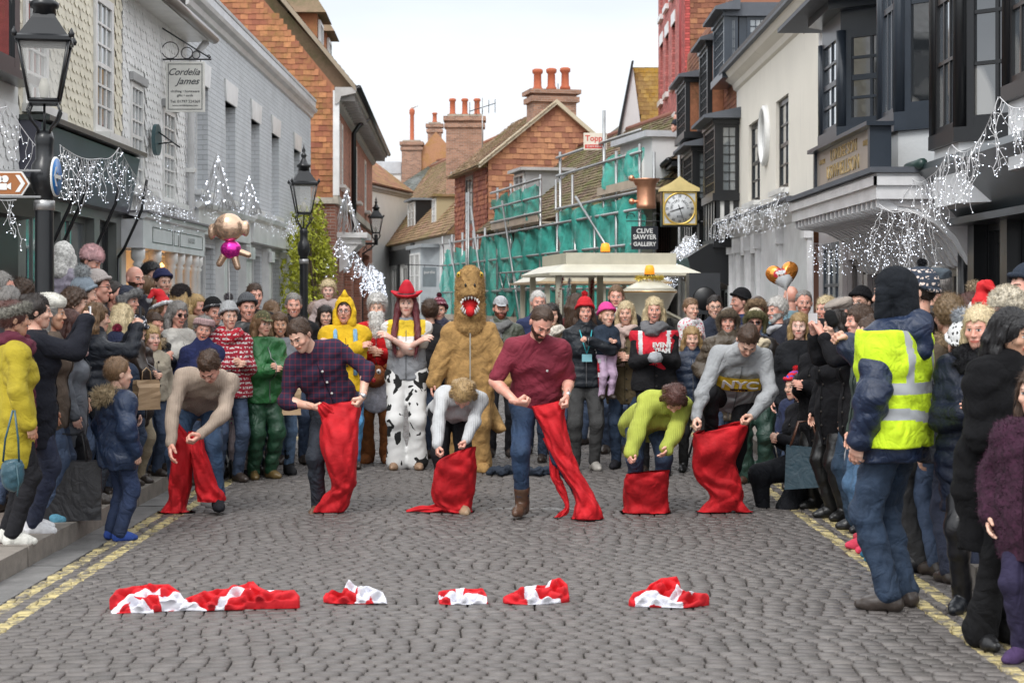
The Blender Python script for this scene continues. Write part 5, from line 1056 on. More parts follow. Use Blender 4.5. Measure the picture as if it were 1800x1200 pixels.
def fuzz(V, Q, n, ln, w, seed=0, droop=0.0, comb=None, jit=.5):
    """fur / loose hairs: thin triangles standing on a surface"""
    R = np.random.RandomState(seed); N = vnormals(V, Q); i = R.randint(0, len(V), n); p = V[i]; d = N[i] + R.normal(0, jit, (n,3)); d[:,2] -= droop
    if comb is not None: c = comb(p) if callable(comb) else np.array(comb); d = d*.25 + c
    d /= np.linalg.norm(d, axis=1, keepdims=True)+1e-9; s = np.cross(d, R.normal(0,1,(n,3))); s /= np.linalg.norm(s, axis=1, keepdims=True)+1e-9
    l = ln*R.uniform(.5, 1.15, (n,1)); W_ = w*R.uniform(.6, 1.2, (n,1)); base = p - N[i]*.003
    VV = np.concatenate([base-s*W_, base+s*W_, base+d*l+s*W_*.15, base+d*l-s*W_*.15]); k = np.arange(n); return VV.astype(F32), np.stack([k, k+n, k+2*n, k+3*n], 1).astype(np.int32)
def join(*parts):
    V = []; Q = []; o = 0
    for v, q in parts: V.append(v); Q.append(q+o); o += len(v)
    return np.concatenate(V), np.concatenate(Q)

# ------------------------------------------------------------------ head (own frame: centre of skull, -y face, z up)
HC_ = {}
def head_mesh(kind, mouth, h):
    key = (kind, mouth, round(h*2000))
    if key in HC_: return HC_[key]
    fem = kind != 'm'; s = SDF(.018)
    s.ell((0,.012,.028), (.074,.094,.094)); s.ell((0,-.035,-.015), (.058,.05,.075), k=.03)
    jw = .046 if fem else .054
    s.cone((-jw*.75,-.012,-.055), (0,-.058,-.092), .024, .02 if fem else .024, k=.03); s.cone((jw*.75,-.012,-.055), (0,-.058,-.092), .024, .02 if fem else .024, k=.03)
    s.ell((0,-.05,-.06), (.036,.036,.045), k=.025)
    s.cone((0,-.084,.018), (0,-.106,-.022), .007, .011, k=.012); s.ell((-.011,-.096,-.026), (.008,.009,.007), k=.006); s.ell((.011,-.096,-.026), (.008,.009,.007), k=.006)
    s.cone((-.03,-.078,.028), (-.008,-.086,.026), .008, .007, k=.012); s.cone((.03,-.078,.028), (.008,-.086,.026), .008, .007, k=.012)
    for x in (-1,1):
        s.ell((x*.042,-.062,-.022), (.02,.022,.018), k=.02); s.ell((x*.028,-.071,.008), (.0145,.013,.0125), k=.004)
        s.ell((x*.078,.012,-.004), (.008,.019,.031), k=.006); s.cone((x*.074,.015,-.01), (x*.078,.012,.0), .012, .012, k=.01)
    op = {'closed': .0, 'smile': .006, 'open': .014}[mouth]
    s.cone((-.020,-.088,-.052), (.020,-.088,-.052), .0055, .0055, k=.008); s.cone((-.016,-.086,-.063-op), (.016,-.086,-.063-op), .0065, .0065, k=.008)
    if mouth != 'closed':
        def sub(G, F): d = np.sqrt((G[...,0]/2.6)**2+(G[...,2]+.058+op*.5)**2+((G[...,1]+.093)/1.6)**2)-(.003+op*.55); return np.maximum(F, -d)
        s.subs.append(sub)
    V, Q = s.mesh(h); HC_[key] = (V, Q); return V, Q
def head_mats(C, kind, mouth, beard, brow=1, shut=False):
    """material index per face: 0 skin 1 lip 2 brow 3 eye white 4 iris 5 teeth/mouth 6 beard 7 mouth dark"""
    x, y, z = C[:,0], C[:,1], C[:,2]; m = np.zeros(len(C), int); f = y < -.055; ax = np.abs(x); op = {'closed': .0, 'smile': .006, 'open': .014}[mouth]
    if beard:
        line = -.035 - .6*np.clip(.05-ax, -.03, .05)*0; bd = ((z < -.034) & (ax < .075) & (y < .02) & (z > -.13)); bd |= (z < -.02) & (ax > .052) & (y < .012) & (ax < .076); lip = (ax < .024) & (np.abs(z+.058+op*.5) < .009+op) & f; bd &= ~lip
        m[bd] = 6
    m[f & (ax < (.026 if mouth == 'closed' else .029)) & (np.abs(z+.0575+op*.5) < .009+op*.55-.10*np.clip(ax,0,1)) ] = 1
    m[f & (ax < .023-.1*0) & (np.abs(z+.058+op*.5) < (.0012 if mouth == 'closed' else .0035+op*.5)*(1-(ax/.026)**2))] = 7
    if mouth != 'closed': m[f & (ax < .019) & (z+.058+op*.5 > (.0005 if mouth == 'open' else -.003)) & (z+.058+op*.5 < .0045+op*.5) ] = 5
    ex = (ax-.029)/.0135; ez = (z-.008)/(.0028 if shut else .0062); e = (ex**2+ez**2 < 1) & f
    m[e] = 3 if not shut else 4; m[e & (np.abs(ax-.0285) < .0052)] = 4
    m[f & (ax < .044) & (ax > .013) & (np.abs(ex) < 1.25) & (((z-.0155+.2*np.clip(ax-.03,0,1)) > -.0016) & ((z-.0155+.2*np.clip(ax-.03,0,1)) < .0012))] = 4
    if brow: zb = .0305-.35*np.clip(ax-.036,0,1)-.03*(ax-.02); m[f & (ax > .011) & (ax < .047) & (np.abs(z-zb) < (.0038 if kind == 'm' else .0026))] = 2
    return m
# hands (own frame: wrist at 0, fingers towards +z, palm faces -y, thumb towards +x); shapes: relaxed, grip, fist, flat
HD_ = {}
def hand_mesh(pose, h):
    key = (pose, round(h*2000))
    if key in HD_: return HD_[key]
    s = SDF(.009); s.cone((0,.0,-.03), (0,0,.01), .026, .026, .75, (0,1,0)); 
    for i, x in enumerate((-.027,-.009,.009,.027)): s.cone((x*.5,0,.01), (x,0,.078+(.004 if i in (1,2) else -.002)), .016, .0125, k=.014)
    cv = {'relaxed': (22,28,18), 'grip': (55,75,40), 'fist': (75,95,60), 'flat': (5,6,4)}[pose]
    for i, (x, L_) in enumerate(zip((-.029,-.010,.010,.029), (.058,.075,.080,.070))):
        p = np.array((x, 0, .082+(.004 if i in (1,2) else -.003))); a = 0; r = .0098-.0006*(i == 0)
        for j, fr in enumerate((.45,.32,.23)):
            a += cv[j]+(i-1.5)*(-4 if pose == 'relaxed' else 0); d = np.array((x*1.2*(1 if j == 0 else 0), -math.sin(rad(a)), math.cos(rad(a)))); q = p+d*L_*fr; s.cone(p, q, r, r-.0007, k=.005); p = q; r -= .0007
    th = {'relaxed': ((.028,-.008,.02),(.046,-.022,.05),(.044,-.038,.078)), 'flat': ((.028,-.004,.02),(.055,-.01,.045),(.068,-.015,.072)), 'grip': ((.028,-.01,.025),(.043,-.036,.05),(.026,-.05,.07)), 'fist': ((.028,-.01,.03),(.038,-.036,.055),(.01,-.05,.072))}[pose]
    s.chain(th, [.016,.0125,.0095], k=.008)
    V, Q = s.mesh(h); HD_[key] = (V, Q); return V, Q
def frame(zv, yv):
    z = A3(zv); z = z/np.linalg.norm(z); y = A3(yv); y = y - z*(y@z)
    if np.linalg.norm(y) < 1e-4: y = np.array((.01, 1, .02), F32); y = y - z*(y@z)
    y = y/np.linalg.norm(y); return np.stack([np.cross(y, z), y, z], 1)   # columns x,y,z
def rotm(rx=0, ry=0, rz=0): return np.array(Matrix.Rotation(rad(rz), 3, 'Z') @ Matrix.Rotation(rad(ry), 3, 'Y') @ Matrix.Rotation(rad(rx), 3, 'X'), F32)
def ik(a, c, l1, l2, pole):
    a, c = A3(a), A3(c); d = c-a; D = float(np.linalg.norm(d)); 
    if D > (l1+l2)*.998: c = a+d/D*(l1+l2)*.998; d = c-a; D = float(np.linalg.norm(d))
    D = max(D, abs(l1-l2)+.02); u = d/np.linalg.norm(d); x = (l1*l1-l2*l2+D*D)/(2*D); hgt = math.sqrt(max(l1*l1-x*x, 0)); p = A3(pole); p = p-u*(p@u); p = p/(np.linalg.norm(p)+1e-9); return a+u*x+p*hgt, c
SKIN = {'pale': (.78,.53,.44), 'light': (.72,.46,.35), 'ruddy': (.72,.40,.31), 'tan': (.56,.33,.22), 'brown': (.25,.13,.08)}
HAIRC = {'brown': (.065,.035,.02), 'dark': (.02,.013,.01), 'black': (.010,.009,.010), 'light': (.19,.11,.055), 'blond': (.50,.34,.15), 'pale': (.62,.50,.30), 'grey': (.25,.235,.22), 'white': (.62,.60,.57), 'red': (.16,.045,.02), 'wine': (.12,.012,.02), 'auburn': (.085,.03,.022), 'straw': (.38,.25,.11)}

class Fig:
    """joints of one figure in its own frame (facing -y, feet near z=0), s = scale to 1.75 m"""
    def __init__(s, H=1.75, lean=0, side=0, twist=0, pel=None, head=(0,0,0), wr=None, an=None, arms='down', kid=False, fem=False, stance=.10, knee=None, elb=None, toe=None):
        S = H/1.75; s.S = S; s.H = H; s.kid = kid; s.fem = fem; hs = 1.0 if not kid else max(1.0, .87/S); s.hs = hs*S if kid else (.97 if fem else 1.0)*min(1.04, max(.94, S))
        if kid: s.hs = .90 + .06*(H-1.0)
        s.pel = A3(pel if pel is not None else (0, 0, .93*S)); T = rotm(lean, side, twist); s.T = T; s.r, s.f, s.u = T[:,0], -T[:,1], T[:,2]
        sw = (.155 if fem else .178)*S*(1 if not kid else .95); tl = 1.0
        if kid: tl = .97
        s.chest = s.pel+s.u*.33*S; s.nb = s.pel+s.u*.515*S*tl
        hr = rotm(head[0], head[2], 0); s.HR = rotm(0, 0, head[1]) @ hr
        nd = s.u*.6+A3((0,0,.5)) if lean < 60 else s.u; 
        if len(head) > 3: nd = A3(head[3])
        nd = nd/np.linalg.norm(nd); s.hc = s.nb + nd*(.085*S + .075*s.hs) + s.HR @ A3((0,-.012,.03))*s.hs
        s.sh = [s.pel+s.u*.455*S*tl+s.r*k*sw for k in (-1,1)]; hr_ = rotm(lean*.25, side*.4, twist*.6)[:,0]; s.hip = [s.pel-A3((0,0,.02*S))+hr_*k*.092*S for k in (-1,1)]
        l1, l2 = .285*S, .25*S; W_ = {}
        ch = s.chest
        def L_(x, f, z): return ch + s.r*x*S + s.f*f*S + s.u*z*S
        PO = {'down': [(-.27,.06,-.37),(.27,.06,-.37)], 'pockets': [(-.2,.12,-.27),(.2,.12,-.27)], 'clasp': [(-.045,.26,-.10),(.045,.26,-.08)], 'clap': [(-.04,.30,.06),(.04,.30,.06)],
              'phone': [(-.07,.36,.30),(.07,.36,.30)], 'chest': [(-.05,.24,.02),(.06,.25,.0)], 'crossed': [(.13,.22,.0),(-.13,.25,.03)], 'hold': [(-.1,.28,-.05),(.14,.25,-.02)], 'bag': [(-.14,.24,-.12),(.14,.24,-.12)],
              'onehand': [(-.27,.05,-.37),(.02,.28,.08)], 'phone1': [(-.2,.15,-.2),(.05,.38,.25)], 'behind': [(-.15,-.18,-.25),(.15,-.18,-.25)]}
        base = [L_(*q) for q in PO[arms]]
        wr = wr or (None, None); s.wr = [A3(w) if w is not None else b for w, b in zip(wr, base)]
        elb = elb or (None, None); s.el = []
        for i, k in enumerate((-1,1)):
            hi_ = float((s.wr[i]-s.chest)@s.u) > -.22*S and float((s.wr[i]-s.chest)@s.f) > .1*S
            pole = ((s.r*k*.45 - s.f*.15 - A3((0,0,1))) if hi_ else (s.r*k*.8 - s.f*.7)) if elb[i] is None else A3(elb[i])
            e, w = ik(s.sh[i], s.wr[i], l1, l2, pole); s.el.append(e); s.wr[i] = w
        an = an or (None, None); knee = knee or (None, None); s.an = []; s.kn = []
        for i, k in enumerate((-1,1)):
            a = A3(an[i]) if an[i] is not None else A3((k*stance*S, .02*S, .085*S)); e, a = ik(s.hip[i], a, .43*S, .43*S, A3(knee[i]) if knee[i] is not None else A3((k*.12, -1, 0))); s.kn.append(e); s.an.append(a)
        toe = toe or (None, None); s.toe = [A3(t) if t is not None else A3((k*.25,-1,0)) for t, k in zip(toe, (-1,1))]
    def torso(s, F, t=0.0, bulk=1.0, chestb=0.0, up=True, belly=0.0):
        S, u, r, f = s.S, s.u, s.r, s.f; g = t
        w = .9 if s.fem else 1.0; kd = 1.08 if s.kid else 1.0
        for k in (-1,1):
            F.cone(s.pel-u*.03*S+r*k*.058*S, s.pel+u*.16*S+r*k*.045*S*w, .112*S*kd*(1.04 if s.fem else .95)*bulk+g, .108*S*w*kd*bulk+g+belly*.5, .80, f, .05)
            F.cone(s.pel+u*.16*S+r*k*.045*S*w, s.pel+u*.36*S+r*k*.075*S*w, .108*S*w*kd*bulk+g+belly*.5, .112*S*w*kd*bulk+g, .80, f, .05)
            F.cone(s.pel+u*.36*S+r*k*.075*S*w, s.pel+u*.43*S+r*k*.09*S*w, .112*S*w*bulk+g, .075*S*bulk+g, .85, f, .05)
            F.cone(s.nb+u*.01*S, s.sh[0 if k < 0 else 1], .055*S+g*.6, .058*S+g*.8, k=.05)
        if belly: F.ell(s.pel+u*.14*S+f*.06*S, (.13*S+g, .13*S+g, .13*S+g), k=.06)
        if s.fem and not s.kid:
            for k in (-1,1): F.ell(s.pel+u*.31*S+r*k*.065*S+f*.085*S, (.058*S+g,)*3, k=.05)
        return F
    def arm(s, F, t=0.0, i0=0.0, i1=1.0, bulk=1.0, which=(0,1), cuff=None):
        S = s.S
        for i in which:
            a, b, c = s.sh[i], s.el[i], s.wr[i]; r0, r1, r2 = (.051*S*bulk+t, .040*S*bulk+t, .028*S*bulk+t)
            if s.fem: r0 *= .9; r1 *= .9
            if i1 <= .5: q = a+(b-a)*i1*2; F.cone(a, q, r0, r1+(r0-r1)*(1-i1*2)+.004, k=.035)
            else:
                F.cone(a, b, r0, r1, k=.035); q = b+(c-b)*(i1-.5)*2; m = b+(q-b)*.3; F.cone(b, m, r1, r1*.98, k=.03); F.cone(m, q, r1*.98, (r2 if cuff is None else cuff), k=.03)
        return F
    def legs(s, F, t=0.0, i1=1.0, bulk=1.0, flare=0.0, which=(0,1), kb=1.0):
        S = s.S
        for i in which:
            a, b, c = s.hip[i], s.kn[i], s.an[i]; F.cone(a, b, .083*S*bulk+t, .053*S*bulk*kb+t, k=.04)
            if i1 <= .5: continue
            q = b+(c-b)*(i1-.5)*2; m = b+(q-b)*.35; F.cone(b, m, .053*S*bulk*kb+t, .052*S*bulk+t, k=.03); F.cone(m, q, .052*S*bulk+t, .036*S*bulk+t+flare, k=.03)
        return F
    def foot(s, F, t=0.0, i=0, high=.05):
        S = s.S; a = s.an[i]; d = s.toe[i]/np.linalg.norm(s.toe[i]); fs = .95*S if s.fem else S
        dn = A3((0,0,-.055*S)) - d*0; heel = a + A3((0,0,-.048*S)) - d*.03*S; ball = a + A3((0,0,-.055*S)) + d*.10*fs; tip = a+A3((0,0,-.058*S))+d*.155*fs
        F.cone(heel, ball, .034*S+t, .036*S+t, k=.025); F.cone(ball, tip, .037*S+t, .024*S+t, k=.02); F.cone(a+A3((0,0,high*S)), heel, .040*S+t, .036*S+t, k=.03); F.cone(a, ball, .036*S+t, .03*S+t, k=.03)
        return F
    def hand_frame(s, i, palm=None, dirn=None):
        k = (-1,1)[i]; z = (s.wr[i]-s.el[i]) if dirn is None else A3(dirn)
        z = z/np.linalg.norm(z); pn = (-s.r*k) if palm is None else A3(palm)     # palm faces the body by default
        return frame(z, -pn)
    def hpt(s, p): return s.hc + s.HR @ (A3(p)*s.hs)

def tfm(VQ, R, o, sc=1.0, mirror=False):
    V, Q = VQ; V = V*sc
    if mirror: V = V*np.array((-1,1,1), F32); Q = Q[:, ::-1]
    return (V @ np.array(R, F32).T + np.array(o, F32)).astype(F32), Q
def body(f, par, h, hh, skin='light', kind=None, mouth='closed', beard=None, browc='brown', hands=('relaxed','relaxed'), palms=(None,None), hdirs=(None,None), shut=False, feet=False, lip=None, blush=False):
    """one continuous skin surface: head, neck, trunk, arms, hands, legs"""
    kind = kind or ('f' if (f.fem or f.kid) else 'm'); F = SDF(.035); S = f.S
    f.torso(F, -.012); f.arm(F, 0); f.legs(F, -.006)
    F.cone(f.nb-f.u*.03*S, f.hpt((0,.02,-.05)), .056*S*(.86 if f.fem or f.kid else 1), .05*f.hs*(.88 if f.fem or f.kid else 1), k=.03)
    if feet or True: f.foot(F, -.012, 0); f.foot(F, -.012, 1)
    V, Q = F.mesh(h); parts = [(V, Q)]; mi = [np.zeros(len(Q), int)]
    hm = head_mesh(kind, mouth, hh); cc = hm[0][hm[1]].mean(1); mi.append(head_mats(cc, kind, mouth, beard is not None, shut=shut)); parts.append(tfm(hm, f.HR, f.hc, f.hs))
    for i in (0,1):
        hp = hand_mesh(hands[i], min(hh*.8, .0045)); R_ = f.hand_frame(i, palms[i], hdirs[i]); parts.append(tfm(hp, R_, f.wr[i], (.88 if f.fem else 1.0)*(S if not f.kid else S*1.05), mirror=(i == 0) ^ True)); mi.append(np.zeros(len(hp[1]), int))
    V, Q = join(*parts); sk = SKIN[skin]
    mats = [M('skin', sk), M('skin', lip or (sk[0]*.78, sk[1]*.45, sk[2]*.45)), M('hair', HAIRC[browc]), M('paint', (.62,.60,.58)), M('paint', (.03,.02,.018)), M('paint', (.72,.68,.6)), M('hair', HAIRC[beard or browc]), M('paint', (.10,.02,.02))]
    o = np_obj('body', V, Q, mats, par, np.concatenate(mi)); return o
def garment(F, par, name, mat, h, amp=.005, seed=0, fr=1.0, puff=None, matfn=None, mats=None, extra=None, f=None):
    if puff:
        u = f.u; per = puff
        F.disp = lambda G: -.011*np.abs(np.sin(((G-f.pel)@u)*PI/per)) + .004 + wrinkle(G, .003, seed)
    elif amp: F.disp = lambda G: wrinkle(G, amp, seed, fr)
    V, Q = F.mesh(h)
    mi = matfn(V[Q].mean(1)) if matfn else None
    ms = list(mats or [mat])
    if extra is not None:   # fuzz
        n0 = len(Q); V2, Q2 = fuzz(V, Q, **extra); V, Q = join((V, Q), (V2, Q2))
        if mi is not None: mi = np.concatenate([mi, np.zeros(len(Q2), int)])
    return np_obj(name, V, Q, ms, par, mi)
def top(f, par, h, mat, t=.012, length=0.0, i1=1.0, bulk=1.0, arm_bulk=None, collar=None, name='jacket', amp=.006, seed=0, flare=.0, puff=None, belly=0, cuff=None, mats=None, matfn=None, hem=.0, open_neck=.0, extra=None, fr=1.0, k=.03):
    """sweater / jacket / coat over trunk and sleeves; length below the pelvis in metres"""
    F = SDF(k); f.torso(F, t, bulk, belly=belly); F.post = True; f.arm(F, t*.8, 0, i1, (arm_bulk or bulk)*.93, cuff=cuff); F.post = False; S = f.S
    for kx in (-1,1): F.cone(f.pel-f.u*.10*S+f.r*kx*.075*S, f.pel+f.u*.08*S+f.r*kx*.055*S, .112*S*bulk+t, .112*S*bulk+t, .88, f.f, .05)
    if length > .06:
        for kx in (-1,1):
            c = f.pel - A3((0,0,1))*length*S; F.cone(f.pel+f.r*kx*.06*S, c+A3((kx*.065*S,0,0)), .115*S*bulk+t, (.105*S+flare)*bulk+t, .85, f.f, .06)
        F.cut(f.pel-A3((0,0,1))*(length)*S, (0,0,-1)) if f.T[2,2] > .8 else None
    else: F.cut(f.pel-f.u*(.03*S+length*S+hem)+0, -f.u)
    if collar: F.chain([f.nb-f.u*.02*S, f.nb+f.u*collar*S], [.075*S+t, .072*S+t*.6], k=.03)
    if not collar: F.cut(f.nb+(f.hc-f.nb)*.55 - f.u*.045*S, (f.hc-f.nb))
    return garment(F, par, name, mat, h, amp, seed, fr, puff, matfn, mats, extra, f)
def trousers(f, par, h, mat, t=.008, i1=1.0, bulk=1.0, flare=0.0, name='trousers', amp=.005, seed=1, which=(0,1), mats=None, matfn=None, kb=1.16):
    flare += .012; F = SDF(.03); S = f.S; f.legs(F, t, i1, bulk, flare, which, kb)
    for kx in (0,1): F.cone(f.hip[kx], f.pel+f.u*.09*S+f.r*(-.05,.05)[kx]*S, .098*S+t, .098*S+t, .85, f.f, .04)
    F.cone(f.hip[0]-f.f*.01, f.hip[1]-f.f*.01, .10*S+t, .10*S+t, .9, f.f, .04)
    return garment(F, par, name, mat, h, amp, seed, 1.1, mats=mats, matfn=matfn)
def shoes(f, par, h, mat, t=.004, high=.03, name='shoe', sole=None, boot=0.0, which=(0,1)):
    for i in which:
        F = SDF(.015); f.foot(F, t, i, high)
        if boot: c = f.an[i]; k_ = f.kn[i]-c; F.cone(c, c+k_/np.linalg.norm(k_)*boot*f.S, .050*f.S, .060*f.S, k=.02)
        zb = float(f.an[i][2]-.088*f.S); F.cut((0,0,zb), (0,0,-1)); zs = zb+.018
        garment(F, par, name, mat, h, .0015, i, mats=[mat, sole or mat], matfn=lambda C: (C[:,2] < zs).astype(int))

# ------------------------------------------------------------------ hair and hats (head frame)
def hobj(f, par, F, name, mats, h, fz=None, disp=None, matfn=None):
    if disp: F.disp = disp
    V, Q = F.mesh(h/f.hs if h else .006); mi = matfn(V[Q].mean(1)) if matfn else None
    if fz: n0 = len(Q); V, Q = join((V, Q), fuzz(V, Q, **fz)); mi = None if mi is None else np.concatenate([mi, np.full(len(Q)-n0, fz and 0)])
    V, Q = tfm((V, Q), f.HR, f.hc, f.hs); return np_obj(name, V, Q, mats, par, mi)
def strands(G, amp=.0035, fr=70): a = np.arctan2(G[...,0], G[...,1]-.01); return .6*amp*np.sin(a*fr+np.sin(G[...,2]*30)*1.2)
def hair(f, par, style, colour, h=.006, seed=0):
    m = M('hair', HAIRC.get(colour, (.1,.06,.03)) if isinstance(colour, str) else colour); F = SDF(.02); v = style; g = .010 if v in ('short','thin','side') else .016
    if v == 'bald': return
    if v == 'curly': g = .022
    F.ell((0,.020,.034), (.074+g,.094+g,.092+g))
    hl0 = {'short': .066, 'thin': .088, 'bald': .2}.get(v, .060)
    def face(G, Fv):
        x, y, z = G[...,0], G[...,1], G[...,2]; hl = .007*np.sin(x*140+seed)+.004*np.sin(x*310) + np.where(y < -.05, hl0, np.where(y < .0, hl0-(y+.05)*1.4, np.maximum(hl0-.07-(y)*2.2, -.062))) - .35*np.clip(np.abs(x)-.045, 0, .04)*(y < -.02)
        if v in ('long','bob','pony','bun','sleek'): hl = np.where((np.abs(x) > .058) & (y < .03), hl-.08, hl)
        return np.maximum(Fv, (hl-z)*.8)
    F.subs.append(face)
    if v == 'side': F.ell((.02,-.05,.105), (.06,.05,.025))
    V, Q = F.mesh(h)
    parts = []
    Fd = SDF(.02); dsp = lambda G: strands(G)
    F.disp = (lambda G: strands(G, .003)+.004*np.sin(G[...,0]*45+G[...,1]*30+seed)*np.sin(G[...,1]*50+G[...,2]*35)) if v != 'curly' else (lambda G: .006*np.sin(G[...,0]*120)*np.sin(G[...,1]*110+1)*np.sin(G[...,2]*115))
    V, Q = F.mesh(h); parts.append((V, Q))
    L_ = {'long': .30, 'bob': .15, 'sleek': .34, 'longer': .45}.get(v, 0)
    if L_:
        G2 = SDF(.025)
        for k in (-1,1): G2.chain([(k*.062,.0,.06), (k*.085,.018,-.02), (k*.090,.022,-.10), (k*.098,(-.07 if v == 'longer' else .0),-L_)], [.022,.026,.030,.022], .9, (0,1,0)); G2.chain([(k*.045,.06,.07), (k*.06,.085,-.05), (k*.055,.09,-L_*1.05)], [.045,.048,.038])
        G2.chain([(0,.08,.06), (0,.10,-.06), (0,.10,-L_*1.1)], [.045,.05,.04]); G2.disp = lambda G: .0022*np.sin(G[...,0]*260+np.sin(G[...,2]*14+seed)*3)+.002*np.sin(G[...,1]*250+np.sin(G[...,2]*17)*2)+.004*np.sin(G[...,2]*30+G[...,0]*25+seed)
        parts.append(G2.mesh(h)); v3, q3 = parts[-1]; parts.append(fuzz(v3, q3, 900, .08, .0016, seed, comb=(0,0,-1.2), jit=.35))
    if v == 'pony': G2 = SDF(.02); G2.chain([(0,.095,.07), (0,.13,.06), (0,.15,0), (0,.14,-.12)], [.025,.03,.035,.015]); G2.disp = lambda G: strands(G, .003); parts.append(G2.mesh(h))
    if v == 'bun': G2 = SDF(.02); G2.ell((0,.10,.09), (.04,.04,.04)); parts.append(G2.mesh(h))
    top_ = parts[0]; comb = (lambda p: np.stack([p[:,0]*3, p[:,1]*2+.1, -.1-p[:,2]*0-.6*(p[:,2] < .08)], 1)); parts.append(fuzz(top_[0], top_[1], 1500 if v != 'curly' else 1800, .026 if v in ('short','side') else (.016 if v == 'thin' else .036), .0013, seed, comb=None if v in ('curly',) else comb, jit=.7))
    V, Q = join(*parts); V, Q = tfm((V, Q), f.HR, f.hc, f.hs); return np_obj('hair', V, Q, [m], par)
def pompom(f, par, c, r, mat, n=700, seed=0, name='pompom'):
    F = SDF(.01); F.ell(c, (r*.72,)*3); V, Q = F.mesh(.008); V2, Q2 = fuzz(V, Q, n, r*.42, .0028, seed, jit=.45); V, Q = join((V, Q), (V2, Q2)); V, Q = tfm((V, Q), f.HR, f.hc, f.hs); return np_obj(name, V, Q, [mat], par)
def hat(f, par, style, mat, h=.006, mat2=None, pom=None, tall=0.0, brim=.05, seed=0):
    F = SDF(.015); rib = lambda G: .0022*np.sin(np.arctan2(G[...,0], G[...,1])*34); name = 'hat'
    if style in ('beanie', 'bobble'):
        F.ell((0,.022,.05), (.092,.110,.108+tall)); F.cone((0,.02,.06), (0,.02,.0601), .1, .1) if False else None
        lo_ = brim
        def cutf(G, Fv): return np.maximum(Fv, (lo_-.55*np.clip(G[...,1]+.02,-.05,.12)-G[...,2]))
        F.subs.append(cutf); F.disp = rib; V, Q = F.mesh(h); B_ = SDF(.01)
        ring = [(0.093*math.cos(a), .018+.106*math.sin(a), lo_+.012-.5*min(max(.018+.106*math.sin(a)+.02,-.05),.12)) for a in np.linspace(0, 2*PI, 21)]; B_.chain(ring, .0145); B_.disp = rib; V2, Q2 = B_.mesh(h); n1 = len(Q); V, Q = join((V, Q), (V2, Q2)); mi = np.r_[np.zeros(n1, int), np.ones(len(Q2), int)]
        V, Q = tfm((V, Q), f.HR, f.hc, f.hs); o = np_obj(name, V, Q, [mat, mat2 or mat], par, mi)
        if pom: pompom(f, o, (0,.035,.175+tall), pom[0], pom[1])
        return o
    if style == 'santa':
        F.ell((0,.02,.055), (.09,.106,.10)); F.chain([(0,.02,.11), (.0,.05,.17), (-.05,.09,.19), (-.12,.10,.12)], [.07,.05,.035,.02]); F.subs.append(lambda G, Fv: np.maximum(Fv, .055-.5*np.clip(G[...,1],-.06,.12)-G[...,2])); F.disp = lambda G: wrinkle(G, .005, 3, 2)
        o = hobj(f, par, F, name, [mat], h); T_ = SDF(.01); T_.chain([(0.094*math.cos(a), .02+.108*math.sin(a), .06-.5*min(max(.02+.108*math.sin(a),-.06),.12)) for a in np.linspace(0, 2*PI, 21)], .02); hobj(f, o, T_, 'fur_trim', [M('fur', (.75,.75,.76))], h, fz=dict(n=900, ln=.014, w=.002, seed=1)); pompom(f, o, (-.12,.10,.10), .035, M('fur', (.75,.75,.76))); return o
    if style == 'trapper':
        F.ell((0,.02,.055), (.092,.108,.10)); F.subs.append(lambda G, Fv: np.maximum(Fv, .05-.6*np.clip(G[...,1],-.05,.12)-G[...,2])); o = hobj(f, par, F, name, [mat], h)
        T_ = SDF(.02); T_.chain([(-.06,-.085,.085), (0,-.1,.095), (.06,-.085,.085)], .034, .6, (0,1,0))
        for k in (-1,1): T_.chain([(k*.06,-.085,.085), (k*.095,-.03,.05), (k*.10,.0,.0), (k*.092,-.005,-.085)], [.030,.028,.034,.028], .65, (1,0,0))
        T_.chain([(-.10,.03,.03), (0,.13,.01), (.10,.03,.03)], .03); hobj(f, o, T_, 'fur_trim', [mat2], h, fz=dict(n=2400, ln=.022, w=.0024, seed=seed)); return o
    if style == 'fur':
        F.ell((0,.02,.065), (.10,.118,.105)); F.subs.append(lambda G, Fv: np.maximum(Fv, brim-.4*np.clip(G[...,1],-.05,.12)-G[...,2])); return hobj(f, par, F, name, [mat], h, fz=dict(n=3200, ln=.022, w=.0024, seed=seed))
    if style == 'band':
        F.chain([(0.09*math.cos(a), .018+.104*math.sin(a), brim+.01-.35*min(max(.02+.1*math.sin(a),-.05),.12)) for a in np.linspace(0, 2*PI, 21)], .018); F.chain([(0.088*math.cos(a), .018+.101*math.sin(a), brim+.038-.35*min(max(.02+.1*math.sin(a),-.05),.12)) for a in np.linspace(0, 2*PI, 21)], .018); F.disp = rib if mat2 is None else None
        return hobj(f, par, F, 'headband', [mat], h, fz=None if mat2 is None else dict(n=2600, ln=.026, w=.0024, seed=seed))
    if style == 'cap':
        F.ell((0,.02,.05), (.086,.104,.10)); F.subs.append(lambda G, Fv: np.maximum(Fv, .048-.15*np.clip(G[...,1],-.05,.12)-G[...,2])); F2 = SDF(.006)
        for x in np.linspace(-.05,.05,6): F2.cone((x,-.07,.058), (x*.75,-.165+x*x*8,.045), .011, .008, .5, (0,0,1))
        V, Q = F.mesh(h); V, Q = join((V, Q), F2.mesh(h)); V, Q = tfm((V, Q), f.HR, f.hc, f.hs); return np_obj(name, V, Q, [mat], par)
    if style == 'flatcap':
        F.ell((0,.0,.085), (.105,.135,.045)); F.ell((0,.03,.06), (.092,.10,.06)); F.cone((-.04,-.11,.06), (.04,-.11,.06), .02, .02, .5, (0,0,1)); F.cut((0,0,.035), (0,0,-1)); return hobj(f, par, F, name, [mat], h)
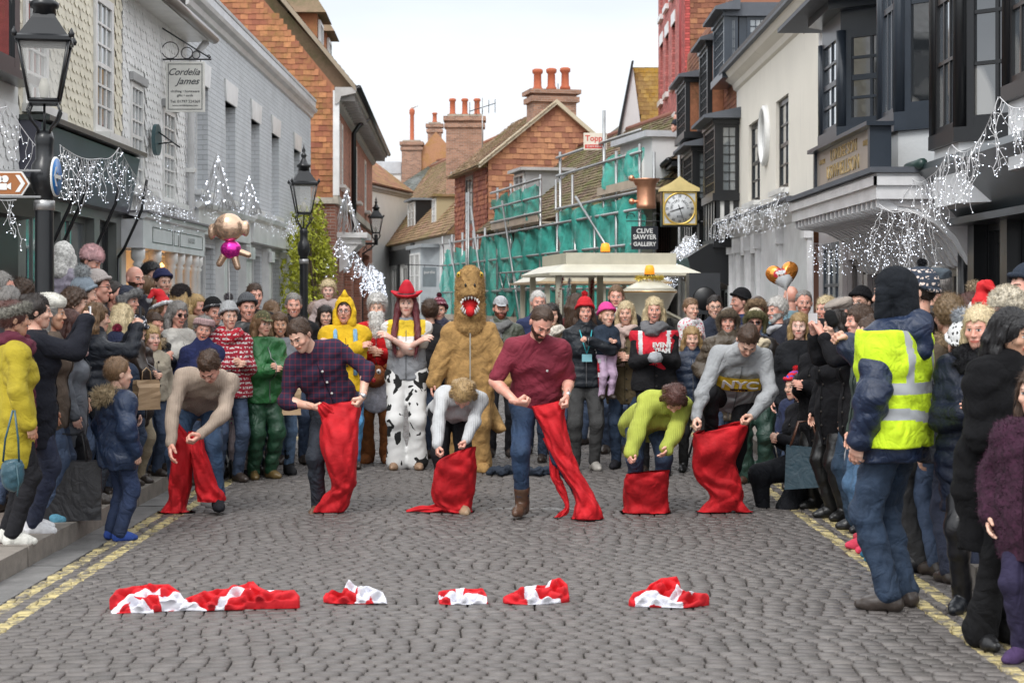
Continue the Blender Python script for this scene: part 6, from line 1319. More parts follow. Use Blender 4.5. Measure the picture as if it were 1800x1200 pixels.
    if style == 'beret':
        F.ell((.0,.03,.10), (.125,.135,.07)); F.ell((0,.03,.05), (.094,.11,.07)); F.subs.append(lambda G, Fv: np.maximum(Fv, .035-.4*np.clip(G[...,1],-.05,.12)-G[...,2])); return hobj(f, par, F, name, [mat], h, fz=dict(n=3000, ln=.012, w=.003, seed=seed))
    if style == 'cowboy':
        F.ell((0,.01,.12), (.078,.092,.085)); F.cone((0,-.03,.20), (0,.05,.20), .03, .03, k=.05); F.subs.append(lambda G, Fv: np.maximum(Fv, .075-G[...,2])); V, Q = F.mesh(h); B_ = SDF(.01)
        ring = [(.15*math.cos(a), .01+.16*math.sin(a), .085+.035*abs(math.cos(a))**2) for a in np.linspace(0, 2*PI, 31)]; r2 = [(.10*math.cos(a), .01+.115*math.sin(a), .078) for a in np.linspace(0, 2*PI, 31)]
        for i in range(30): B_.cone(r2[i], ring[i], .014, .009, k=.02)
        V, Q = join((V, Q), B_.mesh(h)); V, Q = tfm((V, Q), f.HR, f.hc, f.hs); o = np_obj(name, V, Q, [mat], par); D_ = SDF(.005); D_.chain([(.084*math.cos(a), .01+.098*math.sin(a), .095) for a in np.linspace(0, 2*PI, 21)], .009); hobj(f, o, D_, 'hat_band', [M('leather', (.02,.015,.02))], h); return o
    if style == 'hood':       # raised hood round the face
        F.ell((0,.026,.032), (.106,.122,.118+tall)); F.chain([(0,.07,-.02), (0,.07,-.13)], [.075,.085])
        for k in (-1,1): F.chain([(k*.085,-.01,.0), (k*.075,-.02,-.12)], [.04,.05])
        def hollow(G, Fv):
            d = np.sqrt((G[...,0]/.080)**2+((G[...,1]+.06)/.115)**2+((G[...,2]-.0)/.105)**2)-1; return np.maximum(np.maximum(Fv, -d*.08), -.085+0*Fv-G[...,1]-.01*0)
        F.subs.append(hollow); F.disp = lambda G: wrinkle(G, .004, seed, 1.6); return hobj(f, par, F, 'hood', [mat], h, fz=mat2)
def scarf(f, par, mat, h=.009, r=.045, tails=0.0, side=-1, name='scarf', fur=None, rad_=.085, z=.02, front=.02, amp=.006):
    F = SDF(.02); S = f.S; R_ = f.T
    ring = [f.nb + f.r*rad_*S*math.cos(a) + f.f*(rad_*.95*S*math.sin(a)+front) + f.u*(z+.02*math.sin(a*2)-.03*max(0,math.sin(a)))*S for a in np.linspace(0, 2*PI, 17)]; F.chain(ring, r*S)
    if tails:
        a = f.nb+f.r*side*.05*S+f.f*.10*S; F.chain([a, a+f.f*.04*S-f.u*.16*S, a+f.f*.05*S-A3((0,0,1))*tails*S], [r*S, r*S*1.1, r*S*1.15], .45, f.f)
    F.disp = lambda G: amp*np.sin(G[...,2]*95+np.sin(G[...,0]*40)*2)*.8 + wrinkle(G, amp, 2, 2)
    return garment_raw(F, par, name, mat, h, fur)
def garment_raw(F, par, name, mat, h, fz=None):
    V, Q = F.mesh(h)
    if fz: V, Q = join((V, Q), fuzz(V, Q, **fz))
    return np_obj(name, V, Q, [mat], par)
def glasses(f, par, sun=False, c=(.02,.02,.02)):
    b = MB(); m = M('gloss', c); lm = M('glass', (.01,.008,.008)) if sun else None; r = (.026, .019) if sun else (.021,.016)
    for k in (-1,1):
        pts = [f.hpt((k*.031+r[0]*math.cos(a), -.103+.010*abs(math.cos(a))*(1), .006+r[1]*math.sin(a))) for a in np.linspace(0, 2*PI, 15)]; b.tube(pts, .0022, m, 4, caps=False)
        if sun: b.add([tuple(p) for p in pts[:-1]], [tuple(range(14))], lm); 
        b.tube([f.hpt((k*.052,-.098,.008)), f.hpt((k*.078,-.06,.008)), f.hpt((k*.08,.0,.004))], .0022, m, 4)
    b.tube([f.hpt((-.011,-.106,.01)), f.hpt((.011,-.106,.01))], .002, m, 4); return b.build('glasses', par)
def phone(f, label, mat=None, sz=(.15,.075), world=None, cam_=False, off=(0,0,0)):
    """a phone between the two wrists, screen towards the holder (top-level thing placed in world by caller's matrix)"""
    c = (f.wr[0]+f.wr[1])/2 + f.f*.03 + f.u*.09 + A3(off); R_ = f.T; b = MB(); w_, h_, = sz; Rm = Matrix([list(x) for x in np.stack([f.r, -f.f, f.u], 1)])
    b.box((-w_/2,-.005,-h_/2), (w_/2,.005,h_/2), mat or M('gloss', (.02,.02,.022)), R=Rm, c=c); b.box((-w_/2+.012,.0052,-h_/2+.006), (w_/2-.012,.0066,h_/2-.006), M('glass', (.05,.055,.06)), R=Rm, c=c)
    return b
# ------------------------------------------------------------------ people
class Pl:
    """frame of a placed figure: converts photo-derived world points to the figure's own coordinates"""
    def __init__(s, x, y, z, yaw): s.o = Vector((x, y, z)); s.yaw = yaw; s.R = Matrix.Rotation(-rad(yaw), 3, 'Z')
    def __call__(s, px, py, d): return tuple(s.R @ (P_(px, py, d) - s.o))
GL = 'spectators crowding the left pavement'; GR = 'spectators crowding the right side'; GC = 'people lined up behind the racers'
def LODs(d): return max(.011, .0010*d), max(.0042, .00034*d)
def dress(f, t, d, tp, lg=('denim', (.05,.09,.18)), sh=('leather', (.04,.03,.025)), hr=('short','brown'), ht=None, sc=None, gl=None, skin='light', mouth='closed', beard=None, hands=('relaxed','relaxed'), palms=(None,None), hdirs=(None,None), shut=False, kind=None, seed=0, browc=None, extra=None):
    h, hh = LODs(d); bc = browc or (hr[1] if isinstance(hr[1], str) else 'brown')
    if bc in ('white','pale','blond','wine','straw'): bc = {'white':'grey','pale':'light','blond':'light','wine':'brown','straw':'light'}[bc]
    body(f, t, h*1.25, hh, skin, kind, mouth, beard, bc, hands, palms, hdirs, shut)
    k, c = tp[0], tp[1]; o = dict(tp[2]) if len(tp) > 2 else {}; c2 = o.pop('c2', None); nm = o.pop('name', 'jacket' if k not in ('knit','cotton','plaid') else 'sweater')
    tob = top(f, t, h, M(k, c, c2), name=nm, seed=seed, **o); closure(f, tob, k, c)
    o = dict(lg[2]) if len(lg) > 2 else {}; trousers(f, t, h*1.15, M(lg[0], lg[1], o.pop('c2', None)), seed=seed+5, **o)
    o = dict(sh[2]) if len(sh) > 2 else {}; shoes(f, t, max(h*.8, .009), M(sh[0], sh[1]), **o)
    hair(f, t, hr[0], hr[1], hh*1.15, seed)
    if ht:
        o = dict(ht[3]) if len(ht) > 3 else {}; m2 = o.pop('m2', None); pm = o.pop('pom', None); hat(f, t, ht[0], M(ht[1], ht[2], o.pop('c2', None)), hh*1.2, mat2=(M(*m2) if m2 else None), pom=(pm[0], M(*pm[1])) if pm else None, seed=seed, **o)
    if sc: o = dict(sc[2]) if len(sc) > 2 else {}; scarf(f, t, M(sc[0], sc[1], o.pop('c2', None)), h*.8, **o)
    if gl: glasses(f, t, gl == 'sun')
def closure(f, ob, k, c):
    """zip, buttons or placket that lies on the front of the garment; ribbed cuffs"""
    n = len(ob.data.vertices); V = np.empty(n*3, F32); ob.data.vertices.foreach_get('co', V); V = V.reshape(-1, 3); d = V-f.pel; a, r, q = d@f.u, d@f.r, d@f.f; S = f.S
    if k in ('knit', 'bands') or c == (.21,.02,.04): return
    pts = []
    for hgt in np.arange(max(float(a.min()), -.5*S)+.02, .47*S, .035):
        m = (np.abs(a-hgt) < .02) & (np.abs(r) < .025*S) & (q > 0)
        if m.any(): pts.append(f.pel+f.u*hgt+f.f*float(q[m].max()+.002))
    if len(pts) < 4: return
    b = MB(); dk = mul(srgb(c), .45)
    if k in ('shiny', 'leather', 'fleece', 'cotton'): b.tube(pts, .0045, M('metal', (.25,.25,.26)) if k != 'cotton' else M('cotton', dk), 5); b.build('zip', ob.parent)
    else:
        b.tube(pts, .0035, M('cotton', dk), 4)
        for p in pts[1::3]: b.lathe([(.009,-.004),(.011,0),(.009,.004)], M('plastic', (.5,.5,.48) if k == 'plaid' else (.03,.025,.02)), c=p+f.r*.018+f.f*.002, R=Matrix.Rotation(rad(90),3,'X'), seg=8)
        b.build('button_front', ob.parent)
NP = [0]
def P(label, hx, hy, d, yaw, tp, ped=0, H=None, fem=0, kid=0, arms='down', hd=(4,0,0), lean=0, side=0, grp=None, z=None, wr=None, elb=None, dx=0, **kw):
    NP[0] += 1; z0 = (.12 if ped else 0.0) if z is None else z; zc = Z_(hy, d) - z0
    H_ = H or max(.75, min(2.0, zc*(1.07 if not kid else 1.09))); x = X_(hx, d)
    lf = math.sin(rad(lean))*.65*H_/1.75; ls = math.sin(rad(side))*.65*H_/1.75; cy_, sy_ = math.cos(rad(yaw)), math.sin(rad(yaw)); x -= sy_*lf + cy_*ls; y = d + cy_*lf - sy_*ls
    t = thing('person', label, 'child' if kid else 'person', (x, y, z0), rad(yaw), grp); f = Fig(H_, head=hd, arms=arms, fem=bool(fem), kid=bool(kid), lean=lean, side=side, wr=wr, elb=elb)
    if H and lean == 0 and side == 0: pass
    kw.setdefault('seed', NP[0]); dress(f, t, d, tp, **kw); return t, f
def hold(t, f, label, mb_fn, name='phone', cat='phone', parts=None):
    """a held thing stays top-level: built in the holder's frame, placed with the holder's transform"""
    b = mb_fn; o = b.build(name); o.matrix_world = Matrix.Translation(t.location) @ Matrix.Rotation(t.rotation_euler.z, 4, 'Z'); tag(o, label, cat); return o
BLK = (.012,.012,.015); NAVY = (.012,.02,.055); GREYC = (.16,.17,.19); WHT = (.72,.72,.72)
def puffer(c, **k): return ('shiny', c, dict(puff=.075, t=.026, collar=.055, length=.05, **k))
def coat(c, L=.25, kind='wool', **k): return (kind, c, dict(t=.022, length=L, collar=.04, name='coat', **k))
def racer(label, ox, oy, d, H, hip, dep, lean, side, twist, head, wr, an, tp, lg, sh, hr, kn=(None,None), elb=(None,None), toe=(None,None), fem=0, nd=None, **kw):
    c = Pl(X_(ox, d), d, 0, 0); t = thing('person', label, 'person', tuple(c.o), 0, 'sack race competitors'); hd = tuple(head) + ((nd,) if nd else ())
    L_ = lambda q: None if q is None else c(q[0], q[1], d + q[2])
    f = Fig(H, lean=lean, side=side, twist=twist, pel=L_((hip[0], hip[1], dep)), head=hd, wr=[L_(q) for q in wr], an=[L_(q) for q in an], knee=kn, elb=elb, toe=toe, fem=bool(fem))
    dress(f, t, d*.86, tp, lg=lg, sh=sh, hr=hr, **kw); return t, f
# ---- six racers
D0 = 13.7
r1 = racer('man in beige sweater and jeans bending right over, red sack round one leg', 345, 900, D0, 1.82, (352,708), .22, 64, 7, 14, (62,-8,4), [(300,780,-.44), (352,764,-.46)], [(312,880,.14), (383,876,-.05)],
  ('knit', (.43,.34,.27), dict(t=.016, hem=.06, name='sweater', amp=.008, arm_bulk=1.02)), ('denim', (.03,.09,.20), dict(bulk=1.03)), ('knit', (.015,.016,.02)), ('short','brown'), hands=('relaxed','grip'), skin='ruddy', nd=(.25,-.75,.45), elb=((-.9,-.2,.1),(.9,.1,.1)), toe=((-.3,-1,0),(.25,-1,0)))
r2 = racer('man in dark red and navy plaid shirt pulling a red sack up to his waist', 590, 905, D0, 1.80, (590,712), .20, 24, -22, 4, (38,-30,-6), [(549,714,-.12), (637,698,-.10)], [(560,888,.12), (592,880,.20)],
  ('plaid', (.018,.014,.04), dict(c2=(.13,.012,.03), t=.018, i1=.70, hem=.05, name='shirt', amp=.009, arm_bulk=1.1, collar=.0)), ('denim', (.025,.035,.055), dict(bulk=1.02)), ('leather', (.14,.08,.05)), ('short','brown'), hands=('fist','fist'), skin='light', nd=(-.35,-.55,.6), elb=((-1,.5,0),(1,.3,-.1)), hdirs=((.9,-.2,-.4),(-.5,-.3,-.8)), beard=None)
r3 = racer('blonde woman in white patterned jumper stooping to pull up a red sack', 800, 900, D0, 1.66, (794,722), .38, 72, 8, 10, (78,0,4), [(768,790,-.42), (817,778,-.44)], [(786,880,.2), (813,886,-.02)],
  ('knit', (.56,.57,.58), dict(t=.018, hem=.07, name='jumper', amp=.008, arm_bulk=1.1)), ('cotton', (.014,.014,.017), dict(bulk=1.05)), ('leather', (.36,.25,.16)), ('bob','straw'), hands=('grip','fist'), fem=1, nd=(.05,-.9,.15), elb=((-1,0,.1),(1,.1,.1)), skin='ruddy', hdirs=((0,-.3,-1),(-.3,-.3,-.9)))
r4 = racer('bearded man in maroon t-shirt and jeans holding a long red sack up at his waist', 935, 912, 13.4, 1.84, (943,706), .12, 27, 2, -4, (44,22,4), [(907,706,-.25), (996,694,-.20)], [(918,884,.0), (1030,882,.06)],
  ('cotton', (.21,.02,.04), dict(t=.014, i1=.42, hem=.05, name='t_shirt', amp=.008, bulk=1.05, arm_bulk=1.25)), ('denim', (.02,.065,.16), dict(bulk=1.03, i1=.9)), ('leather', (.10,.055,.035), dict(boot=.12)), ('thin','brown'), beard='brown', hands=('fist','fist'), skin='ruddy', nd=(.1,-.5,.65), elb=((-1,.5,.0),(.15,1,.1)), hdirs=((.9,-.15,-.15),(.0,-.4,-1)), toe=((-.35,-1,0),(.3,-1,0)), kn=((-.1,-1,0),(-.35,-1,0)))
r5 = racer('woman in chunky lime green jumper doubled over a low red sack', 1140, 905, D0, 1.64, (1136,742), .34, 66, 8, 15, (72,0,4), [(1101,820,-.44), (1165,808,-.46)], [(1120,880,.2), (1158,880,.2)],
  ('knit', (.42,.47,.075), dict(t=.034, hem=.12, name='jumper', amp=.009, arm_bulk=1.25, collar=.05)), ('denim', (.03,.07,.15), dict(bulk=1.05)), ('leather', (.05,.03,.02)), ('bob','auburn'), hands=('grip','relaxed'), fem=1, nd=(.22,-.85,.2), elb=((-1,0,.1),(1,.1,.1)), skin='ruddy')
r6 = racer('man in grey hoodie with a yellow NYC panel stepping into a red sack', 1275, 905, D0, 1.76, (1287,694), .20, 46, 3, 2, (58,4,2), [(1219,745,-.34), (1323,730,-.32)], [(1252,768,.02), (1276,880,.12)],
  ('cotton', (.33,.34,.35), dict(t=.022, hem=.05, name='hoodie', amp=.009, arm_bulk=1.04, collar=.04)), ('cotton', (.010,.010,.012), dict(bulk=.98)), ('leather', (.04,.04,.04)), ('short','brown'), hands=('grip','grip'), skin='light', nd=(.1,-.75,.5), elb=((-1,.1,0),(1,.1,0)), kn=((-.25,-.8,.25),(.1,-1,0)))
def surf_panel(t, f, name, mat, w, hgt, cz, rr, fwd, curve=.5, cx=0.0, th=.004):
    """cloth panel that follows the chest front"""
    V = []; n = 14; m = 6
    for j in range(m):
        for i in range(n):
            a = -w/2+w*i/(n-1); z = cz-hgt/2+hgt*j/(m-1); yy = fwd - curve*(a*a) ; V.append(f.pel+f.r*(a+cx)+f.f*yy+f.u*z)
    F_ = [(j*n+i, j*n+i+1, (j+1)*n+i+1, (j+1)*n+i) for j in range(m-1) for i in range(n-1)]; return np_obj(name, V, F_, [mat], t)
def chest_text(t, f, s_, size, mat, cz, fwd, cx=0.0, name='lettering', sx=1.0):
    o = text_obj(s_, size, mat, t, name=name, ext=.002, off=.003, sx=sx); R_ = np.stack([f.r, f.u, f.f], 1); m4 = Matrix([list(map(float, R_[i]))+[float((f.pel+f.r*cx+f.f*fwd+f.u*cz)[i])] for i in range(3)]+[[0,0,0,1]]); o.matrix_local = m4; return o
t6, f6 = r6; surf_panel(t6, f6, 'chest_panel', M('cotton', (.72,.47,.03)), .36, .15, .31, 1, .168, .9); chest_text(t6, f6, 'NYC', .12, WHITE, .315, .172, sx=1.2); chest_text(t6, f6, 'NEW YORK', .026, BLACK, .262, .176)
t4, f4 = r4; chest_text(t4, f4, '•', .05, WHITE, .36, .135, .09, 'emblem')
for (t_, f_), i in ((r2, 1), (r4, 1)):    # wrist watches
    w = f_.wr[i]; b = MB(); zd = (w-f_.el[i]); zd = zd/np.linalg.norm(zd); Rw = Matrix([list(map(float, r_)) for r_ in frame(zd, (0,1,0))]); b.lathe([(.031,-.012),(.034,0),(.031,.012)], M('metal', (.6,.6,.6)), c=w-zd*.015, R=Rw, seg=16); b.lathe([(.019,-.006),(.02,0),(.017,.006)], M('metal', (.5,.5,.52)), c=w-zd*.015+A3((.01,-.035,0)), R=Matrix.Rotation(rad(90),3,'X'), seg=14); b.build('wristwatch', t_)
# ---- sacks held by the racers: lofted cloth tubes
RED = M('felt', (.54,.005,.012)); SW = M('felt', (.70,.70,.76))
def loft(mb, secs, d, seed=0, seg=56, amp=.019, m=RED, close=(0, 1), sub=7):
    """secs: (x_left, y_left, x_right, y_right, thickness m, depth offset)"""
    S_ = []; n = len(secs)
    for i in range(n-1):
        for k in range(sub):
            u = k/sub; u2 = u; a, b = secs[i], secs[i+1]; p = secs[max(i-1,0)]; q = secs[min(i+2,n-1)]
            S_.append([.5*(2*a[j]+(b[j]-p[j])*u+(2*p[j]-5*a[j]+4*b[j]-q[j])*u*u+(3*a[j]-p[j]-3*b[j]+q[j])*u**3) for j in range(6)])
    S_.append(list(secs[-1])); V = []; R_ = random.Random(seed); ph = [R_.uniform(0, 6.3) for _ in range(8)]
    for i, s_ in enumerate(S_):
        A, B = P_(s_[0], s_[1], d+s_[5]), P_(s_[2], s_[3], d+s_[5]); c = (A+B)/2; ax = (B-A)/2; w = ax.length; ey = Vector((0,1,0)); s = i/sub
        for k in range(seg):
            th = 2*PI*k/seg; ct, st = math.cos(th), math.sin(th)
            fold = abs(math.sin(th*2+ph[0]+s*.9+math.sin(s*1.3+ph[1])*1.5))*1.1 + abs(math.sin(th*3.5+ph[2]-s*1.7+math.sin(th*2)*.8)) *.8 + .5*math.sin(th*9+ph[3]+s*2.1) + abs(math.sin(s*1.6+th*1.6+ph[4]))*.9 - 1.6
            g = amp*fold*(1 if w > .05 else w/.05); cc = abs(ct)**.8*(1 if ct > 0 else -1)
            V.append(c + ax*cc*(1+g*.35/max(w,.03)) - ey*((max(s_[4],.008))*abs(st)**.8*(1 if st > 0 else -1)+g*(1 if st > 0 else -1)*abs(st)) + Vector((0,0,g*.3*st)))
    V = [Vector((p.x, p.y, max(p.z, .008))) for p in V]; r = len(S_); F_ = [(i*seg+k, i*seg+(k+1) % seg, (i+1)*seg+(k+1) % seg, (i+1)*seg+k) for i in range(r-1) for k in range(seg)]
    if close[0]: F_.append(tuple(range(seg)))
    if close[1]: F_.append(tuple((r-1)*seg+k for k in range(seg))[::-1])
    mb.add(V, F_, m, True)
def sack(label, lofts, d, seed):
    b = MB()
    for i, l_ in enumerate(lofts): loft(b, [tuple(q) if len(q) == 6 else (q[0], q[2], q[1], q[2], q[3], q[4]) for q in l_], d, seed*7+i)
    x = sum(v[0] for v in b.v)/len(b.v); y = sum(v[1] for v in b.v)/len(b.v); b.v = [(v[0]-x, v[1]-y, v[2]) for v in b.v]
    return tag(b.build('sack', loc=(x, y, 0)), label, 'sack', 'red racing sacks held by competitors')
sack('red sack bunched round the beige-sweater man, spreading in two legs', [[(304,313,742,.03,-.2),(304,328,762,.06,-.2),(303,345,785,.09,-.18),(301,338,820,.10,-.12),(299,336,850,.10,-.06),(297,329,878,.10,0),(287,327,896,.10,0),(276,343,909,.07,-.02)], [(332,352,758,.04,-.24),(334,360,790,.08,-.2),(340,372,820,.10,-.14),(343,384,848,.11,-.08),(346,394,866,.11,-.06),(349,395,880,.10,-.06)]], D0, 1)
sack('tall red sack held at the waist by the plaid-shirt man', [[(566,712,634,702,.05,-.08),(565,724,633,716,.10,-.06),(565,745,630,744,.15,-.06),(564,776,629,776,.18,-.06),(570,806,627,806,.18,-.06),(580,836,626,836,.16,-.03),(584,856,624,854,.15,.0),(572,868,616,870,.14,.02),(557,888,612,888,.09,0),(549,903,603,904,.07,0)], [(559,712,568,706,.02,-.16),(560,722,578,712,.03,-.16),(568,738,590,724,.02,-.14)]], D0, 2)
sack('red sack crumpled round the shins of the blonde woman, one end trailing left', [[(806,792,836,784,.04,-.2),(776,806,836,800,.08,-.16),(765,822,837,820,.12,-.12),(763,838,836,838,.13,-.08),(759,862,834,862,.13,-.04),(762,880,830,880,.12,0),(776,893,828,894,.11,0),(778,901,834,903,.08,0)], [(784,876,800,900,.05,.0),(760,888,764,904,.035,.0),(738,889,740,904,.025,.0),(714,896,714,904,.015,.0)]], D0, 3)
sack('long red sack slanting from the maroon t-shirt man down to the right', [[(934,714,996,702,.05,-.14),(940,728,994,716,.10,-.12),(948,742,993,738,.12,-.10),(960,773,1000,772,.12,-.10),(972,806,1010,804,.11,-.11),(989,834,1021,830,.10,-.12),(1005,858,1034,853,.10,-.12),(1012,880,1048,876,.11,-.12),(1008,900,1057,898,.12,-.12),(1004,918,1061,919,.09,-.12)], [(955,770,972,768,.05,-.06),(966,800,986,798,.05,-.05),(967,832,984,836,.04,-.05),(975,852,990,848,.03,-.05),(986,872,997,868,.02,-.05),(993,890,1001,890,.02,-.05),(982,902,996,904,.02,-.05),(972,911,978,911,.03,-.05)]], 13.4, 4)
sack('low red sack hiding the feet of the lime-jumper woman', [[(1103,832,1176,826,.07,-.2),(1098,842,1175,840,.12,-.14),(1096,862,1174,862,.15,-.06),(1097,884,1174,884,.15,0),(1094,900,1177,900,.15,0),(1089,911,1180,909,.12,0)]], D0, 5)
sack('wide-mouthed red sack twisting down from the hoodie man\'s hands', [[(1219,762,1318,738,.14,-.14),(1219,772,1314,752,.17,-.14),(1218,795,1302,784,.18,-.12),(1217,818,1293,812,.13,-.08),(1221,836,1299,834,.11,-.06),(1236,855,1304,853,.10,-.04),(1249,873,1305,871,.10,-.02),(1238,888,1308,886,.09,0),(1221,904,1327,905,.06,0)]], D0, 6)
# ---- sacks dropped on the setts
def inpoly(x, y, pl):
    c = False; n = len(pl)
    for i in range(n):
        (x1, y1), (x2, y2) = pl[i], pl[(i+1) % n]
        if (y1 > y) != (y2 > y) and x < (x2-x1)*(y-y1)/(y2-y1)+x1: c = not c
    return c
def heap(label, poly, whites, seed, dep=.22):
    yb = max(p[1] for p in poly); yt = min(p[1] for p in poly); d0 = FPX*HC/(yb-HY); cx = sum(p[0] for p in poly)/len(poly); cy = sum(p[1] for p in poly)/len(poly)
    out = []; n = len(poly)
    for i in range(n):
        a, b = poly[i], poly[(i+1) % n]
        for k in range(16): u = k/16; out.append((a[0]+(b[0]-a[0])*u, a[1]+(b[1]-a[1])*u))
    m = len(out); K = 44; V = []; R_ = random.Random(seed); ph = [R_.uniform(0, 6) for _ in range(6)]
    for j in range(K+1):
        s = j/K
        for i in range(m):
            px, py = cx+(out[i][0]-cx)*s, cy+(out[i][1]-cy)*s; d = d0 + dep*(yb-py)/(yb-yt)+.02; p = P_(px, py, d); e = min(1, (1-s)*5)
            w = abs(math.sin(px*.09+py*.13+ph[0]))*1.0 + abs(math.sin(px*.05-py*.19+ph[1]+math.sin(px*.07)))*1.1 + .4*math.sin(px*.24+ph[2]+py*.1)-.9
            p = p + Vector((0, -.028*w*e, .020*w*e)); p.z = max(p.z, .006)
            if s == 1: p.z = max(.002, p.z-.012)
            V.append(p)
    for i in range(m): p = V[K*m+i].copy(); p.z = .001; p.y += .01; V.append(p)
    V.append(sum((V[K*m+i] for i in range(m)), Vector())/m)
    F_ = []; mi = []
    for j in range(K+1):
        for i in range(m):
            F_.append((j*m+i, j*m+(i+1) % m, (j+1)*m+(i+1) % m, (j+1)*m+i)); s = (min(j, K-1)+.5)/K; q = (cx+(out[i][0]-cx)*s, cy+(out[i][1]-cy)*s); mi.append(1 if any(inpoly(q[0], q[1], w_) for w_ in whites) else 0)
    x = X_(cx, d0); V = [(v[0]-x, v[1]-d0, v[2]) for v in V]; o = np_obj('sack', V, F_, [RED, SW], None, mi); o.location = (x, d0, 0); return tag(o, label, 'sack', 'red and white sacks dropped on the setts')
heap('crumpled red sack with white bands, leftmost of those lying on the setts', [(192,1050),(203,1036),(232,1030),(258,1026),(298,1026),(316,1038),(324,1050),(322,1059),(286,1062),(270,1070),(271,1078),(232,1075),(198,1080),(194,1074),(208,1062)], [[(192,1074),(215,1054),(240,1042),(272,1038),(284,1041),(283,1047),(262,1047),(238,1052),(222,1066),(204,1081),(192,1080)],[(280,1050),(322,1040),(326,1060),(284,1064)],[(232,1052),(250,1055),(272,1074),(271,1080),(232,1077),(228,1064)]], 1)
heap('long red sack with a white band, lying outstretched second from the left', [(288,1074),(300,1062),(326,1051),(352,1040),(395,1034),(430,1026),(446,1020),(456,1030),(468,1036),(520,1036),(527,1044),(525,1052),(470,1056),(432,1060),(426,1067),(380,1068),(362,1073),(325,1069),(296,1076)], [[(288,1078),(288,1070),(306,1058),(322,1052),(338,1058),(368,1074),(330,1072),(300,1074)],[(378,1070),(390,1050),(425,1031),(442,1036),(418,1044),(404,1054),(394,1070)],[(468,1036),(482,1036),(474,1044)]], 2)
heap('small red sack with a ruffled white edge, lying left of centre', [(568,1046),(572,1041),(600,1042),(606,1030),(611,1020),(628,1030),(650,1030),(674,1040),(680,1052),(681,1062),(650,1062),(620,1063),(580,1058)], [[(605,1018),(612,1018),(630,1030),(622,1042),(606,1034)],[(630,1028),(652,1028),(676,1040),(682,1054),(682,1064),(660,1064),(652,1050),(642,1062),(625,1062),(628,1046)]], 3, .16)
heap('neatly folded red and white sack, the middle one on the setts', [(770,1040),(778,1037),(800,1034),(850,1034),(856,1044),(858,1060),(830,1063),(790,1064),(772,1060)], [[(771,1046),(800,1044),(856,1048),(856,1062),(794,1064),(792,1056),(772,1054)],[(800,1033),(818,1033),(812,1048),(802,1048)]], 4, .16)
heap('red sack with a raised hood-like end and white bands, right of centre', [(884,1048),(905,1038),(924,1030),(945,1028),(964,1028),(970,1018),(986,1015),(998,1026),(1001,1046),(992,1052),(978,1056),(962,1061),(930,1064),(888,1057)], [[(921,1029),(944,1027),(938,1040),(950,1050),(984,1052),(990,1056),(960,1064),(930,1064),(922,1048)],[(958,1031),(964,1018),(972,1018),(966,1032)]], 5)
heap('red sack with a curled white hem, rightmost of those on the setts', [(1105,1052),(1112,1041),(1134,1036),(1142,1026),(1162,1015),(1190,1012),(1195,1022),(1197,1034),(1214,1042),(1244,1042),(1247,1046),(1226,1062),(1200,1070),(1150,1064),(1116,1062)], [[(1116,1048),(1144,1040),(1160,1046),(1178,1056),(1200,1062),(1202,1071),(1190,1070),(1150,1063),(1118,1064),(1116,1054)],[(1172,1056),(1184,1044),(1188,1032),(1200,1036),(1192,1052),(1186,1060)],[(1204,1042),(1220,1042),(1216,1048)]], 6)
# ------------------------------------------------------------------ costumed row behind the racers
YEL = (.80,.50,.015)
def costume_hood(): pass
t, f = P('person in yellow hooded onesie with pale blue straps and glasses, arms folded', 606, 548, 17.3, 8, ('wool', YEL, dict(t=.045, length=.12, name='onesie', amp=.008, arm_bulk=1.35)), grp=GC, arms='crossed', lg=('fleece', (.10,.30,.55), dict(bulk=1.2)), hr=('short','brown'), gl='g', mouth='open', skin='ruddy', ht=('hood', 'wool', YEL, dict(tall=.03)), hd=(0,-10,0))
b = MB(); h_ = M('wool', YEL); b.tube([f.hpt((0,.0,.15)), f.hpt((0,-.01,.19)), f.hpt((0,.0,.23))], [.05,.03,.008], h_, 10); b.build('hood_peak', t)
for k in (-1, 1):
    b = MB(); b.tube([f.pel+f.r*k*.10+f.u*q+f.f*w_ for q, w_ in ((.05,.17), (.2,.175), (.32,.175), (.42,.15), (.50,.08))], .024, M('fleece', (.22,.42,.62)), 6); b.build('strap', t)
t, f = P('person with a long white Santa beard and red suit in a ride-on reindeer costume', 663, 542, 17.9, 0, ('fleece', (.55,.01,.015), dict(t=.035, length=.05, name='jacket', amp=.006)), grp=GC, arms='clasp', lg=('fleece', (.22,.075,.02), dict(bulk=1.25, flare=.015)), sh=('fleece', (.22,.075,.02), dict(t=.02)), hr=('curly','white'), skin='light', ht=('fur', 'fur', (.75,.74,.72), dict(brim=.055)))
F = SDF(.03)
for p, r_ in (((0,-.10,-.09), .055), ((-.04,-.09,-.06), .04), ((.04,-.09,-.06), .04), ((0,-.11,-.17), .06), ((0,-.12,-.25), .05), ((-.03,-.1,-.14), .045), ((.04,-.1,-.14), .045)): F.ell(p, (r_, r_*.7, r_*1.1))
F.subs.append(lambda G, Fv: np.maximum(Fv, -(np.sqrt((G[...,0]/.022)**2+((G[...,2]+.057)/.01)**2)-1)*.02)) if False else None
V, Q = F.mesh(.010); V, Q = join((V, Q), fuzz(V, Q, 2200, .03, .002, 4, droop=.8)); V, Q = tfm((V, Q), f.HR, f.hc, f.hs); np_obj('beard', V, Q, [M('fur', (.78,.77,.75))], t)
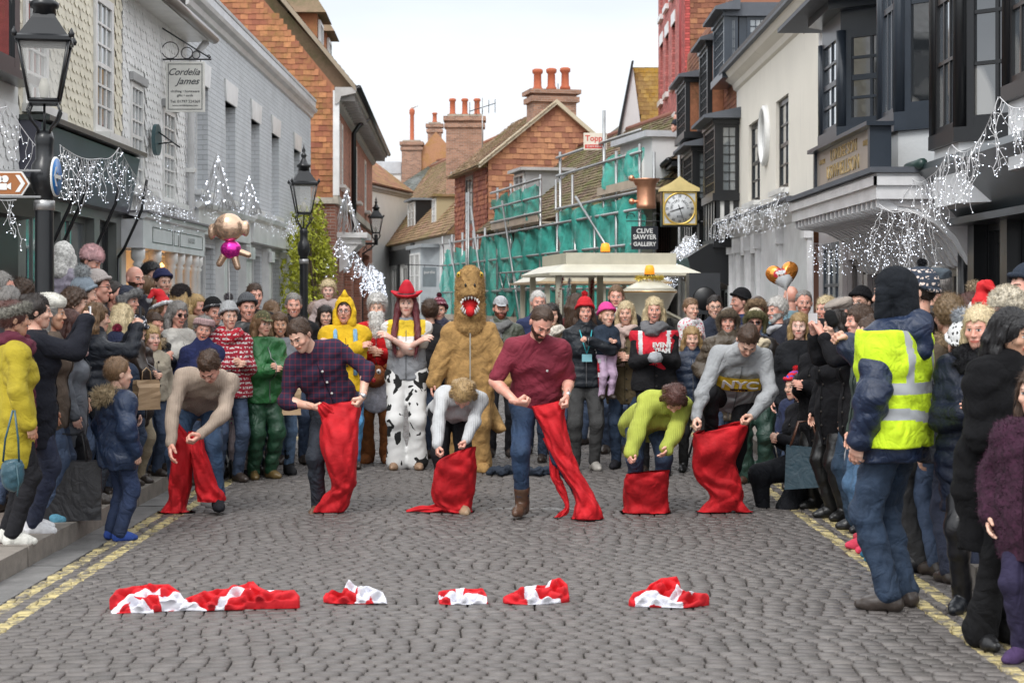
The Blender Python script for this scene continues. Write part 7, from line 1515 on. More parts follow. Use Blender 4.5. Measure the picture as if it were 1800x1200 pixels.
# reindeer head, belly and hanging false legs of the ride-on costume
FB = M('fleece', (.27,.085,.025)); F = SDF(.04); F.ell((.0,-.30,.92), (.12,.11,.12)); F.ell((0,-.40,.88), (.07,.07,.055)); F.disp = lambda G: wrinkle(G, .003, 2); V, Q = F.mesh(.013); V, Q = join((V, Q), fuzz(V, Q, 1500, .014, .003, 2)); hd_ = np_obj('costume_head', V, Q, [FB], t)
b = MB()
for k in (-1,1):
    b.lathe([(.002,-.03),(.02,-.022),(.027,0),(.02,.022),(.002,.03)], M('gloss', (.8,.8,.8)), c=(k*.045,-.39,.97), seg=12); b.lathe([(.002,-.014),(.012,0),(.002,.014)], BLACK, c=(k*.045,-.418,.967), seg=10)
b.lathe([(.002,-.026),(.019,-.018),(.025,0),(.018,.018),(.002,.026)], M('gloss', (.55,.02,.03)), c=(0,-.475,.885), seg=12); b.build('costume_face', t)
b = MB()
for k in (-1,1): b.tube([(k*.10,-.27,1.0), (k*.17,-.26,1.05), (k*.24,-.26,1.03)], [.03,.035,.01], FB, 8)
b.build('costume_ear', t)
F = SDF(.05); F.ell((0,-.17,.72), (.17,.11,.19)); V, Q = F.mesh(.016); np_obj('costume_belly', V, Q, [M('fleece', (.62,.62,.70))], t)
t, f = P('person in red cowgirl hat, long wine-red wig and cow-print chaps with arms crossed', 715, 543, 17.2, 0, ('cotton', (.26,.27,.29), dict(t=.016, length=.02, name='t_shirt', amp=.008, i1=.1)), grp=GC, arms='crossed', lg=('spots', (.76,.76,.75), dict(c2=(.012,.012,.012), bulk=1.12, flare=.045, t=.016, name='chaps')), sh=('leather', (.30,.19,.12)), hr=('longer','wine'), skin='pale', ht=('cowboy', 'felt', (.60,.01,.03)), hd=(6,0,0), H=1.79)
F = SDF(.02)
for k in (-1,1): F.chain([f.hpt((k*.075,.0,.04)), f.hpt((k*.088,-.02,-.06)), f.pel+f.u*.46+f.r*k*.115+f.f*.09, f.pel+f.u*.38+f.r*k*.12+f.f*.16, f.pel+f.u*.22+f.r*k*.105+f.f*.20], [.022,.03,.034,.03,.012])
F.disp = lambda G: .003*np.sin(G[...,0]*240+np.sin(G[...,2]*20)*3); V, Q = F.mesh(.008); V, Q = join((V, Q), fuzz(V, Q, 900, .08, .0018, 4, comb=(0,-.1,-1.2), jit=.35)); np_obj('hair', V, Q, [M('hair', HAIRC['wine'])], t)
F = SDF(.03); f.torso(F, .022, 1.0); f.arm(F, .012, 0, .62, 1.1); F.cut(f.pel+f.u*.26, -f.u); F.cut(f.nb+f.u*.03, f.u); garment(F, t, 'shirt', M('cotton', (.76,.75,.73)), .017, .007, 3, mats=[M('cotton', (.76,.75,.73)), M('cotton', (.80,.55,.03))], matfn=lambda C: ((C-f.pel)@f.u > .39+.5*np.clip(np.abs((C-f.pel)@f.r)-.13, 0, 1)).astype(int)*(np.abs((C-f.pel)@f.r) < .19))
F = SDF(.02); f.legs(F, .013, .22, 1.0)
for kx in (0,1): F.cone(f.hip[kx], f.pel+f.u*.09, .112, .112, .85, f.f, .04)
F.cut(A3((0,0,.74)), (0,0,-1)); garment(F, t, 'jean_shorts', M('denim', (.05,.17,.36)), .017, .004, 2)
# dinosaur costume
t, f = P('person in a brown plush dinosaur costume with an open red toothed mouth', 826, 560, 17.0, 2, ('fleece', (.40,.235,.085), dict(t=.05, length=.42, name='costume', amp=.010, arm_bulk=1.4, collar=.02, flare=.02)), grp=GC, wr=((-.36,-.12,.88),(.36,-.12,.88)), lg=('fleece', (.40,.235,.085), dict(bulk=1.5, flare=.05)), sh=('fleece', (.40,.235,.085), dict(t=.03)), hr=('short','brown'), H=1.74, skin='ruddy')
DN = M('fleece', (.43,.26,.10)); hc = f.hc; F = SDF(.05); F.cone(hc+A3((0,.02,.26)), hc+A3((0,.03,-.04)), .145, .15); F.cone(hc+A3((0,-.10,.33)), hc+A3((0,-.13,.14)), .095, .105); F.cone(hc+A3((0,-.04,-.05)), hc+A3((0,0,-.16)), .125, .165); F.ell(hc+A3((0,-.12,-.07)), (.10,.07,.05))
def maw(G, Fv):
    d = np.sqrt(((G[...,0]-hc[0])/.098)**2 + ((G[...,2]-hc[2]-.03)/.095)**2 + ((G[...,1]-hc[1]+.2)/.15)**2)-1; return np.maximum(Fv, -d*.09)
F.subs.append(maw); F.disp = lambda G: wrinkle(G, .004, 4, 1.4); V, Q = F.mesh(.013); V, Q = join((V, Q), fuzz(V, Q, 7000, .02, .003, 5)); np_obj('costume_head', V, Q, [DN], t)
b = MB(); RM = M('felt', (.60,.01,.015)); b.lathe([(.002,-.06),(.075,-.05),(.09,0),(.075,.05),(.002,.06)], RM, c=hc+A3((0,-.075,.035)), seg=20); b.tube([hc+A3((0,-.09,0)), hc+A3((0,-.19,-.035)), hc+A3((0,-.23,-.06))], [.05,.052,.03], RM, 12); b.build('costume_mouth', t)
for k in range(9):
    a = rad(200+k*17.5); b = MB(); p = hc+A3((.092*math.cos(a), -.175-.02*abs(math.sin(a)), .015+.088*math.sin(a))); q = p+A3((-.018*math.cos(a), -.01, .045*(1 if k > -1 else 0))); b.tube([p, q], [.014,.003], M('felt', (.76,.74,.70)), 8); b.build('costume_tooth', t)
for k in range(8):
    a = rad(15+k*21.5); b = MB(); p = hc+A3((.088*math.cos(a), -.205+.02*abs(math.cos(a)), .05+.068*math.sin(a))); q = p+A3((0, -.005, -.035)); b.tube([p, q], [.013,.003], M('felt', (.76,.74,.70)), 8); b.build('costume_tooth', t)
for k in (-1,1):
    b = MB(); b.lathe([(.002,-.03),(.022,-.02),(.028,0),(.022,.02),(.002,.03)], M('gloss', (.7,.45,.02)), c=hc+A3((k*.105,-.08,.33)), seg=12); b.lathe([(.002,-.012),(.01,0),(.002,.012)], BLACK, c=hc+A3((k*.115,-.104,.33)), seg=8); b.build('costume_eye', t)
    b = MB(); b.lathe([(.002,-.02),(.014,0),(.002,.02)], BLACK, c=hc+A3((k*.045,-.215,.225)), seg=8); b.build('costume_nostril', t)
b = MB(); b.tube([(.1,.15,.75), (.22,.25,.52), (.30,.12,.42), (.34,-.05,.42)], [.10,.09,.06,.02], DN, 12); b.build('costume_tail', t); b = MB(); b.box((-.006,-.245,.55), (.006,-.235,1.38), M('metal', (.5,.48,.42))); zz = b.build('zip', t)

# ------------------------------------------------------------------ crowd behind, centre and right of centre
P('man with ginger beard, pale grey cap and grey knitted scarf behind the racers', 880, 543, 18.6, 6, ('shiny', (.07,.08,.055), dict(t=.03, length=.05, collar=.05)), grp=GC, beard='red', ht=('cap','cotton',(.42,.43,.45)), sc=('knit', (.20,.20,.20), dict(tails=.2)), skin='ruddy', lg=('cotton', (.02,.02,.025)), arms='pockets')
P('bobble-hatted child in dark maroon peeking beside the dinosaur costume', 772, 547, 18.4, 0, puffer((.02,.02,.05)), grp=GC, kid=1, ht=('bobble','bands',(.13,.02,.04), dict(c2=(.35,.2,.22), pom=(.035,('fur',(.13,.02,.04))))))
P('dark-haired person seen from behind next to the cowgirl costume', 756, 548, 18.3, 170, ('wool', (.02,.02,.022), dict(length=.1, t=.02)), grp=GC, hr=('curly','brown'))
P('white-haired man in navy jacket behind the maroon t-shirt man', 946, 532, 19.0, 10, ('wool', (.02,.03,.09), dict(t=.02, collar=.05, length=.1)), grp=GC, hr=('short','white'), skin='ruddy')
P('dark-haired woman with cream snood and khaki parka behind the racers', 970, 553, 18.0, 4, ('wool', (.17,.12,.07), dict(t=.03, length=.3, collar=.03)), grp=GC, fem=1, hr=('long','dark'), sc=('fur', (.68,.63,.55), dict(r=.055)), skin='light')
P('long-haired woman with red and orange scarf turned away by the road train', 1012, 535, 20.2, 150, ('wool', (.12,.02,.02), dict(t=.03, length=.2)), grp=GC, fem=1, hr=('long','brown'), sc=('plaid', (.45,.03,.02), dict(c2=(.6,.2,.03), r=.06)))
t, f = P('woman in red bobble hat, black puffer jacket and turquoise lanyard laughing', 1028, 566, 17.1, 4, puffer((.018,.022,.028)), grp=GC, fem=1, hr=('bob','brown'), ht=('bobble','knit',(.62,.02,.03), dict(tall=.015, pom=(.04,('fur',(.62,.02,.03))))), mouth='smile', arms='onehand', lg=('cotton', (.05,.05,.05), dict(bulk=1.1)), sh=('leather', (.35,.33,.30)), hands=('relaxed','fist'), skin='ruddy', H=1.70, elb=(None,(1,-.2,-.6)))
b = MB(); TQ = M('cotton', (.05,.42,.48)); b.tube([f.nb+f.r*-.06+f.f*.09, f.pel+f.u*.36+f.f*.168+f.r*-.03, f.pel+f.u*.27+f.f*.172], .007, TQ, 4); b.tube([f.nb+f.r*.06+f.f*.09, f.pel+f.u*.36+f.f*.168+f.r*.03, f.pel+f.u*.27+f.f*.172], .007, TQ, 4); b.box((-.05,-.192,float(f.pel[2])+.19), (.05,-.186,float(f.pel[2])+.265), M('gloss', (.25,.55,.62))); b.build('lanyard', t)
b = MB(); RV = M('cotton', (.62,.01,.03)); b.tube([f.nb+f.r*.09+f.f*.05, f.pel+f.u*.36+f.r*.14+f.f*.135, f.pel+f.u*.15+f.r*.14+f.f*.13, f.pel-f.u*.06+f.r*.15+f.f*.12], .032, RV, 8); b.build('tabard', t)
chest_text(t, f, 'EVENT', .05, WHITE, .34, .172, .145); chest_text(t, f, 'TEAM', .05, WHITE, .29, .172, .145)
for z in (.20, .06): surf_panel(t, f, 'reflective_band', M('gloss', (.6,.61,.62)), .08, .045, z, 1, .182, .3, cx=.15)
P('toddler in bright pink knitted hat carried on the hip of the blonde woman', 1066, 573, 17.0, 20, ('wool', (.02,.035,.06), dict(t=.02)), grp=GC, kid=1, H=.85, z=.72, ht=('beanie','knit',(.75,.06,.30)), lg=('cotton', (.62,.45,.62)), skin='light', hr=('short','blond'), arms='clasp')
P('blonde woman with long hair and pale pink scarf holding a toddler', 1100, 572, 17.3, -8, ('wool', (.12,.09,.045), dict(t=.03, length=.25, arm_bulk=1.1)), grp=GC, fem=1, hr=('long','pale'), sc=('wool', (.62,.47,.42), dict(r=.05, tails=.32)), mouth='smile', arms='clasp', lg=('denim', (.03,.07,.15)), sh=('cotton', (.02,.02,.025)), H=1.68)
P('tall fair man in black coat with fluffy white hood behind the toddler', 1083, 522, 19.0, -4, ('wool', (.014,.015,.02), dict(t=.035, length=.25, collar=.1)), grp=GC, hr=('short','light'), sc=('fur', (.72,.72,.76), dict(r=.045, rad_=.11, z=.05, fur=dict(n=1500, ln=.03, w=.002))), skin='ruddy')
t, f = P('laughing blonde woman in red and silver event team vest with grey scarf', 1150, 566, 16.7, -3, ('wool', (.014,.014,.016), dict(t=.03, length=.1, arm_bulk=1.1)), grp=GC, fem=1, hr=('long','pale'), sc=('knit', (.16,.16,.17), dict(r=.055)), mouth='open', arms='clasp', skin='ruddy', hands=('grip','grip'), lg=('cotton', (.012,.012,.014)), H=1.72)
F = SDF(.03); f.torso(F, .042, 1.0); F.cut(f.pel-f.u*.04, -f.u); F.cut(f.nb-f.u*.01, f.u)
SIL = M('gloss', (.62,.63,.64)); garment(F, t, 'event_vest', RV, .014, .005, 2, mats=[RV, SIL], matfn=lambda C: ((np.abs((C-f.pel)@f.u-.22) < .028) | (np.abs((C-f.pel)@f.u-.06) < .028) | ((np.abs(np.abs((C-f.pel)@f.r)-.135) < .02) & ((C-f.pel)@f.u > .2))).astype(int))
chest_text(t, f, 'EVENT', .062, WHITE, .355, .19, .07); chest_text(t, f, 'TEAM', .062, WHITE, .30, .195, .07)
b = MB(); b.lathe([(.002,-.05),(.06,-.04),(.075,0),(.05,.05),(.002,.06)], M('wool', (.4,.42,.45)), c=(0,0,0), seg=14); b.v = [tuple((f.wr[0]+f.wr[1])/2+f.f*.09+A3(v)) for v in b.v]; hold(t, f, 'grey woolly hat held in the hands of the event team woman', b, 'woolly_hat', 'hat')
P('girl with brown hair in navy padded coat behind the lime jumper', 1216, 600, 17.0, 0, puffer((.02,.035,.07)), grp=GC, kid=1, hr=('long','straw'), skin='light', sh=('leather', (.015,.015,.015), dict(boot=.2)), lg=('cotton', (.02,.02,.02)))
P('toddler in white hooded coat with red spots held up beside the speaker', 1214, 562, 17.6, 25, ('speck', (.70,.68,.69), dict(c2=(.6,.03,.10), t=.03)), grp=GC, kid=1, H=.85, z=.78, hr=('short','light'), arms='clasp', lg=('cotton', (.5,.45,.5)), sc=('fur', (.7,.68,.69), dict(r=.05, fur=dict(n=500, ln=.02, w=.002))))
P('young man with glasses and dark blue jacket behind the trapper hats', 1256, 540, 18.2, 0, ('wool', (.02,.026,.045), dict(t=.025, collar=.04, length=.1)), grp=GR, gl='g', hr=('short','dark'), skin='light', mouth='smile')
P('smiling man in brown fur trapper hat and long olive brown puffer coat', 1280, 566, 16.7, -8, ('shiny', (.085,.065,.045), dict(t=.035, length=.35, puff=.085, collar=.05, name='coat')), grp=GR, ht=('trapper','leather',(.10,.07,.045), dict(m2=('fur',(.13,.10,.07)))), mouth='smile', skin='ruddy', arms='pockets')
P('black beanie man looking left beside the white shopfront', 1303, 530, 19.0, -75, ('wool', (.02,.04,.13), dict(t=.02)), grp=GR, ht=('beanie','knit',(.012,.012,.014)), skin='ruddy')
P('older person in fluffy brown trapper hat, glasses and blue jacket', 1331, 546, 17.0, -12, ('shiny', (.025,.05,.10), dict(t=.035, length=.12, collar=.05)), grp=GR, ht=('trapper','leather',(.08,.06,.05), dict(m2=('fur',(.25,.17,.10)))), gl='g', mouth='smile', skin='ruddy')
t, f = P('laughing woman in trapper hat and sunglasses with a sheepskin-collared leather jacket', 1328, 594, 15.9, -12, ('leather', (.018,.015,.014), dict(t=.032, length=.04, amp=.009, arm_bulk=1.15)), grp=GR, fem=1, ht=('trapper','suede' if False else 'wool',(.60,.52,.38), dict(m2=('fur',(.12,.11,.05)))), gl='sun', mouth='open', arms='pockets', lg=('shiny', (.025,.06,.045), dict(bulk=1.3, flare=.03, amp=.012)), sh=('leather', (.06,.03,.02)), sc=('fleece', (.62,.53,.38), dict(r=.05, rad_=.11, z=-.02, front=.03)), skin='ruddy', H=1.60)
for k in (0,1): F = SDF(.01); w = f.wr[k]; e = f.el[k]; F.cone(w-(w-e)*.02, w-(w-e)*.26, .058, .055); garment_raw(F, t, 'cuff', M('fleece', (.62,.53,.38)), .014)
P('white-haired bearded man grinning in profile by the white shopfront', 1367, 546, 16.9, -58, ('wool', (.02,.022,.035), dict(t=.03, length=.1)), grp=GR, hr=('curly','white'), beard='white', mouth='smile', skin='ruddy', sc=('cotton', (.5,.5,.52), dict(r=.03)))
P('close-cropped grey-haired man behind the girl with long hair', 1413, 533, 17.6, -4, ('wool', (.03,.03,.035), dict(t=.025)), grp=GR, hr=('thin','grey'), skin='ruddy')
P('bald man seen from behind below the heart balloon', 1391, 523, 18.6, 190, ('wool', (.2,.35,.42), dict(t=.02)), grp=GR, hr=('bald','grey'), skin='ruddy')
P('blonde woman smiling in profile beside the flat cap', 1452, 543, 16.6, -50, ('wool', (.012,.012,.014), dict(t=.025)), grp=GR, fem=1, hr=('bob','pale'), mouth='smile', skin='ruddy')
P('teenage girl with long fair hair and black zip coat', 1405, 574, 15.4, -14, ('wool', (.012,.013,.016), dict(t=.025, length=.28, name='coat')), grp=GR, fem=1, hr=('longer','straw'), skin='pale', arms='down', lg=('denim', (.02,.03,.06)))
P('grey-haired woman laughing inside a black velvety hood', 1443, 592, 13.9, -52, ('fur', (.010,.010,.012), dict(t=.035, length=.45, name='coat')), grp=GR, fem=1, hr=('bob','grey'), ht=('hood','fur',(.010,.010,.012), dict(tall=.01)), mouth='open', skin='ruddy', hd=(14,0,6), lg=('leather', (.012,.012,.012)), sh=('leather', (.012,.012,.012), dict(boot=.3)), arms='clasp')
P('person in flat cap and glasses turned left behind the phone-holding woman', 1482, 548, 14.6, -75, ('wool', (.02,.02,.025), dict(t=.03)), grp=GR, ht=('flatcap','wool',(.36,.31,.27)), gl='g', hr=('short','grey'), skin='ruddy', hd=(18,0,0))
P('man in black beanie smiling behind the microphone', 1514, 532, 15.6, -40, ('wool', (.012,.012,.014), dict(t=.03)), grp=GR, ht=('beanie','knit',(.010,.010,.012)), beard='dark', mouth='smile', skin='light')
# kneeling woman and child
t, f = P('dark-haired woman kneeling at the kerb in black clothes, laughing', 1412, 692, 14.2, -68, ('wool', (.010,.010,.013), dict(t=.025, length=.0, name='coat')), grp=GR, fem=1, H=1.62, z=-.53, hr=('long','dark'), mouth='open', skin='light', hd=(8,10,0), arms='clasp', hands=('grip','grip'))
F = SDF(.04); F.chain([f.pel, f.pel+f.f*.42+A3((0,0,-.06)), f.pel+f.f*.38+A3((0,0,-.36))], [.13,.085,.055]); F.chain([f.pel+f.r*.12, f.pel+f.r*.14+f.f*.25+A3((0,0,-.33))], [.12,.08]); F.chain([f.pel+f.r*.14+f.f*.25+A3((0,0,-.33)), f.pel+f.r*.14-f.f*.2+A3((0,0,-.33))], [.075,.06])
for o in list(t.children):
    if o.name.split('.')[0] in ('trousers', 'shoe'): bpy.data.objects.remove(o)
garment_raw(F, t, 'trousers', M('denim', (.010,.012,.018)), .015)
P('child in a red, white and blue bobble hat hugging the kneeling woman', 1398, 672, 14.6, -50, ('wool', (.02,.03,.08), dict(t=.03)), grp=GR, kid=1, H=1.0, ht=('bobble','bands',(.60,.015,.03), dict(c2=(.03,.08,.5), pom=(.035,('fur',(.65,.02,.03))))), hr=('short','brown'), skin='light')
# near right: phone woman, hi-vis marshal, others
t, f = P('long-haired woman in black cardigan photographing with a white phone', 1512, 588, 12.6, -78, ('wool', (.010,.010,.012), dict(t=.028, length=.28, i1=.85, name='cardigan', arm_bulk=1.15)), grp=GR, fem=1, hr=('sleek','brown'), arms='phone', H=1.66, lg=('denim', (.02,.065,.13), dict(flare=.03, bulk=1.05)), sh=('leather', (.012,.012,.014)), skin='ruddy', hands=('grip','grip'), hd=(6,0,0))
hold(t, f, 'white phone held up by the woman in the black cardigan', phone(f, '', M('gloss', (.75,.75,.76))), 'phone', 'phone')
F = SDF(.04)
for kx in (-1,1): F.cone(f.pel+f.r*kx*.07, f.pel+f.r*kx*.09-A3((0,0,.42)), .15, .13, .85, f.f, .06)
F.cut(f.pel-A3((0,0,.40)), (0,0,-1)); F.cut(f.pel-A3((0,0,.22)), (0,0,1)); garment(F, t, 'tunic', M('knit', (.42,.42,.44)), .014, .007, 3)
P('person in bright blue sleeves and turned-up jeans beside the marshal', 1536, 560, 12.0, -100, ('cotton', (.02,.13,.45), dict(t=.02, length=.12)), grp=GR, hr=('short','brown'), lg=('denim', (.05,.17,.36)), sh=('cotton', (.55,.05,.08)), H=1.58, skin='light')
t, f = P('man in yellow hi-vis vest and black hood raising a microphone, seen from behind', 1572, 512, 9.45, -128, ('shiny', (.012,.024,.06), dict(t=.045, length=.16, amp=.011, arm_bulk=1.32, name='coat')), grp=GR, ht=('hood','wool',(.008,.010,.014)), hr=('short','dark'), H=1.86, arms='down', wr=((-.16,-.36,1.44),None), elb=((-.5,-.2,-1),None), hands=('fist','relaxed'), lg=('denim', (.018,.05,.11), dict(bulk=1.18, amp=.009)), sh=('leather', (.045,.035,.03)), skin='light', hd=(4,0,0))
HV = M('cotton', (.62,.85,.02)); SV = M('gloss', (.42,.44,.46)); F = SDF(.03); f.torso(F, .082, 1.0); f.arm(F, .060, 0, .12)
for kx in (-1,1): F.cone(f.pel+f.r*kx*.065, f.pel-A3((0,0,.10))+f.r*kx*.075, .195, .20, .88, f.f, .05)
F.cut(f.pel-f.u*.09, -f.u); F.cut(f.nb-f.u*.0, f.u); up_ = lambda C: (C-f.pel)@f.u
garment(F, t, 'hi_vis_vest', HV, .0105, .007, 5, mats=[HV, SV], matfn=lambda C: ((np.abs(up_(C)-.075-.02*np.sin(((C-f.pel)@f.r)*8)) < .030) | (np.abs(up_(C)-.235) < .030) | ((np.abs(np.abs((C-f.pel)@f.r)-.135) < .027) & (up_(C) > .23))).astype(int))
F = SDF(.04); F.chain([f.nb+f.r*-.10-f.f*.04, f.nb-f.f*.12+f.u*.02, f.nb+f.r*.10-f.f*.04], [.07,.085,.07]); F.chain([f.nb-f.f*.12+f.u*.02, f.nb-f.f*.15-f.u*.10], [.09,.07]); F.chain([f.nb+f.r*-.10, f.nb+f.f*.07, f.nb+f.r*.10], .05); F.disp = lambda G: wrinkle(G, .009, 7, 1.3); garment_raw(F, t, 'lowered_hood', M('shiny', (.012,.024,.06)), .011)
R_ = f.hand_frame(0); w = f.wr[0]; b = MB(); mz = A3((.15,-.35,.9)); mz = mz/np.linalg.norm(mz); q0 = w+(w-f.el[0])/np.linalg.norm(w-f.el[0])*.07; b.tube([q0-mz*.09, q0+mz*.07], .015, BLACK, 10); b.tube([q0+mz*.07, q0+mz*.09, q0+mz*.15, q0+mz*.17], [.02,.034,.034,.012], M('wool', (.01,.01,.011)), 14); hold(t, f, 'black microphone with a foam head in the raised fist of the marshal', b, 'microphone', 'microphone')
P('woman in black coat and tall black boots behind the kneeling woman', 1470, 572, 13.3, -70, ('wool', (.008,.008,.01), dict(t=.03, length=.3, name='coat')), grp=GR, fem=1, hr=('bob','dark'), lg=('leather', (.01,.01,.01)), sh=('leather', (.01,.01,.01), dict(boot=.3)))
P('child in blue jacket and bright blue trousers beside the marshal', 1548, 652, 11.2, -95, ('cotton', (.015,.04,.09), dict(t=.03)), grp=GR, kid=1, hr=('short','light'), lg=('cotton', (.02,.22,.55)), sh=('cotton', (.02,.13,.22)))
P('person in faded jeans and pink trainers standing between the phone-holder and marshal', 1530, 590, 11.6, -85, ('cotton', (.03,.05,.04), dict(t=.03, length=.1)), grp=GR, hr=('short','brown'), lg=('denim', (.07,.19,.36)), sh=('cotton', (.65,.05,.10)))
P('person in charcoal trousers and dark coat behind the marshal', 1618, 512, 10.8, -110, ('wool', (.012,.012,.014), dict(t=.04, length=.1)), grp=GR, ht=('bobble','bands',(.03,.04,.06), dict(c2=(.6,.5,.45), pom=(.035,('fur',(.02,.02,.025))))), hr=('short','dark'), lg=('cotton', (.03,.03,.032), dict(bulk=1.2)), sh=('leather', (.01,.01,.012)))
P('man in blue-grey flat cap by the shop doorway', 1646, 500, 12.5, -150, ('wool', (.05,.06,.07), dict(t=.03)), grp=GR, ht=('flatcap','wool',(.07,.09,.11)), hr=('short','grey'))
P('person with tousled fair-streaked brown hair and turned-back fur hood', 1668, 535, 10.6, -165, ('wool', (.10,.075,.05), dict(t=.03)), grp=GR, fem=1, hr=('curly',(.17,.11,.055)), sc=('fur', (.20,.14,.08), dict(r=.06, fur=dict(n=1600, ln=.035, w=.002))), H=1.72)
P('person in speckled black and white knitted hat with a big grey pompom', 1690, 590, 10.3, 185, ('shiny', (.012,.014,.02), dict(t=.04, length=.1)), grp=GR, fem=1, H=1.52, ht=('bobble','speck',(.62,.62,.62), dict(c2=(.03,.03,.03), tall=.02, pom=(.075,('fur',(.33,.35,.38))))), hr=('short','brown'), lg=('denim', (.02,.03,.07)))
P('brown-haired woman and beige pompom hat near the right-hand shop window', 1706, 545, 12.2, -120, ('wool', (.02,.03,.06), dict(t=.03)), grp=GR, fem=1, hr=('long','auburn'), skin='light')
P('child in a tall hat with a fluffy beige pompom by the black pillar', 1712, 552, 12.9, 170, ('wool', (.2,.03,.04), dict(t=.03)), grp=GR, kid=1, ht=('bobble','knit',(.3,.25,.2), dict(tall=.03, pom=(.07,('fur',(.42,.33,.22))))))
P('person in a red Santa-style hat at the right edge of the crowd', 1732, 548, 12.0, 140, ('wool', (.03,.03,.035), dict(t=.03)), grp=GR, ht=('santa','felt',(.65,.015,.02)), hr=('short','brown'))
P('woman in mustard suede hat with a cream fur brim, facing left', 1770, 548, 10.4, -78, ('wool', (.02,.02,.022), dict(t=.035)), grp=GR, fem=1, ht=('fur','fur',(.62,.56,.45), dict(brim=.02)), hr=('short','grey'), skin='ruddy', hd=(4,0,0))
t_ = bpy.data.objects['person']; tt, ff = t, f
P('man with a dark cap cut off by the right edge of the picture', 1806, 505, 10.8, -70, ('wool', (.02,.02,.025), dict(t=.035)), grp=GR, ht=('beanie','knit',(.02,.03,.05)), skin='ruddy')
P('older blonde woman in a black padded coat with a black fur collar', 1722, 596, 9.3, -22, ('shiny', (.010,.014,.028), dict(t=.045, length=.35, puff=.09, name='coat', arm_bulk=1.2)), grp=GR, fem=1, hr=('bob','pale'), skin='ruddy', sc=('fur', (.010,.010,.012), dict(r=.065, fur=dict(n=2200, ln=.035, w=.002))), hd=(10,-12,0), lg=('leather', (.010,.010,.012)), sh=('leather', (.010,.012,.016), dict(boot=.28)), arms='clasp', H=1.66)
P('black-haired woman in black curly-textured coat leaning forward at the right', 1776, 612, 8.35, 28, ('fleece', (.005,.005,.006), dict(t=.05, length=.42, name='coat', amp=.012, arm_bulk=1.25, collar=.03)), grp=GR, fem=1, hr=('bob','black'), skin='tan', hd=(16,18,-6), lg=('cotton', (.008,.008,.009), dict(bulk=1.15, flare=.03)), sh=('leather', (.012,.012,.013)), arms='clasp', H=1.66, lean=8)
P('brown-haired girl in a deep purple furry coat at the lower right edge', 1822, 722, 8.0, -40, ('fur', (.045,.012,.03), dict(t=.045, length=.3, name='coat', extra=dict(n=5000, ln=.02, w=.003))), grp=GR, kid=1, H=1.35, hr=('long','brown'), skin='light', lg=('cotton', (.02,.015,.05)), sh=('cotton', (.06,.03,.10)))

# ------------------------------------------------------------------ left crowd
def LP(lb, hx, hy, d, *a, **k):
    """front row on the left stands just behind the kerb edge, later rows keep their distance to it"""
    k.setdefault('grp', GL); k.setdefault('ped', 1)
    if k['ped'] and hx < 300: d = -3.25*FPX/(hx-CX) + d - float(np.interp(hx, [22, 62, 122, 168, 203, 236, 270, 300], [10.2, 10.9, 11.5, 12.3, 12.5, 12.9, 13.3, 14.2]))
    elif X_(hx, d) > -3.15: k['ped'] = 0
    return P(lb, hx, hy, d, *a, **k)
LP('woman in mustard yellow coat with grey fur headband and burgundy scarf', 22, 562, 10.2, 118, ('wool', (.42,.33,.02), dict(t=.035, length=.38, name='coat', amp=.008, arm_bulk=1.1)), fem=1, hr=('bun','auburn'), ht=('band','fur',(.22,.21,.18), dict(m2=('fur',(.24,.23,.19)))), sc=('knit', (.10,.012,.03), dict(r=.06, tails=.75, side=1)), lg=('cotton', (.012,.012,.015)), sh=('cotton', (.68,.67,.62)), skin='tan', arms='down')
t, f = LP('dark-haired woman in black coat filming with a white phone held sideways', 62, 548, 10.9, 108, ('wool', (.012,.013,.02), dict(t=.035, length=.3, amp=.009, arm_bulk=1.25)), fem=1, hr=('bun','dark'), arms='phone', hands=('grip','grip'), skin='light', lg=('denim', (.012,.02,.06)), sh=('cotton', (.72,.72,.74)))
hold(t, f, 'white phone held sideways by the dark-haired woman in black', phone(f, '', M('gloss', (.75,.75,.76)), (.15,.075), off=(0,0,-.02)), 'phone', 'phone')
LP('woman in a fluffy cream beret-shaped hat behind the sideways phone', 88, 552, 11.4, 95, ('wool', (.10,.07,.05), dict(t=.03, length=.2)), fem=1, hr=('bob','grey'), ht=('beret','fleece',(.68,.66,.60)), skin='tan', sh=('cotton', (.10,.30,.42)))
LP('long dark-haired woman in grey wool coat and pink snood with glasses', 122, 575, 11.5, 100, ('wool', (.12,.13,.15), dict(t=.028, length=.33, name='coat', amp=.006)), fem=1, hr=('sleek','auburn'), sc=('knit', (.62,.40,.38), dict(r=.05)), gl='g', skin='pale', lg=('cotton', (.012,.012,.015)), sh=('leather', (.012,.012,.014), dict(boot=.3)))
LP('young man with wavy dark brown hair behind the grey-coated woman', 130, 535, 12.3, 105, ('wool', (.03,.035,.045), dict(t=.03)), hr=('curly','brown'), skin='light')
LP('person in pale blue ribbed hat with a large grey pompom', 146, 525, 13.2, 115, ('wool', (.3,.3,.33), dict(t=.03)), fem=1, hr=('short','brown'), ht=('bobble','knit',(.25,.30,.35), dict(tall=.02, pom=(.085,('fur',(.36,.38,.39))))), skin='light', H=1.74)
LP('child in lilac padded coat with hood up, held high and seen from behind', 112, 462, 13.9, 165, ('shiny', (.32,.29,.36), dict(puff=.07, t=.035)), kid=1, H=.95, z=1.15, hr=('short','brown'), ht=('hood','fur',(.66,.65,.62), dict(m2=dict(n=2500, ln=.035, w=.0025, seed=3)) if False else dict(tall=.02)), arms='clasp')
LP('child in fluffy pink hat looking down from an adult\'s shoulders', 156, 470, 14.0, 78, ('wool', (.4,.25,.28), dict(t=.03)), kid=1, H=.95, z=1.13, hr=('short','brown'), ht=('fur','fleece',(.66,.42,.43), dict(brim=.03)), hd=(28,0,0), skin='ruddy', arms='clasp')
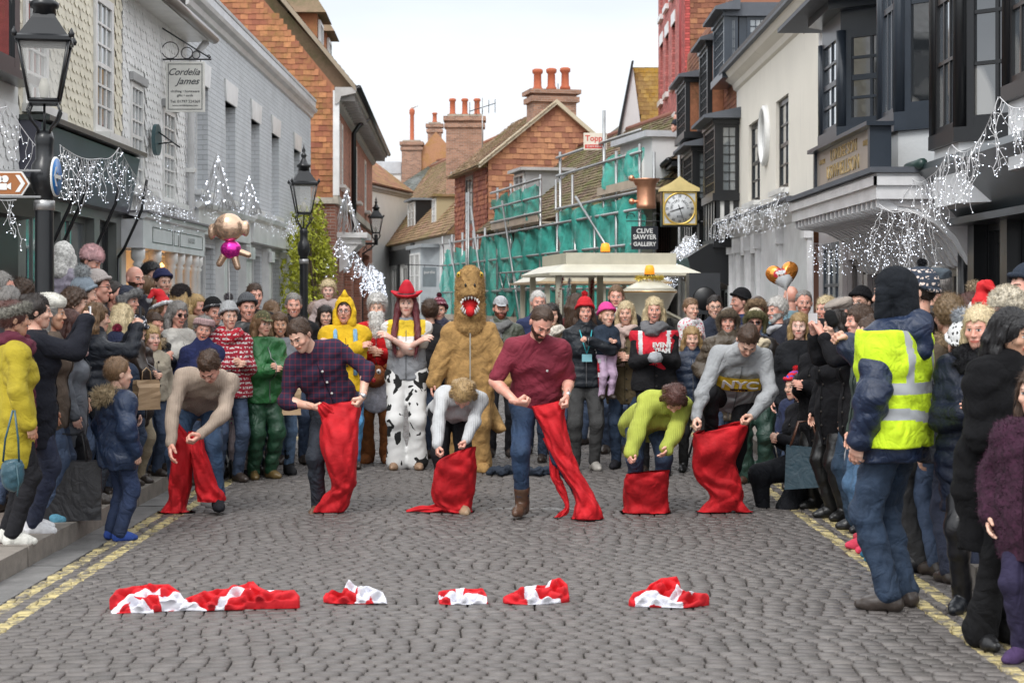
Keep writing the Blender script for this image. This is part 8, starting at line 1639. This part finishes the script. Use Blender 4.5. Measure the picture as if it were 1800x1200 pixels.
LP('older person in beige knitted hat below the pink-hatted child', 170, 505, 13.6, 90, ('wool', (.03,.03,.05), dict(t=.03)), ht=('beanie','knit',(.45,.40,.38)), skin='ruddy', gl='g')
LP('man with slicked dark hair in profile, ear showing', 200, 520, 13.6, 88, ('wool', (.10,.075,.055), dict(t=.03)), hr=('thin','dark'), skin='ruddy')
LP('man in navy trapper hat with mottled grey fur', 222, 530, 13.4, 75, ('wool', (.015,.018,.03), dict(t=.03)), ht=('trapper','cotton',(.02,.025,.045), dict(m2=('fur',(.22,.22,.22)))), skin='ruddy')
LP('bald man with goatee grinning above the crowd', 236, 490, 15.0, 48, ('wool', (.02,.02,.03), dict(t=.03)), hr=('bald','brown'), beard='brown', mouth='smile', skin='ruddy')
LP('man with curly black hair standing before the white columns', 265, 482, 16.4, 55, ('wool', (.02,.02,.03), dict(t=.02)), hr=('curly','black'), skin='light')
LP('man in plain navy beanie before the white columns', 285, 496, 16.2, 40, ('wool', (.02,.03,.08), dict(t=.03)), ht=('beanie','knit',(.025,.03,.10)), skin='light')
LP('fair-haired person turned away between the bald man and the navy beanie', 256, 508, 15.4, 150, ('wool', (.03,.05,.12), dict(t=.03)), hr=('short','light'))
LP('woman in red and white Santa hat smiling to the right', 284, 545, 14.4, 72, ('wool', (.045,.02,.07), dict(t=.03)), fem=1, hr=('long','light'), ht=('santa','felt',(.62,.012,.02)), mouth='smile', skin='ruddy', sc=('cotton', (.05,.45,.55), dict(r=.02, tails=.25)))
t, f = LP('woman with highlighted brown hair filming with a black phone held upright', 168, 560, 12.3, 112, puffer((.015,.018,.025), arm_bulk=1.15), fem=1, hr=('long',(.15,.085,.04)), arms='phone', hands=('grip','grip'), skin='light', lg=('denim', (.03,.04,.06)))
hold(t, f, 'black phone held upright by the woman with highlighted hair', phone(f, '', None, (.075,.15)), 'phone', 'phone')
LP('woman with long straight pale blonde hair and black collar', 216, 560, 12.9, 150, ('leather', (.025,.016,.012), dict(t=.035, length=.25)), fem=1, hr=('sleek','pale'))
t, f = LP('woman in black and white flecked bobble hat and glasses, looking down', 236, 585, 12.9, 62, ('shiny', (.022,.014,.012), dict(t=.035, length=.3, puff=.09, name='coat')), fem=1, hr=('long','blond'), ht=('bobble','speck',(.015,.018,.03), dict(c2=(.66,.66,.68), tall=.02, pom=(.05,('fur',(.13,.10,.08))))), gl='g', skin='light', hd=(24,0,0), arms='clasp', lg=('wool', (.35,.29,.20)), hands=('relaxed','relaxed'))
bag = thing('paper_bag', 'plain brown paper bag held by the woman in the flecked bobble hat', 'paper bag', (X_(262, 14.0), 13.9, Z_(718, 14.0)), rad(40)); KP = M('paint', (.47,.32,.19))
def paperbag(par, w, d_, h_, seed=1):
    R_ = random.Random(seed); n = 9; V = []; F_ = []
    pr = [(-w,-d_),(0,-d_*1.1),(w,-d_),(w*.8,0),(w,d_),(0,d_),(-w,d_),(-w*.8,0)]
    for j in range(n):
        z = h_*j/(n-1); k = 1+.03*math.sin(j*1.9+seed)
        for i, (a, c) in enumerate(pr): V.append((a*k+R_.uniform(-.004,.004), c*(1 if j < n-2 else .7)*k+R_.uniform(-.005,.005), z))
    m_ = len(pr); F_ = [(j*m_+i, j*m_+(i+1) % m_, (j+1)*m_+(i+1) % m_, (j+1)*m_+i) for j in range(n-1) for i in range(m_)]; b = MB(); b.add(V, F_+[tuple(range(m_))[::-1]], KP); b.build('bag_body', par)
    b = MB(); b.tube([(-w*.4,0,h_), (-w*.35,0,h_+.07), (0,0,h_+.10), (w*.35,0,h_+.07), (w*.4,0,h_)], .005, KP, 5); b.build('handle', par)
paperbag(bag, .10, .05, .24)
LP('boy in navy bobble hat with a red and white bird face design', 203, 618, 12.5, 40, ('wool', (.02,.035,.07), dict(t=.03)), kid=1, ht=('bobble','knit',(.012,.018,.05), dict(pom=(.05,('fur',(.28,.02,.06))))), skin='pale', hd=(14,10,0))
LP('boy with short fair-brown hair in navy fur-hooded parka, standing off the kerb', 206, 678, 12.15, 128, ('shiny', (.008,.022,.06), dict(t=.04, length=.22, name='coat', amp=.009, arm_bulk=1.25)), kid=1, ped=0, H=1.25, hr=('short','light'), sc=('fur', (.40,.31,.19), dict(r=.06, rad_=.10, z=.0, front=-.05, fur=dict(n=2600, ln=.05, w=.0025))), lg=('denim', (.012,.035,.11), dict(bulk=1.15)), sh=('cotton', (.02,.06,.28)), skin='light')
LP('smiling brown-haired woman in black padded jacket clasping her hands', 270, 574, 13.6, 48, puffer((.012,.012,.016)), fem=1, hr=('short','brown'), mouth='smile', arms='chest', skin='ruddy', sc=('fur', (.33,.25,.16), dict(r=.04, fur=dict(n=900, ln=.03, w=.002))), hd=(12,0,4))
LP('small blonde child among the gloved adults at the left', 264, 600, 13.2, 45, ('wool', (.40,.35,.27), dict(t=.03)), kid=1, hr=('bob','blond'), skin='pale')
LP('grey-haired woman in dark sunglasses and cream coat laughing', 312, 552, 16.0, 40, ('wool', (.62,.60,.55), dict(t=.03, length=.2)), fem=1, hr=('bob','grey'), gl='sun', mouth='open', skin='ruddy', hd=(8,0,6))
LP('tall person in dark fur hat with long blonde hair behind the sunglasses woman', 318, 527, 16.8, 165, ('wool', (.3,.22,.13), dict(t=.03)), fem=1, hr=('longer','blond'), ht=('fur','fur',(.035,.028,.028), dict(brim=.03)))
LP('older woman in dusty pink headband and navy fleece leaning in', 356, 580, 15.8, 18, ('fleece', (.018,.025,.09), dict(t=.03, collar=.05)), fem=1, hr=('curly','grey'), ht=('band','knit',(.56,.38,.38)), mouth='open', skin='ruddy', hd=(8,0,10))
LP('older man in black knitted hat with grey brim bending forward', 375, 548, 16.6, 34, ('wool', (.025,.025,.03), dict(t=.03)), ht=('beanie','knit',(.012,.012,.013), dict(m2=('speck',(.05,.05,.055),(.3,.3,.3)))), skin='ruddy', mouth='smile', hd=(10,0,-4), grp=GL)
LP('blonde person partly hidden behind the black knitted hat', 345, 538, 17.4, 60, ('wool', (.03,.03,.035), dict(t=.03)), fem=1, hr=('bob','blond'), skin='ruddy')
t, f = LP('woman in pale grey bobble hat and red patterned scarf', 402, 556, 16.0, 28, ('bands', (.30,.012,.03), dict(c2=(.62,.6,.58), t=.035, length=.1)), fem=1, hr=('short','brown'), ht=('bobble','knit',(.44,.45,.46), dict(tall=.02, pom=(.055,('fur',(.12,.11,.12))))), skin='light', sc=('bands', (.40,.015,.03), dict(c2=(.6,.58,.56), r=.055)), arms='clasp')
LP('man in charcoal beanie grinning broadly in black jacket', 434, 541, 16.7, 22, ('leather', (.02,.02,.02), dict(t=.03)), ht=('beanie','knit',(.10,.105,.115)), mouth='smile', skin='ruddy', ped=0)
LP('tall dark-haired man in black coat before the grey building', 447, 520, 18.2, 24, ('wool', (.012,.012,.014), dict(t=.03)), hr=('short','brown'), skin='ruddy')
LP('woman in camouflage hat and shiny green raincoat looking right', 462, 570, 16.3, 34, ('shiny', (.02,.13,.035), dict(t=.045, length=.12, amp=.014, arm_bulk=1.3)), fem=1, hr=('long',(.24,.14,.07)), ht=('cap','speck',(.10,.10,.05), dict(c2=(.30,.25,.12))), skin='light', ped=0, arms='clasp', lg=('shiny', (.015,.06,.03), dict(bulk=1.3, amp=.012)), sh=('leather', (.12,.08,.03), dict(boot=.1)))
LP('light brown-haired person turned away before the climbing plant', 478, 548, 18.6, 175, ('wool', (.03,.03,.03), dict(t=.03)), fem=1, hr=('long','light'), ped=0)
LP('grey-haired man in black coat with striped scarf by the middle lamp post', 516, 537, 17.8, 10, ('wool', (.012,.013,.016), dict(t=.035, collar=.03)), hr=('short','grey'), skin='ruddy', ped=0, sc=('bands', (.5,.5,.5), dict(c2=(.1,.1,.1), r=.025)), mouth='smile')
t, f = LP('smiling woman with long brown hair, grey coat, jeans and black boots', 492, 588, 16.7, 12, ('wool', (.23,.24,.26), dict(t=.03, length=.22, name='coat', arm_bulk=1.05)), fem=1, hr=('longer',(.11,.06,.03)), mouth='smile', arms='chest', hands=('grip','grip'), ped=0, skin='tan', lg=('denim', (.12,.23,.40), dict(bulk=.98)), sh=('felt', (.02,.02,.022), dict(boot=.22, t=.012)), H=1.56)
hold(t, f, 'black phone held to the chest by the smiling woman in the grey coat', phone(f, '', None, (.075,.14), off=(0,0,-.06)), 'phone', 'phone')
bg2 = thing('paper_bag', 'large creased brown paper bag hanging from the wrist of the smiling woman in grey', 'paper bag', (X_(504, 16.4), 16.35, Z_(728, 16.4)), rad(10)); paperbag(bg2, .14, .06, .32, 3)
LP('dark-haired woman peering over between the yellow onesie and grey-haired man', 572, 556, 18.8, 12, ('wool', (.08,.05,.04), dict(t=.03)), fem=1, hr=('long','dark'), skin='light', ped=0)
LP('fair-haired child lifted above the crowd behind the yellow onesie', 577, 523, 19.4, 5, ('wool', (.5,.4,.38), dict(t=.03)), kid=1, H=1.0, z=.85, hr=('curly','pale'), skin='pale')
LP('person in a pale pink fur hood behind the long dark-haired woman', 556, 552, 19.6, 20, ('fur', (.5,.38,.33), dict(t=.04)), fem=1, hr=('short','light'), ped=0, ht=('fur','fur',(.52,.40,.35), dict(brim=.0)))
LP('grey-haired older man with glasses cut off by the left edge', 0, 508, 12.4, 95, ('wool', (.02,.02,.025), dict(t=.03)), hr=('short','grey'), gl='g', skin='ruddy')
LP('person with short silver-grey hair seen from behind at the far left', 16, 532, 11.9, 150, ('wool', (.03,.03,.035), dict(t=.03)), hr=('short','grey'))
LP('person with tousled brown hair below the shop window at the far left', 40, 520, 13.0, 140, ('wool', (.05,.04,.03), dict(t=.03)), hr=('curly','brown'))
LP('person in a blue-black hat between the pale hats on the left', 158, 505, 13.9, 80, ('wool', (.02,.03,.06), dict(t=.03)), ht=('beanie','knit',(.012,.02,.05)), skin='light')
# stroller with girl
st = thing('stroller', 'black folding pushchair parked behind the beige-sweater man', 'pushchair', (X_(428, 16.6), 16.6, 0), rad(20)); b = MB()
for x in (-.2, .2): b.tube([(x,-.25,.15),(x,.15,.55),(x,.35,1.0)], .014, ST, 6); b.tube([(x,.25,.15),(x,0,.42),(x,-.2,.35)], .012, ST, 6)
b.tube([(-.2,.35,1.0),(.2,.35,1.0)], .016, BLACK, 6); b.build('frame', st)
b = MB(); b.box((-.17,-.2,.38), (.17,.12,.42), M('cotton', (.02,.02,.022))); b.prism([(-.17,.1,.42),(-.17,.3,.85),(-.17,.33,.84),(-.17,.14,.40)], (.34,0,0), M('cotton', (.02,.02,.022))); b.build('seat', st)
for x in (-.24, -.17, .17, .24):
    for y in (-.25, .25): b = MB(); b.lathe([(.03,-.014),(.085,-.012),(.09,0),(.085,.012),(.03,.014)], BLACK, R=Matrix.Rotation(rad(90),3,'Y'), c=(x,y,.09), seg=16); b.build('wheel', st)
t, f = P('little girl in patterned coat and pale tights sitting in the pushchair', 421, 706, 16.4, 10, ('speck', (.62,.62,.60), dict(c2=(.45,.05,.25), t=.03)), kid=1, H=.98, z=.02, grp=GL, hr=('bob','light'), skin='light', arms='clasp', lg=('cotton', (.6,.5,.52)), sh=('leather', (.02,.015,.02)), sc=('bands', (.03,.2,.25), dict(c2=(.6,.1,.3), r=.045)))
# bags
b = MB(); b.box((-.20,-.06,0), (.20,.06,.42), M('leather', (.022,.022,.025))); b.tube([(-.1,-.065,.42),(-.07,-.06,.62),(.07,-.06,.62),(.1,-.065,.42)], .009, M('leather', (.02,.02,.022)), 6); b.tube([(-.1,.065,.42),(-.07,.06,.6),(.07,.06,.6),(.1,.065,.42)], .009, M('leather', (.02,.02,.022)), 6)
tag(b.build('shopping_bag', loc=(X_(134, 12.3), 12.2, Z_(915, 12.3)+.02), rz=rad(12)), 'large plain black shopping bag hanging beside the grey-coated woman', 'bag')
F = SDF(.03); F.ell((0,0,.11), (.075,.06,.12)); F.cut((0,0,.19), (0,0,1)); F.disp = lambda G: wrinkle(G, .006, 3, 2); V, Q = F.mesh(.012); o = np_obj('drawstring_bag', V, Q, [M('leather', (.035,.09,.12))], None); b = MB(); b.tube([(-.05,-.03,.18),(-.03,-.05,.32),(.02,-.06,.5)], .007, M('leather', (.03,.08,.1)), 5); b.tube([(.05,-.03,.18),(.05,-.05,.32),(.03,-.06,.5)], .007, M('leather', (.03,.08,.1)), 5); b.tube([(.04,-.055,.17),(.06,-.07,.05),(.05,-.07,-.03)], .005, M('leather', (.03,.08,.1)), 5); b.build('strap', o); o.location = (X_(30, 10.7), 10.6, Z_(858, 10.7)); tag(o, 'small teal leather drawstring bag at the hip of the mustard coat woman', 'bag')
b = MB(); b.add([(-.16,0,0),(.14,0,.03),(.15,.02,.34),(-.15,.02,.36),(-.16,.1,0),(.14,.1,.03),(.15,.06,.34),(-.15,.06,.36)], [(0,1,2,3),(5,4,7,6),(0,4,5,1),(1,5,6,2),(3,7,4,0),(2,6,7,3)], M('leather', (.02,.05,.07))); b.tube([(-.12,.03,.34),(-.05,.03,.55),(.06,.03,.56),(.12,.03,.34)], .012, M('leather', (.12,.05,.03)), 6); tag(b.build('shoulder_bag', loc=(X_(1408, 13.9), 13.75, Z_(858, 13.9)), rz=rad(-20)), 'dark teal shoulder bag with brown straps by the kneeling woman', 'bag')
F = SDF(.03)
for k in range(7): R_ = random.Random(k); F.cone((-.3+k*.1, R_.uniform(-.08,.08), .03), (-.22+k*.1, R_.uniform(-.1,.1), .05), .035, .045)
F.disp = lambda G: wrinkle(G, .012, 3, 2); V, Q = F.mesh(.012); V[:,2] = np.maximum(V[:,2], .004); o = np_obj('dropped_clothes', V, Q, [M('denim', (.015,.03,.06))]); o.location = (X_(915, 16.8), 16.6, 0); tag(o, 'heap of dark blue clothes lying on the setts behind the racers', 'clothes')
# loudspeaker, balloons, window people
b = MB(); b.box((-.17,-.15,1.55), (.17,.15,2.0), M('plastic', (.03,.033,.038))); b.tube([(0,0,.0),(0,0,1.55)], .02, BLACK, 8); b.lathe([(.13,0),(.12,.01)], M('plastic', (.012,.012,.013)), R=Ry, c=(0,-.151,1.72), seg=20)
for a in range(3): b.tube([(0,0,.55),(.4*math.cos(a*2.1),.4*math.sin(a*2.1),.01)], .014, BLACK, 6)
tag(b.build('loudspeaker', loc=(X_(1236, 18.8), 18.8, 0)), 'dark loudspeaker on a stand behind the man with glasses', 'loudspeaker')
hb = thing('balloon', 'heart-shaped orange foil balloon printed with a white-bearded Santa face', 'balloon', (X_(1376, 16.9), 16.9, Z_(484, 16.9)), 0)
n = 64; V = []; F_ = []; mi = []; FO = M('foil', (.80,.30,.06))
def heart(a): x = 16*math.sin(a)**3; z = 13*math.cos(a)-5*math.cos(2*a)-2*math.cos(3*a)-math.cos(4*a); return x/17*.175, z/17*.17
tl = Matrix.Rotation(rad(-14), 3, 'Y'); K = 10
for sd_ in (-1, 1):
    for j in range(K+1):
        s = j/K
        for i in range(n):
            x, z = heart(2*PI*i/n); V.append(tl @ Vector((x*s, sd_*.075*math.sqrt(max(0, 1-s**2.2))*(1+.03*math.sin(i*.8)*s), z*s-.0)))
    o0 = 0 if sd_ < 0 else (K+1)*n; F_ += [(o0+j*n+i, o0+j*n+(i+1) % n, o0+(j+1)*n+(i+1) % n, o0+(j+1)*n+i)[::sd_] for j in range(K) for i in range(n)]
def hm(f_):
    c = sum((Vector(V[i]) for i in f_), Vector())/4; c = tl.inverted() @ c
    if c.y > 0: return 0
    x, z = c.x*100, c.z*100
    if ((x+1)/8.5)**2+((z+7)/8.5)**2 < 1 and z < 0 or ((x+2.0)/4.8)**2+((z-3.5)/2.0)**2 < 1: return 1
    if ((x+2.2)/4.2)**2+((z-.5)/3.4)**2 < 1: return 2
    if ((x+3.2)/6.2)**2+((z-3.0)/5.4)**2 < 1: return 3
    return 0
o = np_obj('balloon_skin', V, F_, [FO, M('gloss', (.68,.70,.72)), M('gloss', (.62,.38,.30)), M('gloss', (.55,.02,.04))], hb, [hm(f_) for f_ in F_])
b = MB()
for x in (-.045,.0): b.lathe([(.002,-.008),(.007,0),(.002,.008)], BLACK, c=tl @ Vector((x,-.083,.012)), seg=8)
b.build('printed_eye', hb); b = MB(); b.tube([tl @ Vector((0,0,-.17)), (.05,0,-.3), (.04,.02,-.55)], .003, WHITE, 4); b.build('string', hb)
pbn = thing('balloon', 'plain tan foil balloon with a bright pink lower half floating at the left', 'balloon', (X_(402, 15.5), 15.5, Z_(425, 15.5)), 0)
F = SDF(.03); F.ell((0,0,.13), (.135,.09,.13)); F.ell((-.155,0,.09), (.035,.03,.075)); F.ell((.155,0,.12), (.035,.03,.075)); V, Q = F.mesh(.012); np_obj('upper_lobe', V, Q, [M('foil', (.70,.48,.34))], pbn)
F = SDF(.03); F.ell((.02,0,-.07), (.095,.08,.085)); V, Q = F.mesh(.012); np_obj('lower_lobe', V, Q, [M('foil', (.75,.04,.40))], pbn)
F = SDF(.02); F.cone((-.04,0,-.12), (-.085,0,-.2), .035, .03); F.cone((.05,0,-.13), (.08,0,-.23), .035, .03); F.cone((.10,0,-.09), (.18,0,-.12), .03, .028); V, Q = F.mesh(.012); np_obj('foot_lobes', V, Q, [M('foil', (.70,.48,.34))], pbn)
b = MB(); b.tube([(0,0,-.15),(.01,0,-.5),(-.02,0,-.9)], .002, WHITE, 4); b.build('string', pbn)
P('man in police-style black helmet leaning out of the upper timber bay', 1190, 222, 38.8, -90, ('cotton', (.3,.32,.36), dict(t=.02)), H=1.7, lean=72, grp='onlookers at upstairs windows', ht=('beanie','felt',(.012,.016,.03), dict(tall=.03)), skin='ruddy', z=Z_(222,38.8)-1.15)
P('dark-haired onlooker behind the helmeted man at the upper timber bay', 1194, 206, 39.6, -90, ('cotton', (.3,.1,.09), dict(t=.02)), H=1.7, lean=68, grp='onlookers at upstairs windows', skin='ruddy', z=Z_(206,39.6)-1.18)
